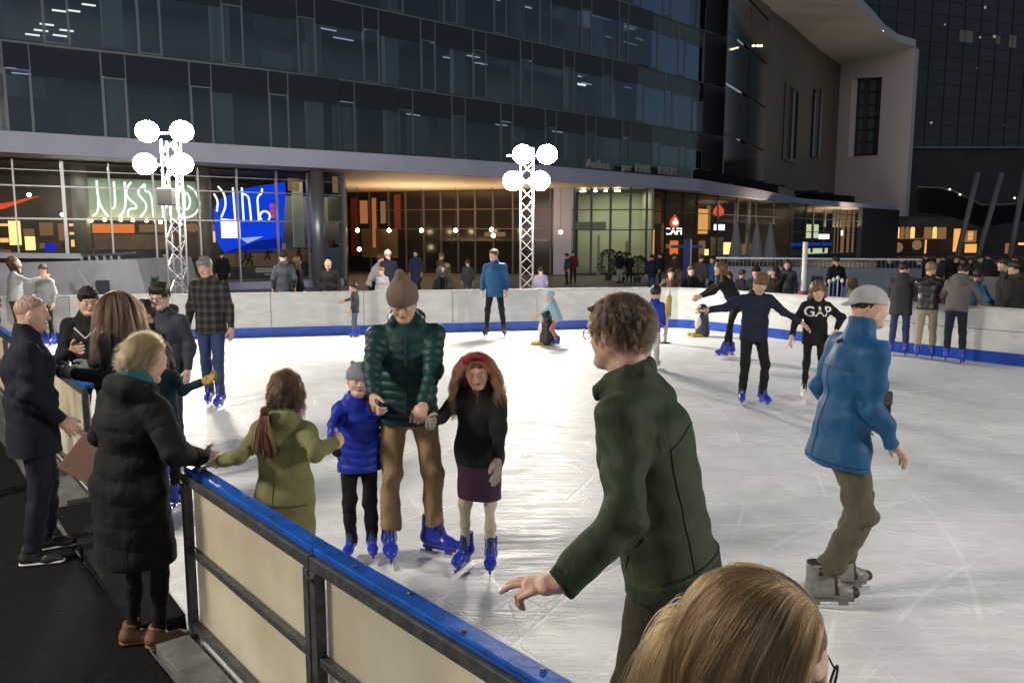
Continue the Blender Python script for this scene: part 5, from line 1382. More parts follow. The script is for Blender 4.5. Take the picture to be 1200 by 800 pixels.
def text_obj(s, size, m, par, loc, rot, name='sign_text', ext=.02, al='CENTER', width=1.0):
    cu = bpy.data.curves.new(name, 'FONT'); cu.body = s; cu.size = size; cu.extrude = ext; cu.align_x = al; cu.align_y = 'CENTER'; cu.offset = size * .015
    o = bpy.data.objects.new(name, cu); COL.objects.link(o); bpy.context.view_layer.update()
    me = bpy.data.meshes.new_from_object(o.evaluated_get(bpy.context.evaluated_depsgraph_get())); bpy.data.objects.remove(o)
    me.materials.clear(); me.materials.append(m); q = bpy.data.objects.new(name, me); COL.objects.link(q); q.parent = par; q.location = loc; q.rotation_euler = rot; q.scale = (width, 1, 1); return q
a, an2 = front(bandpts(CAF, .8), 790); cs_ = empty('cafe_sign', (a.x, a.y, zat(271.5, a.y)), 0, 'white lit CAFE sign under the red drop lamp', 'sign'); text_obj('CAFE', .62, emission('white_sign_letters', (1, 1, 1), 2.2), cs_, (0, 0, 0), (R(90), 0, R(15)))
# pale lettering standing on the canopy edge (unreadable in the dusk beyond its letter shapes)
SGN = mat('pale_sign_letters', (.30, .30, .31), .7)
a0, an3 = front(bandpts(CAN, .2), 686); a1, _ = front(bandpts(CAN, .2), 793)
cs2 = empty('roof_sign', (a0.x, a0.y, 5.72), 0, 'row of pale letters standing on the canopy edge right of the middle mast', 'sign')
d_ = (a1 - a0); L_ = d_.length; yaw_ = math.atan2(d_.y, d_.x)
for (t, w_) in ((.0, 'Autlera'), (.36, 'per'), (.50, 'HAIR'), (.76, 'MECM')):
    text_obj(w_, .62, SGN, cs2, (d_.x * t, d_.y * t, .32), (R(90), 0, yaw_), 'letters', .06, 'LEFT', 1.0)
mb = MB().beam((0, 0, .04), (d_.x, d_.y, .04), .06, .06); mb.build('sign_rail', DARKW, cs2)
mb = MB(); band(mb, BLK, 0, .4, -.1, 5.0); bp(mb, 'black_wall', DARKW)
lamp('cafe_lamp', (30, 72, 4.7), 260, 5, (1, .8, .5), (0, 0, 0), 3); lamp('canopy_fill', (33, 79, 3.2), 900, 8, (1, .76, .44), (R(180), 0, R(45)), 3); lamp('canopy_fill', (20, 61, 3.2), 350, 9, (1, .76, .48), (R(180), 0, R(55)), 2); p_ = aty(1024, 46, 86); lamp('roof_downlight', (p_.x - 2, p_.y - 2, p_.z), 1500, 3, (1, .88, .82)); lamp('cafe_lamp', (15, 56.5, 4.7), 170, 5, (1, .6, .35), (0, 0, 0), 3)  # the upward canopy lamps are unseen, added to brighten the soffit
# tall steel posts under the canopy
for q, u in enumerate((861.5, 876)):
    a = front(bandpts(CAN, 1.6), u)[0]; o = empty('canopy_column', (a.x, a.y, -.1), 0, ['left', 'right'][q] + ' one of two slim pale columns under the canopy beside the cafes', 'column')
    MB().lathe([(.17, 0), (.17, 5.1)], (0, 0, 0), 16).build('shaft', mat('pale_column_paint', (.45, .46, .48), .4), o, smooth=True); MB().lathe([(.3, 0), (.3, .05), (.18, .08)], (0, 0, 0), 16).build('foot_plate', STEELG, o)
PAR = mat('closed_parasol_canvas', (.22, .23, .25), .8)
for q, (u, h_) in enumerate(((862, 2.7), (886, 2.5), (902, 2.5))):
    p = aty(u, 297, 44); o = empty('closed_parasol', (p.x, p.y, -.1), 0, ['closed grey parasol left of the two beside the cafe column', 'closed grey parasol, middle one of three before the cafes', 'closed grey parasol furthest right before the cafes'][q], 'parasol', 'closed parasols before the cafes')
    MB().lathe([(.42, .9), (.30, 1.7), (.10, h_ + .3), (.02, h_ + .6)], (0, 0, 0), 9).build('folded_canopy', PAR, o); MB().tube([(0, 0, 0), (0, 0, 1.0)], .03, 6).build('pole', STEELG, o)

# ------------------------------------------------------------------ beyond the building, right
TWR = mat('dark_tower_glass', (.018, .030, .038), .30, spec=.7, noise=(.12, .35))
TW = empty('office_tower', (100, 170, 0), 0, 'dark glass office tower behind the swept roof at the right', 'building')
mb = MB(); a, b = aty(930, 200, 150), aty(1330, 200, 185)
mb.beam((a.x, a.y, 55), (b.x, b.y, 55), 2.0, 112); subx(mb, TW).build('glass_wall', TWR, TW)
dn = Vector((b.x - a.x, b.y - a.y, 0)).normalized(); nn = Vector((dn.y, -dn.x, 0))
TM = mat('tower_mullion', (.035, .045, .05), .5)
for k in range(27):
    z = 14 + k * 2.6; m2 = MB().beam((a.x + nn.x * 1.05, a.y + nn.y * 1.05, z), (b.x + nn.x * 1.05, b.y + nn.y * 1.05, z), .1, .22); subx(m2, TW).build('floor_line', TM, TW)
for k in range(22):
    q = lerp(a, b, k / 22); m2 = MB().box((q.x + nn.x * 1.08, q.y + nn.y * 1.08, 40), (.2, .2, 68)); subx(m2, TW).build('mullion', TM, TW)
TL = emission('faint_office_light', (1, .85, .6), .3); TL2 = emission('dim_office_window', (.8, .85, .75), .05)
for (u, v, w_, h_, m_) in ((1129, 9, .5, .5, TL), (1085, 29, .3, .3, TL), (1142, 43, .6, .5, TL), (1126, 44, .4, .4, TL), (1146, 47, 1.2, 1.6, TL2), (1163, 49, 2.0, 2.4, TL2), (1125, 80, .4, .4, TL2), (1077, 144, .5, .4, TL), (1161, 147, .3, .3, TL2), (1110, 43, 3.5, 2.2, TL2)):
    k = (u - 600) / FPX; den = (b.x - a.x) - k * .9917 * (b.y - a.y); t = (k * .9917 * a.y - a.x) / den; q = lerp(a, b, t) + nn * 1.1
    m2 = MB().beam((q.x - dn.x * w_ / 2, q.y - dn.y * w_ / 2, zat(v, q.y)), (q.x + dn.x * w_ / 2, q.y + dn.y * w_ / 2, zat(v, q.y)), .1, h_); subx(m2, TW).build('lit_window', m_, TW)
# podium with lit shops
PD = empty('podium_building', (60, 100, 0), 0, 'low dark podium with lit arched shop windows at the right edge', 'building')
PW = mat('podium_dark_render', (.035, .033, .036), .8, noise=(.3, .3))
Yp = 96.0
def pod(u0, u1, v0, v1, y, m, nm, th=.6):
    a = aty(u0, v1, y); b = aty(u1, v0, y); m2 = MB().box(((a.x + b.x) / 2, y, (a.z + b.z) / 2), (b.x - a.x, th, b.z - a.z)); return subx(m2, PD).build(nm, m, PD)
pod(1046, 1500, 175, 254, 104, PW, 'upper_storey', 6); pod(1046, 1146, 254, 266, 97, mat('podium_pale_band', (.11, .10, .095), .8), 'stone_band')
pod(1046, 1500, 266, 302, 100, PW, 'shop_wall'); pod(1066, 1200, 172, 174, 100.5, mat('podium_line', (.10, .16, .16), .5), 'ledge_line', .4)
for q, u in enumerate((1052, 1058, 1064, 1070, 1086, 1090, 1096, 1102, 1107)):
    c = aty(u, 271, 98.6); mb = MB(); w_ = .22; hgt = .85
    pts = [(c.x - w_, 98.6, c.z - hgt), (c.x + w_, 98.6, c.z - hgt)] + [(c.x + w_ * math.cos(t), 98.6, c.z + .2 + w_ * 1.8 * math.sin(t)) for t in np.linspace(0, math.pi, 9)]
    mb.poly(pts); mb.poly([(p[0], 98.8, p[2]) for p in pts][::-1])
    for k in range(len(pts)): p, p2 = pts[k], pts[(k + 1) % len(pts)]; mb.quad(p, (p[0], 98.8, p[2]), (p2[0], 98.8, p2[2]), p2)
    subx(mb, PD).build('arched_window', DIMW if q % 3 else WARMM, PD)
pod(1047, 1108, 279.2, 279.9, 98.4, DIMW, 'shop_lintel', .3)
for (u0, u1, v0, v1, m_) in ((1117, 1125, 268, 295, AMB), (1130, 1144, 270, 284, DIMW), (1133, 1140, 271, 282, AMB), (1131, 1144, 286, 296, AMB), (1178, 1184, 285, 297, DIMW), (1194, 1200, 284.5, 287, WARMM), (1083.5, 1085.5, 281, 300, AMB)): pod(u0, u1, v0, v1, 98.7, m_, 'lit_window', .3)
for (u, v) in ((1053, 290), (1075, 287)):
    c = aty(u, v, 97.5); m2 = MB(); n_ = 20
    pts = [(c.x + .55 * math.cos(t), 97.5, c.z + .6 * math.sin(t)) for t in np.linspace(0, 6.283, n_ + 1)[:-1]]; m2.poly(pts); m2.poly([(p[0], 97.7, p[2]) for p in pts][::-1]); subx(m2, PD).build('round_sign', DIMW, PD)
# leaning masts and cables
LM = mat('leaning_mast_paint', (.20, .20, .21), .5)
for q, (u0, v0, u1, v1) in enumerate(((1146, 203, 1134, 250), (1174, 203, 1160, 250), (1160, 266, 1153, 300), (1202, 200, 1193, 250))):
    a, b = aty(u0, v0, 82), aty(u1, v1 if q == 2 else 300, 80)
    if q != 2: b = aty(u0 - (u0 - u1) * 97 / 47, 300, 80)
    else: continue
    b.z = -.1; o = empty('leaning_mast', b, 0, ['leftmost leaning pale mast before the podium', 'middle leaning pale mast before the podium', '', 'leaning pale mast at the right edge of the picture'][q], 'mast', 'leaning masts')
    MB().tube([(0, 0, 0), a - b], .26, 10).build('shaft', LM, o, smooth=True); MB().lathe([(.5, 0), (.5, .2), (.3, .3)], (0, 0, 0), 12).build('foot', STEELG, o)
p0 = aty(1075, 219, 82); o = empty('suspended_canopy', p0, 0, 'dark fabric canopy slung between leaning masts with a few tiny lights along its edge', 'canopy')
edge = [aty(u, v, 82) - p0 for u, v in ((1075, 219), (1100, 220), (1118, 224), (1135, 232), (1150, 240), (1175, 240), (1215, 236))]; edge2 = [aty(u, v, 88) - p0 for u, v in ((1075, 248), (1100, 250), (1118, 254), (1135, 260), (1150, 266), (1175, 262), (1215, 256))]
mb = MB()
for i in range(6): mb.quad(edge[i], edge[i + 1], edge2[i + 1], edge2[i])
CV = mat('dark_canopy_fabric', (.030, .034, .042), .7); cvo = mb.build('canopy_fabric', CV, o); sm_ = cvo.modifiers.new('t', 'SOLIDIFY'); sm_.thickness = .08
MB().tube(edge, .07, 6).build('edge_cable', LM, o)
for (u, v) in ((1113, 222), (1125, 228), (1189, 232)): m2 = MB().lathe([(.01, -.1), (.12, 0), (.01, .1)], tuple(aty(u, v, 81.7) - p0), 8); m2.build('tiny_lamp', emission('tiny_lamp_glow', (1, .8, .6), 4), o)

# ------------------------------------------------------------------ walls and rails round the rink
SLW = mat('slate_blue_wall', (.085, .105, .15), .6, noise=(2, .15)); GRW = mat('grey_ramp_wall', (.17, .18, .21), .6, noise=(2, .15), bump=(2.5, .3, (.05, .05, 8)))
HR = mat('handrail_grey', (.30, .33, .38), .4, metal=.4)
w0, w1 = aty(838, 340, 24.5), aty(1078, 340, 22.5)
o = empty('slate_wall', (w0.x, w0.y, -.1), 0, 'long slate blue wall with a picket railing behind the right hand boards', 'wall')
def rel(p, q): return Vector(p) - Vector(q.location)
zt_ = 1.25
MB().beam(rel((w0.x, w0.y, zt_ / 2 - .05), o), rel((w1.x, w1.y, zt_ / 2 - .05), o), .3, zt_ + .1).build('wall_face', SLW, o)
MB().beam(rel((w0.x, w0.y, 1.50), o), rel((w1.x, w1.y, 1.50), o), .05, .05).build('handrail', HR, o)
pk = MB()
for k in range(50): q = lerp(Vector(w0), Vector(w1), k / 49); pk.box(rel((q.x, q.y, 1.38), o), (.02, .02, .25))
tag(pk.build('railing_picket', STEELG, o), kind='stuff')
q = lerp(Vector(w0), Vector(w1), .52); MB().box(rel((q.x, q.y - .17, .55), o), (.5, .04, .9)).build('wall_door', mat('dark_door', (.02, .025, .04), .5), o)
w0, w1 = aty(1118, 340, 17.5), aty(1230, 350, 15.5)
o = empty('ramp_wall', (w0.x, w0.y, -.1), 0, 'dark grey ramp wall with a pale sloping rail behind the boards at the right edge', 'wall')
MB().beam(rel((w0.x, w0.y, .6), o), rel((w1.x, w1.y, .6), o), .2, 1.4).build('wall_face', mat('dark_ramp_panel', (.055, .060, .072), .6, noise=(3, .2)), o)
a, b = aty(1146, 324, 17.2), aty(1186, 332, 16.4); MB().beam(rel(a, o) + Vector((0, -.1, 0)), rel(b, o) + Vector((0, -.1, 0)), .06, .06).build('handrail', HR, o)
# low dark planter wall across the plaza, in front of the far crowd
o = empty('dark_hedge', (18, 34, -.1), 0, 'low dark hedge across the plaza beyond the slate wall', 'hedge')
mb = MB(); a, b = aty(1040, 300, 40), aty(1240, 300, 36); rr = random.Random(3)
for k in range(60): q = lerp(Vector(a), Vector(b), k / 59); mb.box(rel((q.x, q.y + rr.uniform(-.3, .3), .45), o), (.9, .7, 1.0 + rr.uniform(0, .35)), rr.random())
mb.build('foliage', TERR, o)
# left: grey stair enclosure
w0, w1 = aty(-20, 340, 20.5), aty(166, 330, 22.0)
o = empty('stair_enclosure', (w0.x, w0.y, -.1), 0, 'grey panelled stair enclosure with dark top rail behind the boards at the left', 'wall')
A3 = [rel((w0.x, w0.y, -.1), o), rel((w1.x + .25, w1.y, -.1), o), rel((w1.x - .1, w1.y, 1.52), o), rel((w0.x, w0.y, 1.45), o)]
mb = MB(); d4 = Vector((.3, 3.0, 0)); mb.quad(*A3); mb.quad(*[p + d4 for p in A3][::-1])
for k in range(4): mb.quad(A3[k], A3[k] + d4, A3[(k + 1) % 4] + d4, A3[(k + 1) % 4])
mb.build('panelled_wall', GRW, o)
a = aty(122, 334, 21.55); MB().box(rel((a.x, a.y - .06, .55), o), (.34, .05, .85)).build('hatch', mat('dark_door', (.02, .025, .04), .5), o)
a, b = aty(98, 314, 21.1), aty(118, 345, 21.1); MB().beam(rel(a, o) + Vector((0, -.3, 0)), rel(b, o) + Vector((0, -.3, 0)), .05, .05).build('sloping_rail', HR, o)
a, b = aty(-20, 299, 21), aty(95, 300, 22); MB().beam(rel(a, o), rel(b, o), .25, .14).build('top_rail', mat('top_rail_paint', (.20, .22, .27), .5), o)
dk = MB().beam(rel(aty(-20, 306, 21.6), o), rel(aty(146, 306, 22.6), o), .15, .36); dk.build('dark_band', DARKW, o)
for u in (95, 104, 113, 122, 130, 139): a, b = aty(u, 300, 21.9), aty(u + 3, 311, 21.9); MB().beam(rel(a, o), rel(b, o), .05, .05).build('rung', HR, o)
a, b = aty(95, 300, 22), aty(160, 296, 22.4); MB().beam(rel(a, o), rel(b, o), .05, .06).build('dark_handrail', DARKW, o)
# potted conifer and dark bushes
LEAF = mat('conifer_leaf', (.035, .075, .02), .8, noise=(12, .5))
def shrub(p, h, w, label, m, n=420, nm='potted_conifer', cone=True, seed=1):
    o = empty(nm, (p[0], p[1], -.1), 0, label, 'shrub'); r_ = random.Random(seed); mb = MB()
    MB().tube([(0, 0, .1), (0, 0, h * .9)], .03, 6).build('trunk', mat('bark', (.06, .045, .03), .9), o)
    MB().lathe([(.16, 0), (.20, .28), (.18, .28), (.15, .24)], (0, 0, 0), 14).build('pot', mat('dark_pot', (.04, .04, .045), .6), o)
    for k in range(n):
        z = r_.random() ** .8; rr_ = w * ((1 - z * .85) if cone else math.sin(math.pi * (.12 + .85 * z)) ** .6) * (.55 + .5 * r_.random()); an = r_.random() * 6.283
        c = Vector((rr_ * math.cos(an), rr_ * math.sin(an), .28 + z * (h - .3))); d = Vector((math.cos(an), math.sin(an), .6 + r_.random())).normalized() * (.07 + .05 * r_.random()); s_ = d.cross(Vector((r_.random() - .5, r_.random() - .5, .3))).normalized() * .018
        mb.quad(c - s_, c + s_, c + d + s_ * .3, c + d - s_ * .3)
    mb.build('crown', m, o); return o
p = aty(183, 340, 21); shrub(p, 1.15, .27, 'small green conifer in a pot left of the left mast', LEAF)
for q, (u, Y, h_) in enumerate(((728, 40, 1.5), (747, 40, 1.3), (713, 42, 1.6))):
    p = aty(u, 330, Y); shrub(p, h_, .62, ['bushy dark shrub in a tub, middle one before the green lobby', 'lower dark shrub in a tub, rightmost before the green lobby', 'dark shrub in a tub, leftmost before the green lobby'][q], TERR, 900, 'potted_shrub', False, q)
# white pole with red foot, blue poles
p = aty(941, 348, 17.3); o = empty('white_post', (p.x, p.y, -.1), 0, 'tall white post with a red foot behind the right hand boards', 'post')
MB().tube([(0, 0, .1), (0, 0, 2.12)], .055, 12).build('shaft', mat('white_post_paint', (.62, .62, .60), .4), o, smooth=True); MB().lathe([(.11, 0), (.11, 1.0), (.07, 1.06)], (0, 0, 0), 12).build('red_foot', mat('red_padding', (.30, .03, .03), .6), o)
BP = mat('blue_pole_paint', (.06, .12, .45), .4); 
for q, (u, v) in enumerate(((960, 341), (966, 334), (972, 331), (977, 329), (982, 327), (987, 330))):
    p = aty(u, v, 17.0 - q * .12); o = empty('blue_pole', (p.x, p.y, -.1), 0, 'thin upright blue pole in a cluster behind the boards right of the white post', 'pole', 'cluster of thin blue poles')
    MB().tube([(0, 0, 0), (0, 0, p.z + .1)], .016, 6).build('shaft', BP if q % 2 else mat('pale_pole_paint', (.35, .4, .55), .4), o); MB().lathe([(.01, -.05), (.04, -.02), (.04, .02), (.01, .05)], (0, 0, p.z + .12), 8).build('white_tip', SOLEW, o)
p = aty(804, 310, 38); o = empty('blue_sign_post', (p.x, p.y, -.1), 0, 'blue cross shaped sign post in front of the cafe', 'sign')
MB().box((0, 0, 1.1), (.28, .12, 2.1)).build('post', mat('blue_sign_paint', (.03, .07, .28), .5), o); MB().box((0, -.02, 1.80), (1.5, .1, .14)).build('arm', mat('blue_sign_paint', (.03, .07, .28), .5), o); MB().box((.2, -.03, 1.1), (.05, .12, 2.1)).build('pale_edge', SOLEW, o)
# ------------------------------------------------------------------ clothes
C_ = lambda n, c, **k: cloth(n, c, **k)
BLK_ = C_('black_cloth', (.007, .007, .0085)); NAVY = C_('navy_cloth', (.010, .014, .032)); DNAVY = C_('dark_navy_coat', (.006, .008, .016)); GREENJ = C_('dark_green_jacket', (.022, .034, .014), fold=.35, rough=.7)
GPUF = C_('bottle_green_puffer', (.006, .040, .036), fold=.25, rough=.5, sheen=.05); KHAKI = C_('khaki_trousers', (.30, .195, .10), fold=.6); BPUF = C_('bright_blue_puffer', (.010, .030, .36), fold=.3, rough=.5)
OLIVEC = C_('olive_parka', (.17, .165, .072), fold=.4); PURP = C_('purple_puffer', (.038, .012, .032), fold=.25, rough=.5); BEIGE = C_('beige_tights', (.55, .46, .35), fold=.25); TAN = C_('tan_beanie', (.17, .125, .09), fold=.1, weave=.6)
GREYK = C_('grey_knit', (.24, .25, .29), fold=.1, weave=.6); PETROL = C_('petrol_blue_jacket', (.008, .075, .19), fold=.45, rough=.6); OLTR = C_('olive_trousers', (.095, .085, .055), fold=.7); CAPG = C_('grey_cap_cloth', (.36, .36, .39), fold=.05)
JEAN = C_('blue_jeans', (.030, .050, .13), fold=.5); LJEAN = C_('light_jeans', (.08, .11, .20), fold=.5); BRTR = C_('brown_olive_trousers', (.035, .028, .018)); WHT = C_('white_trousers', (.5, .5, .5)); GRYJ = C_('grey_hoodie', (.11, .10, .10)); CHAR = C_('charcoal_cloth', (.035, .036, .042))
LBLU = C_('light_blue_quilt', (.30, .48, .58)); PINK = C_('pink_trousers', (.45, .16, .16)); BRJ = C_('brown_jacket', (.09, .06, .04)); LGRY = C_('light_grey_top', (.30, .31, .33)); BGTR = C_('beige_trousers', (.32, .27, .20)); TEAL = C_('turquoise_jacket', (.03, .17, .26)); REDC = C_('dark_red_cloth', (.13, .015, .02)); LEATH = mat('black_leather', (.015, .014, .013), .38, bump=(30, .3)); SLATE = C_('slate_hood_jacket', (.035, .042, .055)); MAROON = C_('maroon_jersey', (.04, .012, .016)); YEL = C_('yellow_cloth', (.42, .36, .04)); LILAC = C_('lilac_jacket', (.22, .20, .33)); GLOVEB = C_('black_glove', (.012, .012, .014)); GLOVEG = C_('grey_glove', (.16, .16, .17)); GLOVET = C_('beige_knit_glove', (.26, .22, .19), weave=.5); MUST = C_('mustard_mitten', (.33, .22, .04))
PLAID = plaid('dark_plaid_shirt', (.010, .010, .011), (.030, .030, .028), (.060, .058, .050), 10.5)
FUR = C_('pale_fur', (.42, .38, .33)); TURQ = C_('turquoise_scarf', (.02, .12, .16)); BANDR = C_('crimson_band', (.28, .012, .03))
HB = hairmat('brown_hair', (.055, .030, .016)); HD = hairmat('dark_hair', (.018, .012, .009)); HBL = hairmat('blond_hair', (.24, .15, .07)); HR_ = hairmat('auburn_hair', (.12, .036, .014)); HG = hairmat('grey_hair', (.20, .19, .17)); HLB = hairmat('light_brown_hair', (.13, .075, .035)); HBZ = hairmat('greying_stubble', (.30, .19, .14))
def zt(v, Y): return aty(600, v, Y).z
def P(u, v, z=0.0): return at(u, v, z)

# ------------------------------------------------------------------ the family at the barrier
man = person(P(481, 652), 184, 1.785, 'tall skater in green puffer jacket, tan beanie and khaki trousers looking down at the children', 'skaters on the ice', foot='skate', lean=3, head=(-4, 27, 3),
    feet=[(.12, -.02, 0, -38), (-.135, .06, 0, 6)][::-1] if False else [(-.15, .0, 0, 62), (.13, .04, 0, 8)], lh=aty(494, 486, 4.62), rh=aty(437, 474, 4.55), lpose='grip', rpose='hold', lhint=(-1, -.3, -.3), rhint=(1, -.4, -.2), lpn=(0, -.3, -1), rpn=(-1, 0, -.2), world_targets=True,
    top=dict(mat=GPUF, quilt=.060, hood=True, collar=.07, hem=.10, zip=CHAR, sl=1.25, thick=1.04), legs=dict(mat=KHAKI, thick=1.12, cuff=-.06, flare=1.25, wrinkle=1.5), hair=dict(kind='short', mat=HB), hat=dict(kind='beanie', mat=TAN, tall=.085, ribs=46), skinm=SKIN)
boy = person(P(424, 655), 186, 1.24, 'small child in a bright blue puffer jacket and grey eared hat beside the khaki trousers', 'skaters on the ice', child=True, foot='skate', head=(8, -4, -8),
    rh=aty(384, 548, 4.42), lh=aty(443, 478, 4.42), lpose='grip', rpose='relax', world_targets=True, lhint=(-1, -.2, -.6), rhint=(1, .2, -.5), gloves=GLOVEB, top=dict(mat=BPUF, quilt=.055, collar=.05, hem=.14, hood=True, sl=1.4, thick=1.12), legs=dict(mat=BLK_, thick=1.15), hair=dict(kind='short', mat=HB), hat=dict(kind='beanie', mat=GREYK, tall=-.012, ears=True), skinm=SKIN3)
red = person(P(563, 668), 165, 1.36, 'girl with long auburn hair and crimson headband in black and purple coat, beige tights', 'skaters on the ice', sex='f', child=True, foot='skate', head=(16, 20, 6),
    feet=[(.13, .0, 0, -10), (-.10, .03, 0, 14)][::-1], rh=aty(506, 494, 4.55), lh=aty(583, 560, 4.55), world_targets=True, rpose='grip', lpose='spread', ldir=None, rhint=(.6, -.3, -.8), gloves=GLOVET,
    top=dict(mat=BLK_, mat2=PURP, split=.93, kind='coat', hem=.38, quilt=0, flare=.88, collar=.05, thick=1.08, sl=1.3), legs=dict(mat=BEIGE, thick=.80, name='tights'), hair=dict(kind='long', mat=HR_, len=.20, w=1.05, under=True, line=.022), hat=dict(kind='alice', mat=BANDR), skinm=SKIN3)
strands(red, 4200, .40, strandmat('auburn_strands', (.055, .014, .006), (.20, .065, .025)), seed=5, region=lambda q: (q[:, 2] > -.01) & ~((q[:, 1] > .045) & (q[:, 2] < .092)), comb=lambda P_, N: np.stack([np.sign(P_[:, 0]) * .9, -.35 + 0 * P_[:, 0], -.7 + 0 * P_[:, 0]], 1),
    lift=.035, rad=.0008, clumps=130, clump=.62, curl=.013, cfreq=3.2, collide=[(red['CH'] + red['up'] * .05, (.19 * red['sb'], .14 * red['sb'], .25 * red['sb']))])
oliv = person((-1.17, 3.95, 0), -14, 1.36, 'girl in olive parka seen from behind, leaning one hand on the blue barrier cap', 'skaters on the ice', sex='f', child=True, foot='skate', head=(-6, 8, 2), lean=3,
    lh=at(258, 541, .965), rh=aty(392, 520, 3.95), world_targets=True, lpose='flat', rpose='hold', lhint=(-.5, -.6, -.6), rhint=(1, -.1, -.5), lpn=(0, 0, -1), ldir=(-.75, .1, -.25),
    top=dict(mat=OLIVEC, kind='coat', hem=.36, collar=.06, hood=True, flare=1.0, thick=1.08, sl=1.5, fold=1.3), legs=dict(mat=CHAR, thick=.9), hair=dict(kind='bob', mat=HB, len=.06, w=.75, under=True), skinm=SKIN3)
strands(oliv, 4200, .17, strandmat('brown_strands', (.022, .011, .006), (.085, .042, .020)), seed=9, region=lambda q: (q[:, 2] > -.055) & ~((q[:, 1] > .04) & (q[:, 2] < .085)), comb=lambda P_, N: np.stack([-P_[:, 0] * 6 - .35, -1.0 + 0 * P_[:, 0], -.6 + 0 * P_[:, 0]], 1), lift=.020, rad=.0008, clumps=100, clump=.6, curl=.010, cfreq=2.0)
def scarf_tail(I):
    mb0 = None; cols = [C_('scarf_red', (.16, .035, .02)), C_('scarf_tan', (.26, .15, .07)), C_('scarf_brown', (.07, .035, .02))]
    r_ = random.Random(2); o = empty('striped_scarf', I['root'].matrix_world.translation if False else I['root'].location, I['root'].rotation_euler.z, 'striped red and tan scarf tail hanging down the back of the olive parka', 'scarf')
    nb = I['NB'] - I['fw'] * .135 + I['up'] * .06 + I['rt'] * -.03
    kn = Sdf(); kn.ell(nb, (.024, .020, .026)); V, Q = kn.mesh(.006); mesh_np('knot', V, Q, cols[2], o)
    for k in range(26):
        a = nb + I['rt'] * r_.uniform(-.018, .018); w_ = (k / 25 - .5) * .12; pts = [a + np.array((0, 0, 0.)), a + I['rt'] * w_ * .4 - I['fw'] * (.02 + .01 * r_.random()) - np.array((0, 0, .10)), a + I['rt'] * w_ - I['fw'] * .015 - np.array((0, 0, .19 + .05 * r_.random()))]
        MB().tube(pts, [.0055, .0058, .004], 5).build('strand', cols[k % 3], o, smooth=True)
scarf_tail(oliv)

# ------------------------------------------------------------------ the man in the dark green jacket
gm_ = person((.515, 2.48, 0), 66, 1.87, 'man in a dark green zip jacket and glasses reaching over the barrier with one hand', 'skaters on the ice', foot='skate', head=(-16, 6, 4), lean=13, side=-2,
    lh=aty(655, 684, 2.08), world_targets=True, lpose='point', lhint=(-.7, -.3, -1), rh=(.62, 2.70, .97), ldir=(-.10, 1, -.18), lpn=(.2, 0, -1), feet=[(-.12, .08, 0, 10), (.12, -.06, 0, -14)],
    top=dict(mat=GREENJ, collar=.05, fold_collar=True, hem=.065, flare=.94, sl=1.6, thick=1.10, fold=1.3, rib=C_('dark_green_rib', (.012, .022, .012))), legs=dict(mat=BRTR, thick=1.08), hair=dict(kind='short', mat=HB, vol=.5), glasses=True, skinm=SKIN, fat=1.0)
def short_region(q): return (q[:, 2] > -.045 + .9 * np.maximum(q[:, 1], 0)) & ~((q[:, 1] > .055) & (q[:, 2] < .085)) & ~((np.abs(q[:, 0]) > .055) & (q[:, 2] < .0) & (q[:, 1] > -.02))
strands(gm_, 13000, .060, strandmat('brown_wavy_strands', (.018, .010, .006), (.085, .048, .026)), seed=3, region=short_region, comb=lambda P_, N: np.stack([.5 + 0 * P_[:, 0], np.where(P_[:, 2] > .09, .8, -.2), -.8 + 0 * P_[:, 0]], 1) if True else None,
    lift=.014, rad=.0005, seg=9, clumps=380, clump=.66, curl=.0035, cfreq=1.0, stiff=.70, tipw=.3)
# ------------------------------------------------------------------ woman in the foreground, bottom right
fw_ = person((.265, 1.13, -.075), -116, 1.71, 'woman with long brown blond hair and black glasses looking down, at the bottom right edge', 'people at the barrier', sex='f', head=(0, 16, 0), lean=4,
    top=dict(mat=NAVY, collar=.06, hem=.12), legs=dict(mat=JEAN), hair=dict(kind='long', mat=HLB, len=.22, w=.9, under=True, line=.015), glasses=True, skinm=SKIN3)
strands(fw_, 20000, .46, strandmat('highlighted_strands', (.045, .019, .007), (.34, .17, .055)), seed=11, region=lambda q: (q[:, 2] > -.02) & ~((q[:, 1] > .035) & (q[:, 2] < .085)),
    comb=lambda P_, N: np.stack([np.where(P_[:, 0] > -.012, .55, -.7), -1.4 + 0 * P_[:, 0], -.25 + 0 * P_[:, 0]], 1), lift=.012, rad=.00040, seg=20, clumps=300, clump=.72, curl=.007, cfreq=1.2, stiff=.72, grav=1.5,
    collide=[(fw_['CH'] + fw_['up'] * .02, (.15, .12, .22))], tipw=.3)

strands(fw_, 700, .42, strandmat('loose_strands', (.10, .045, .016), (.40, .22, .08)), seed=19, region=lambda q: (q[:, 2] > -.02) & (q[:, 1] < .05), comb=lambda P_, N: np.stack([np.where(P_[:, 0] > -.012, .5, -.7), -1.3 + 0 * P_[:, 0], -.2 + 0 * P_[:, 0]], 1),
    lift=.013, rad=.00035, seg=18, clumps=0, stiff=.70, grav=1.5, tipw=.3, name='loose_hair')
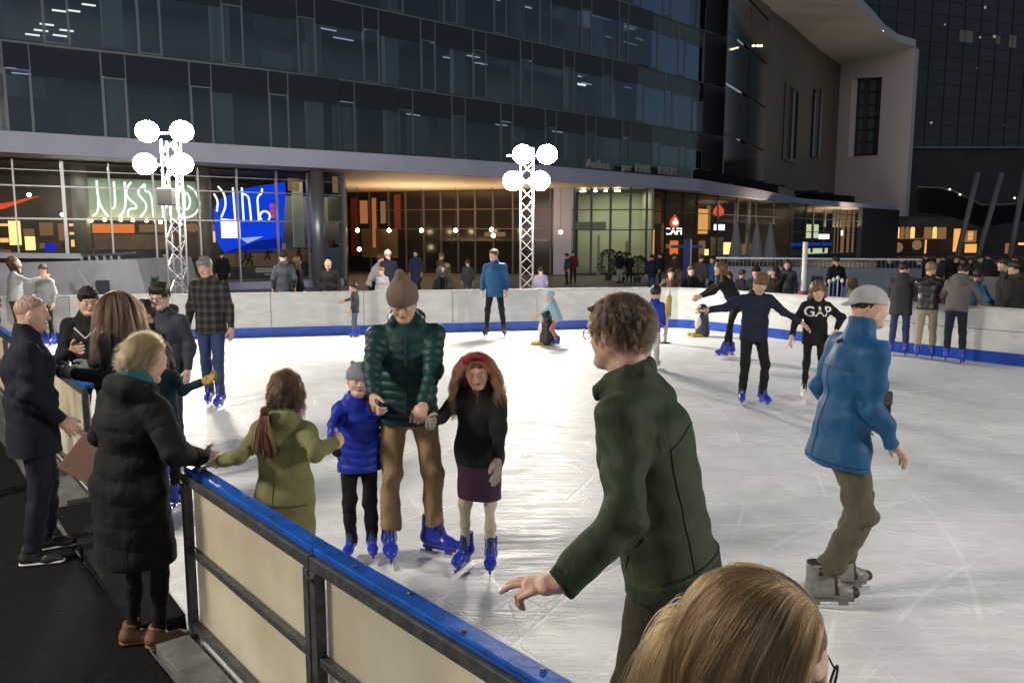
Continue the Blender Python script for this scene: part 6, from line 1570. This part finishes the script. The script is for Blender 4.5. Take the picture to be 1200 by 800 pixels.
# ------------------------------------------------------------------ skater in petrol blue, right
sk = person(P(972, 703), -84, 1.83, 'skater in petrol blue jacket, backward grey cap and olive trousers gliding to the right', 'skaters on the ice', foot='skate', footmat=GREYP, lean=7, drop=.05, pel=(0, .02), head=(-2, 6, 0),
    feet=[(-.08, .10, 0.0, 4), (.09, -.10, 0.0, -16, -4)], rh=(.20, .20, .98), lh=(-.24, .22, 1.05), rhint=(.4, -1, -.1), lhint=(-.4, -1, -.1), rpn=(0, -1, -.5), rdir=(-.1, .75, -.65), top=dict(mat=PETROL, collar=.08, hem=.16, sl=1.3, thick=1.0, flare=1.14, fold=1.3), legs=dict(mat=OLTR, thick=1.25, cuff=-.055, flare=1.15, wrinkle=1.5),
    hair=dict(kind='crop', mat=HD), hat=dict(kind='capback', mat=CAPG), skinm=SKIN)
def bag(I, c, d, m, label, strapm):
    o = empty('shoulder_bag', I['root'].location, I['root'].rotation_euler.z, label, 'bag'); MB().box(c, d, .1).build('pouch', m, o, bevel=.02)
    MB().box((c[0], c[1] + .0, c[2] + d[2] * .30), (d[0] + .006, d[1] + .006, d[2] * .42), .1).build('flap', strapm, o, bevel=.015)
    s0 = I['SHz']; a = Vector(c) + Vector((0, 0, d[2] * .45)); pts = [a, Vector(I['CH'] + I['fw'] * .16 * I['sb'] + I['rt'] * .05), Vector(s0 + I['rt'] * -.08 + I['up'] * .075 + I['fw'] * .03), Vector(s0 - I['fw'] * .12 + I['up'] * .02)]
    MB().tube(pts, .010, 6).build('strap', strapm, o, smooth=True)
bag(sk, (.04, .19, 1.16), (.18, .08, .20), BLK_, 'small black bag worn across the chest of the petrol blue skater', C_('grey_bag_flap', (.05, .05, .055)))

# ------------------------------------------------------------------ group at the gate, left
coat = person((-2.0, 4.02, -.075), -26, 1.69, 'woman in long black padded coat with blond bun, seen from behind at the gate', 'people at the barrier', sex='f', foot='shoe', footmat=mat('tan_flats', (.20, .10, .05), .5), head=(-14, 16, 6), lean=2, side=7,
    feet=[(-.06, .02, 0, -50), (.10, .06, 0, -42)], rh=(.30, .22, 1.03), lh=(-.26, .20, .98), rhint=(.6, -.8, -.4), rpose='flat', top=dict(mat=BLK_, kind='coat', hem=.42, quilt=.12, qa=.5, collar=.05, hood=True, thick=1.2, sl=2.0, flare=1.16, fold=1.3), legs=dict(mat=BLK_, thick=.82), hair=dict(kind='bun', mat=HBL, under=True), skinm=SKIN3, scarf=TURQ)
strands(coat, 6500, .125, strandmat('blond_strands', (.16, .085, .03), (.50, .31, .13)), seed=21, region=lambda q: (q[:, 2] > -.06) & ~((q[:, 1] > .045) & (q[:, 2] < .080)), comb=lambda P_, N: np.array((0, -.13, -.03)) - P_, lift=.008, rad=.0007, clumps=90, clump=.35, seg=9, curl=.004, cfreq=1.0, grav=.1, stiff=.45)
h = HF(Sdf(), coat['HC'], coat['Rh'], coat['hs']); pts = [h.p((.032 * math.cos(a), -.122, -.028 + .030 * math.sin(a))) for a in np.linspace(0, 6.283, 17)[:-1]]
MB().tube(pts, .013, 7, closed=True).build('scrunchie', C_('cream_scrunchie', (.55, .50, .42)), coat['root'], smooth=True)
bald = person((-3.24, 5.25, -.075), -58, 1.80, 'balding man in dark navy coat and black sneakers with white soles at far left', 'people at the barrier', foot='shoe', head=(-8, 6, 0), feet=[(-.12, .04, 0, -6), (.14, -.06, 0, -18)],
    lh=aty(84, 412, 5.75), rh=(.22, .16, .98), lhint=(-.3, -.4, -1), world_targets=False, top=dict(mat=DNAVY, hem=.22, collar=.08, sl=1.7, thick=1.15, fold=1.2), legs=dict(mat=C_('dark_navy_trousers', (.008, .010, .020)), thick=1.15, wrinkle=1.4), hair=dict(kind='buzz', mat=HBZ), skinm=SKIN, lpose='relax', ldir=(.6, .5, .25))
longh = person((-2.86, 5.78, -.02), 78, 1.74, 'woman with very long dark brown hair and black coat in the gate, facing left', 'people at the barrier', sex='f', head=(4, 4, 0), lh=aty(86, 438, 5.55), rh=(.2, .45, 1.15), rhint=(.2, -.3, -1), lhint=(-.2, -.3, -1), gloves=GLOVEG,
    top=dict(mat=BLK_, hem=.22, collar=.04, sl=1.3), legs=dict(mat=JEAN), hair=dict(kind='long', mat=HD, len=.38, w=.9, under=True), skinm=SKIN3)
strands(longh, 5500, .56, strandmat('dark_long_strands', (.020, .010, .006), (.085, .040, .022)), seed=31, region=lambda q: (q[:, 2] > -.03) & ~((q[:, 1] > .045) & (q[:, 2] < .085)), comb=lambda P_, N: np.stack([np.sign(P_[:, 0]) * .6, -.6 + 0 * P_[:, 0], -.9 + 0 * P_[:, 0]], 1), lift=.012, rad=.0009, clumps=130, clump=.6, curl=.009, cfreq=1.6, seg=16, collide=[(longh['CH'], (.15, .12, .24))])
vboy = person((-3.72, 6.95, 0), 196, 1.62, 'boy with short dark hair in black and maroon, left of the very long haired woman', 'skaters on the ice', head=(20, 12, 0), foot='skate', top=dict(mat=BLK_, hem=.10, collar=.05, hood=True, sl=1.4), legs=dict(mat=BLK_), hair=dict(kind='short', mat=HD, vol=.6), rh=(.15, .30, 1.05), lh=(-.1, .32, 1.0))
person((-3.20, 7.25, 0), 176, 1.63, 'boy with dark fringe and glasses in a slate hooded jacket behind the long haired woman', 'skaters on the ice', head=(2, 6, 0), foot='skate', top=dict(mat=SLATE, hem=.12, collar=.05, hood=True, sl=1.4), legs=dict(mat=CHAR), hair=dict(kind='short', mat=HD, vol=1.1, line=-.012), glasses=True, skinm=SKIN3)
person((-2.68, 5.95, 0), 0, 1.27, 'child with brown hair and a mustard mitten half hidden behind the blond bun', 'skaters on the ice', child=True, sex='f', foot='skate', head=(20, 10, 0), top=dict(mat=C_('dark_teal_jacket', (.01, .035, .05)), hem=.12, sl=1.3), legs=dict(mat=BLK_), hair=dict(kind='long', mat=HB, len=.12), rh=aty(238, 447, 5.8), gloves=MUST)
person((-3.05, 6.60, 0), 150, 1.52, 'child in blue jeans and blue skates behind the woman in the gate', 'skaters on the ice', child=True, foot='skate', top=dict(mat=BLK_, hem=.12, sl=1.2), legs=dict(mat=JEAN), hair=dict(kind='short', mat=HD))
person((-4.55, 6.4, -.075), -70, 1.30, 'child in a grey hat at the left edge behind the bald man', 'people at the barrier', child=True, top=dict(mat=LGRY, hem=.12), legs=dict(mat=BGTR), hair=dict(kind='short', mat=HB), hat=dict(kind='beanie', mat=GREYK, tall=.0))
o = empty('paper_folder', (-2.56, 4.75, .72), R(20), 'pinkish brown card folder held beside the black coat', 'folder'); MB().box((0, 0, 0), (.34, .012, .26), M=Matrix.Rotation(R(38), 4, 'Y')).build('cover', mat('pink_brown_card', (.30, .17, .13), .7), o, bevel=.003); MB().box((.0, .010, .006), (.33, .006, .25), M=Matrix.Rotation(R(38), 4, 'Y')).build('sheet', mat('card_inner', (.5, .45, .4), .7), o)
person(P(252, 476), 178, zt(309, P(252, 476).y) + .02, 'grey haired man in dark plaid shirt and blue jeans skating by himself at left', 'skaters on the ice', foot='skate', head=(-6, 14, 4), feet=[(-.13, .14, 0, 2), (.10, -.10, 0, 10)], lh=(-.30, .10, .93), rh=(.30, .02, .95), top=dict(mat=PLAID, hem=.10, collar=.035, sl=1.1, fold=.7), legs=dict(mat=JEAN, thick=1.12), hair=dict(kind='crop', mat=HG))

# ------------------------------------------------------------------ skaters further out
person(P(580, 395), 172, zt(296, P(580, 395).y), 'man in a bright blue jacket skating alone before the middle floodlight mast', 'skaters on the ice', foot='skate', footmat=BLACKR, head=(-30, 4, 0), feet=[(-.20, 0, 0, 12), (.18, 0, 0, -10)], top=dict(mat=PETROL, hem=.16, sl=1.6, collar=.07), legs=dict(mat=BLK_), hair=dict(kind='crop', mat=HLB))
q = P(653, 405); person((q.x, q.y, 0), 80, zt(343, q.y) + .06, 'toddler in a pale blue quilted coat and hat pushing a penguin skating aid', 'skaters on the ice', child=True, lean=24, drop=.05, foot='skate', top=dict(mat=LBLU, hem=.16, quilt=.08, hood=True, sl=1.6, thick=1.2), legs=dict(mat=PINK, thick=1.1), hair=dict(kind='short', mat=HB), hat=dict(kind='beanie', mat=LBLU, tall=-.02), rh=(.12, .36, .62), lh=(-.12, .36, .62))
q = P(764, 431); person((q.x, q.y, 0), -35, zt(341, q.y) + .03, 'skater in a royal blue jacket and white trousers half hidden behind the head in glasses', 'skaters on the ice', foot='skate', footmat=WHITEP, lean=8, head=(10, 8, 0), top=dict(mat=BPUF, hem=.16, sl=1.5), legs=dict(mat=WHT, thick=1.25), hair=dict(kind='short', mat=HD))
q = P(850, 419); person((q.x, q.y, 0), 92, 1.70, 'girl with long fair brown hair in black bending forward over the dark penguin aid', 'skaters on the ice', sex='f', foot='skate', lean=30, pel=(0, -.16), head=(8, 0, 0), feet=[(-.10, .05, 0, 6), (.10, -.12, 0, -6)], rh=(.06, .62, .98), lh=(-.06, .66, .98), rhint=(.1, -.2, -1), lhint=(-.1, -.2, -1), top=dict(mat=BLK_, hem=.14, sl=1.2), legs=dict(mat=BLK_, thick=.85), hair=dict(kind='long', mat=HLB, len=.34, w=1.0))
q = P(880, 474); person((q.x, q.y, 0), 181, zt(328, q.y) + .07, 'boy in a dark tracksuit and blue skates skating with both arms spread wide', 'skaters on the ice', foot='skate', head=(4, 34, -3), lean=5, drop=.02, feet=[(-.15, .02, 0, 14), (.13, .0, 0, -16)], rh=(.62, .12, 1.22), lh=(-.60, .12, 1.02), rhint=(.2, -.3, -1), lhint=(-.3, -.3, -1), top=dict(mat=NAVY, hem=.10, collar=.05, sl=1.4), legs=dict(mat=BLK_, thick=1.05), hair=dict(kind='short', mat=HLB, vol=.9), rpose='spread')
q = P(951, 470); gap = person((q.x, q.y, 0), 174, zt(335, q.y) + .02, 'girl in a black hoodie reading GAP and white skates', 'skaters on the ice', sex='f', foot='skate', footmat=WHITEP, head=(0, 24, 4), feet=[(-.10, 0, 0, 16), (.12, .0, 0, -14)], rh=(.30, .05, .86), lh=(-.22, .14, .94), lhint=(-1, -.2, -.2), top=dict(mat=BLK_, hem=.13, collar=.06, hood=True, sl=1.5, fold=.7), legs=dict(mat=BLK_, thick=.84), hair=dict(kind='long', mat=HLB, len=.10, w=.9), skinm=SKIN3)
def chest_text(I, s, size, m, up_off):
    from mathutils.bvhtree import BVHTree
    me = I['jacket'].data; bv = BVHTree.FromPolygons([v.co.copy() for v in me.vertices], [tuple(p.vertices) for p in me.polygons])
    o = text_obj(s, size, m, I['root'], (0, 0, 0), (0, 0, 0), 'printed_word', .0); C0 = I['CH'] + I['up'] * up_off
    for v in o.data.vertices:
        p = C0 - I['rt'] * v.co.x + I['up'] * v.co.y + I['fw'] * .5
        hit = bv.ray_cast(Vector(p), Vector(-I['fw']))
        v.co = (hit[0] if hit[0] else Vector(p) - Vector(I['fw']) * .35) + Vector(I['fw']) * .006
    o.parent = I['jacket']; return o
chest_text(gap, 'GAP', .175, mat('white_print', (.75, .73, .70), .7), .015)
q = P(417, 397); person((q.x, q.y, 0), 75, 1.12, 'small child in a dark jacket with one arm stretched out beside the far boards', 'skaters on the ice', child=True, foot='skate', rh=(.1, .45, .72), top=dict(mat=CHAR, hem=.12, sl=1.3), legs=dict(mat=LJEAN), hair=dict(kind='short', mat=HD), head=(30, 0, 0))
for (u, v, vh, yaw, lab, tp, lg, hr, hd, ln_) in (
    (1052, 417, 314, -34, 'skater in a dark fur hooded jacket and jeans leaning on the right hand boards', dict(mat=CHAR, hem=.20, hood=True, sl=1.7, thick=1.1), JEAN, dict(kind='short', mat=HD), (-10, 10, 0), 6),
    (1083, 421, 315, -26, 'skater in a black leather jacket and beige trousers at the right hand boards', dict(mat=LEATH, hem=.06, sl=1.5), BGTR, dict(kind='crop', mat=HBL), (-24, 8, 0), 5),
    (1117, 426, 322, -40, 'skater in a grey hoodie and dark trousers bending over the right hand boards', dict(mat=GRYJ, hem=.08, sl=1.5, hood=True), NAVY, dict(kind='short', mat=HD), (-10, 24, 0), 22)):
    q = P(u, v); person((q.x, q.y, 0), yaw, zt(vh, q.y) + .05 + (.12 if ln_ > 20 else 0), lab, 'skaters on the ice', foot='skate', lean=ln_, head=hd, pel=(0, -.05 if ln_ > 20 else 0), lh=(-.24, .40, 1.02), rh=(.24, .40, 1.02), top=tp, legs=dict(mat=lg, thick=1.12), hair=hr, feet=[(-.13, 0, 0, 6), (.13, 0, 0, -6)])
mb = MB(); c0 = Vector(vboy['CH'] + vboy['fw'] * .175 * vboy['sb'] + vboy['up'] * .02); mb.tube([c0 + Vector((-.09, -.01, .07)), c0 + Vector((0, .02, -.02)), c0 + Vector((.09, -.01, .07))], .008, 6); mb.build('white_v_stripe', SOLEW, vboy['jacket'])
# left, far out on the ice
q = P(58, 405); person((q.x, q.y, 0), 170, zt(314, q.y), 'slim girl in a light grey sweater before the boards at the far left', 'skaters on the ice', sex='f', child=True, foot='skate', top=dict(mat=LGRY, hem=.08, sl=1.1), legs=dict(mat=BLK_, thick=.9), hair=dict(kind='bun', mat=HB), rh=(.05, .25, 1.0))
q = P(22, 408); person((q.x, q.y, 0), -70, zt(304, q.y), 'woman with swinging dark hair and light grey top at far left of the ice', 'skaters on the ice', sex='f', foot='skate', lean=6, head=(0, -24, 0), rh=(.1, .5, 1.35), top=dict(mat=LGRY, hem=.06, sl=1.1), legs=dict(mat=CHAR), hair=dict(kind='long', mat=HB, len=.3, w=1.1))
q = P(-4, 410); person((q.x, q.y, 0), -60, 1.74, 'person all in black at the far left edge behind the dancing woman', 'skaters on the ice', foot='skate', top=dict(mat=BLK_, hem=.2, sl=1.6, hood=True), legs=dict(mat=BLK_), hair=dict(kind='short', mat=HD))

DKS = C_('dark_seam_thread', (.006, .009, .006)); A_ = np.linspace
seam(gm_, [(a, .80 + .05 * math.cos(R(a - 180) * 2)) for a in A_(128, 232, 24)], DKS); seam(gm_, [(a, .115) for a in A_(95, 265, 40)], DKS, .003, 'waistband_seam')
for a0 in (128, 232): seam(gm_, [(a0, t) for t in A_(.12, .80, 20)], DKS)
seam(gm_, [(-52 - 6 * k, .16 + .035 * k) for k in range(7)], DKS, .0026, 'pocket')
SB_ = C_('blue_seam_thread', (.004, .03, .08))
seam(sk, [(a, .82) for a in A_(120, 240, 24)], SB_); seam(sk, [(a, .04) for a in A_(60, 300, 50)], SB_, .003, 'hem_seam'); seam(sk, [(180, t) for t in A_(.05, .8, 20)], SB_)
for I_ in (bald, longh): seam(I_, [(180, t) for t in A_(.04, .85, 22)], DKS)
seam(oliv, [(180, t) for t in A_(.03, .70, 20)], C_('olive_seam_thread', (.07, .065, .03))); seam(oliv, [(a, .42) for a in A_(110, 250, 30)], C_('olive_seam_thread', (.07, .065, .03)), .004, 'waist_seam')
for q_ in (-1, 1): seam(boy, [(q_ * (28 + 5 * k), .20 + .02 * k) for k in range(6)], DKS, .003, 'pocket'); seam(man, [(q_ * (30 + 4 * k), .14 + .03 * k) for k in range(6)], DKS, .004, 'pocket')

# ------------------------------------------------------------------ penguin aids
PB = mat('penguin_black_plastic', (.02, .02, .022), .35); PW_ = mat('penguin_white_plastic', (.6, .6, .58), .35); PY = mat('penguin_yellow_plastic', (.45, .32, .05), .4)
def penguin(loc, yaw, h, label):
    o = empty('penguin_aid', loc, R(yaw), label, 'skating aid'); k = h / .8
    S = Sdf(); S.cap((0, 0, .10 * k), (0, 0, .42 * k), .16 * k, .13 * k, k=.05); S.ell((0, .01, .62 * k), .105 * k, k=.06)
    V, Q = S.mesh(.018); mesh_np('penguin_body', V, Q, PB, o)
    S = Sdf(); S.ell((0, .06 * k, .30 * k), (.115 * k, .12 * k, .21 * k)); V, Q = S.mesh(.02); mesh_np('belly', V, Q, PW_, o)
    S = Sdf(); S.cap((0, .09 * k, .61 * k), (0, .19 * k, .59 * k), .03 * k, .008); V, Q = S.mesh(.01); mesh_np('beak', V, Q, PY, o)
    for s in (-1, 1):
        S = Sdf(); S.cap((s * .10 * k, .0, .03), (s * .11 * k, .26 * k, .03), .035 * k, .05 * k); V, Q = S.mesh(.016); mesh_np('runner', V, Q, PY, o)
        S = Sdf(); S.cap((s * .14 * k, 0, .48 * k), (s * .20 * k, -.10 * k, .60 * k), .03 * k, .022 * k); V, Q = S.mesh(.014); mesh_np('handle', V, Q, PB, o)
q = P(641, 404); penguin((q.x, q.y, 0), 75, .80, 'black penguin skating aid pushed by the toddler in pale blue')
q = P(823, 394); penguin((q.x, q.y, 0), 100, .78, 'black penguin skating aid held by the bending long haired girl')
q = P(779, 402); o = empty('slalom_aid', (q.x, q.y, 0), 0, 'slim white and yellow upright aid standing on the ice by the far bend', 'skating aid')
MB().tube([(0, 0, .02), (.04, 0, .55)], .035, 10).build('white_stem', PW_, o, smooth=True); MB().lathe([(.12, 0), (.12, .015), (.04, .03)], (0, 0, 0), 14).build('foot', PB, o)
S = Sdf(); S.cap((.03, 0, .58), (.06, 0, .92), .085, .06); V, Q = S.mesh(.02); mesh_np('yellow_body', V, Q, PY, o); S = Sdf(); S.cap((.06, 0, .95), (.07, 0, 1.08), .035, .02); V, Q = S.mesh(.012); mesh_np('white_tip', V, Q, PW_, o)

# ------------------------------------------------------------------ onlookers behind the boards and across the plaza
HK = dict(d=dict(kind='short', mat=HD), b=dict(kind='short', mat=HB), l=dict(kind='long', mat=HB, len=.25), ld=dict(kind='long', mat=HD, len=.25), g=dict(kind='crop', mat=HG), f=dict(kind='short', mat=HBL), z=dict(kind='buzz', mat=HBZ), c=dict(kind='short', mat=HLB))
def onlooker(u, Y, vh, yaw, label, group, top, leg, hr, sex='m', hat=None, lean=0, arms=None, hem=.14, child=False, hd=(0, 4, 0), hood=False, extra=0.0, z0=-.1):
    x = (u - 600) / FPX * Y * .9917; H = zt(vh, Y) - z0 + extra
    lh, rh = arms if arms else (None, None)
    rr = random.Random(int(u * 7 + Y * 13)); st = rr.uniform(-.14, .14)
    return person((x, Y, z0), yaw, H, label, group, sex=sex, child=child or H < 1.45, lean=lean, head=hd, lh=lh, rh=rh, top=dict(mat=top, hem=hem, hood=hood, sl=1.5, collar=.06), legs=dict(mat=leg, thick=1.08), hair=HK[hr], hat=hat, feet=[(-.11, st, 0, 8), (.11, -st, 0, -8)], lod=1.1)
G1 = 'onlookers behind the boards'; G2 = 'people on the plaza'
LN = ((-.26, .36, .97), (.26, .36, .97))
onlooker(787, 19.25, 313, 175, 'onlooker in a brown jacket with arms over the boards at the far bend', G1, BRJ, BLK_, 'd', lean=14, arms=LN)
onlooker(808, 19.2, 310, 190, 'onlooker in black leaning on the boards right of the brown jacket', G1, BLK_, BLK_, 'b', lean=14, arms=LN)
onlooker(856, 18.6, 318, 140, 'onlooker with fair hair and a tan jacket behind the bending girl', G1, C_('tan_jacket', (.20, .13, .07)), JEAN, 'l', sex='f')
onlooker(888, 18.1, 312, 150, 'onlooker with a black hat right behind the spread armed boy', G1, BLK_, BLK_, 'd', hat=dict(kind='beanie', mat=BLK_, tall=.02))
onlooker(911, 17.7, 313, 130, 'woman with dark hair in a black coat behind the boards, hand at her face', G1, BLK_, BLK_, 'ld', sex='f', arms=((-.1, .22, 1.42), None))
onlooker(924, 19.4, 304, 160, 'brown haired person standing behind the dark haired woman at the boards', G1, CHAR, BLK_, 'l', sex='f')
onlooker(870, 21.0, 316, -70, 'person in a dark blue jacket walking behind the boards near the bend', G1, NAVY, JEAN, 'b')
onlooker(1002, 16.6, 326, 60, 'child with pale fur collar behind the boards right of the tall white post', G1, OLIVEC, BLK_, 'b', child=True, hat=dict(kind='hoodup', mat=BRJ, fur=FUR))
onlooker(982, 21.5, 300, 10, 'dark figure standing against the slate wall', G1, BLK_, BLK_, 'd')
onlooker(1066, 15.4, 330, 150, 'onlooker in a blue jacket between the two leaning skaters', G1, LJEAN, JEAN, 'd', child=True)
onlooker(1100, 15.2, 318, 150, 'onlooker in dark red behind the skater in beige trousers', G1, REDC, BLK_, 'd')
onlooker(1141, 14.9, 314, -70, 'person in a turquoise jacket leaning right behind the boards', G1, TEAL, LJEAN, 'b', lean=18, arms=LN)
onlooker(1182, 14.4, 302, 60, 'onlooker in a dark jacket with a white stripe near the right edge', G1, CHAR, BLK_, 'd')
onlooker(1194, 13.9, 306, 30, 'onlooker in a dark fur hooded coat at the right edge', G1, C_('dark_olive_coat', (.03, .032, .022)), BLK_, 'd', hem=.35, hood=True)
onlooker(331, 19.6, 296, 25, 'man in a dark cap and slate jacket behind the far boards, left of the pair', G1, SLATE, JEAN, 'd', hat=dict(kind='cap', mat=BLK_), hood=True)
onlooker(346, 20.0, 301, -40, 'person in a dark coat close beside the man in the cap', G1, BLK_, BLK_, 'l', sex='f')
onlooker(384, 19.4, 303, 178, 'short haired man in a wide black coat facing the ice behind the far boards', G1, BLK_, BLK_, 'z', hem=.2)
onlooker(434, 23.0, 296, -75, 'woman in a pale grey jacket bending over a pram behind the far boards', G1, LGRY, BLK_, 'b', sex='f', lean=24)
onlooker(456, 22.5, 293, 40, 'person in a navy coat and white bobble hat behind the far boards', G1, NAVY, BLK_, 'd', hat=dict(kind='beanie', mat=C_('white_hat', (.6, .6, .6)), tall=.02), lean=6)
onlooker(447, 21.5, 313, 160, 'small child in a pale jacket between the pale grey woman and the white hat', G1, LGRY, JEAN, 'f', child=True)
onlooker(487, 30.0, 293, 170, 'person in a long dark blue coat across the plaza under the recess', G2, C_('dark_blue_coat', (.02, .025, .07)), BLK_, 'd', hem=.4)
onlooker(516, 29.0, 296, -60, 'person in a grey brown coat walking under the recess', G2, BRJ, BLK_, 'c')
onlooker(509, 20.5, 311, -80, 'person in a dark fur hooded coat stooping behind the far boards', G1, BLK_, BLK_, 'd', hat=dict(kind='hoodup', mat=CHAR, fur=FUR), lean=18)
onlooker(530, 20.2, 307, 100, 'woman with dark hair in black stooping right of the fur hood', G1, BLK_, BGTR, 'ld', sex='f', lean=16)
onlooker(548, 27.0, 304, 20, 'child in grey walking away under the recess', G2, CHAR, JEAN, 'b', child=True)
onlooker(634, 23.0, 312, 10, 'child in a lilac jacket behind the middle mast', G1, LILAC, JEAN, 'd', child=True)
onlooker(192, 27.0, 293, 20, 'dark figure beside the conifer at the left mast', G2, BLK_, BLK_, 'd')
onlooker(213, 27.5, 296, -30, 'dark figure half behind the left mast', G2, BLK_, CHAR, 'b')
onlooker(259, 30.0, 294, 10, 'person in black with a yellow bag before the blue screen', G2, BLK_, BLK_, 'd')
onlooker(236, 29.0, 300, 150, 'person in a brown coat beside the brown column', G2, BRJ, BLK_, 'c')
onlooker(672, 38.5, 294, 170, 'person in a dark red jacket before the pale pier', G2, REDC, BLK_, 'd')
onlooker(665, 38.0, 297, 120, 'person in dark clothes just left of the dark red jacket', G2, CHAR, BLK_, 'd')
onlooker(727, 39.0, 294, 20, 'tall dark person before the green lobby', G2, BLK_, LGRY, 'd')
onlooker(738, 39.5, 296, -30, 'person in a dark coat, rightmost before the green lobby', G2, BLK_, BLK_, 'd')
onlooker(765, 31.0, 298, 20, 'person in navy and jeans walking towards the cafe', G2, NAVY, JEAN, 'd')
onlooker(822, 26.0, 298, -40, 'person in charcoal before the cafe windows', G2, CHAR, BLK_, 'b')
onlooker(836, 28.0, 300, 140, 'person in a bright blue jacket before the cafe windows', G2, PETROL, BLK_, 'd')
onlooker(775, 36.0, 296, 80, 'person in black beside the cafe entrance', G2, BLK_, BLK_, 'd')
onlooker(790, 37.0, 297, -80, 'person in brown under the CAFE sign', G2, BRJ, BLK_, 'b')
rs3 = random.Random(12)
for k in range(15):
    u = 1046 + k * 10.5 + rs3.uniform(-3, 3); Y = rs3.uniform(26, 33)
    onlooker(u, Y, rs3.uniform(297, 303), rs3.choice([20, 80, -60, 160, 200]), 'dark silhouetted person in the crowd across the plaza at the right', 'dark crowd at the right', rs3.choice([BLK_, CHAR, NAVY, BLK_]), BLK_, rs3.choice('dbd'))
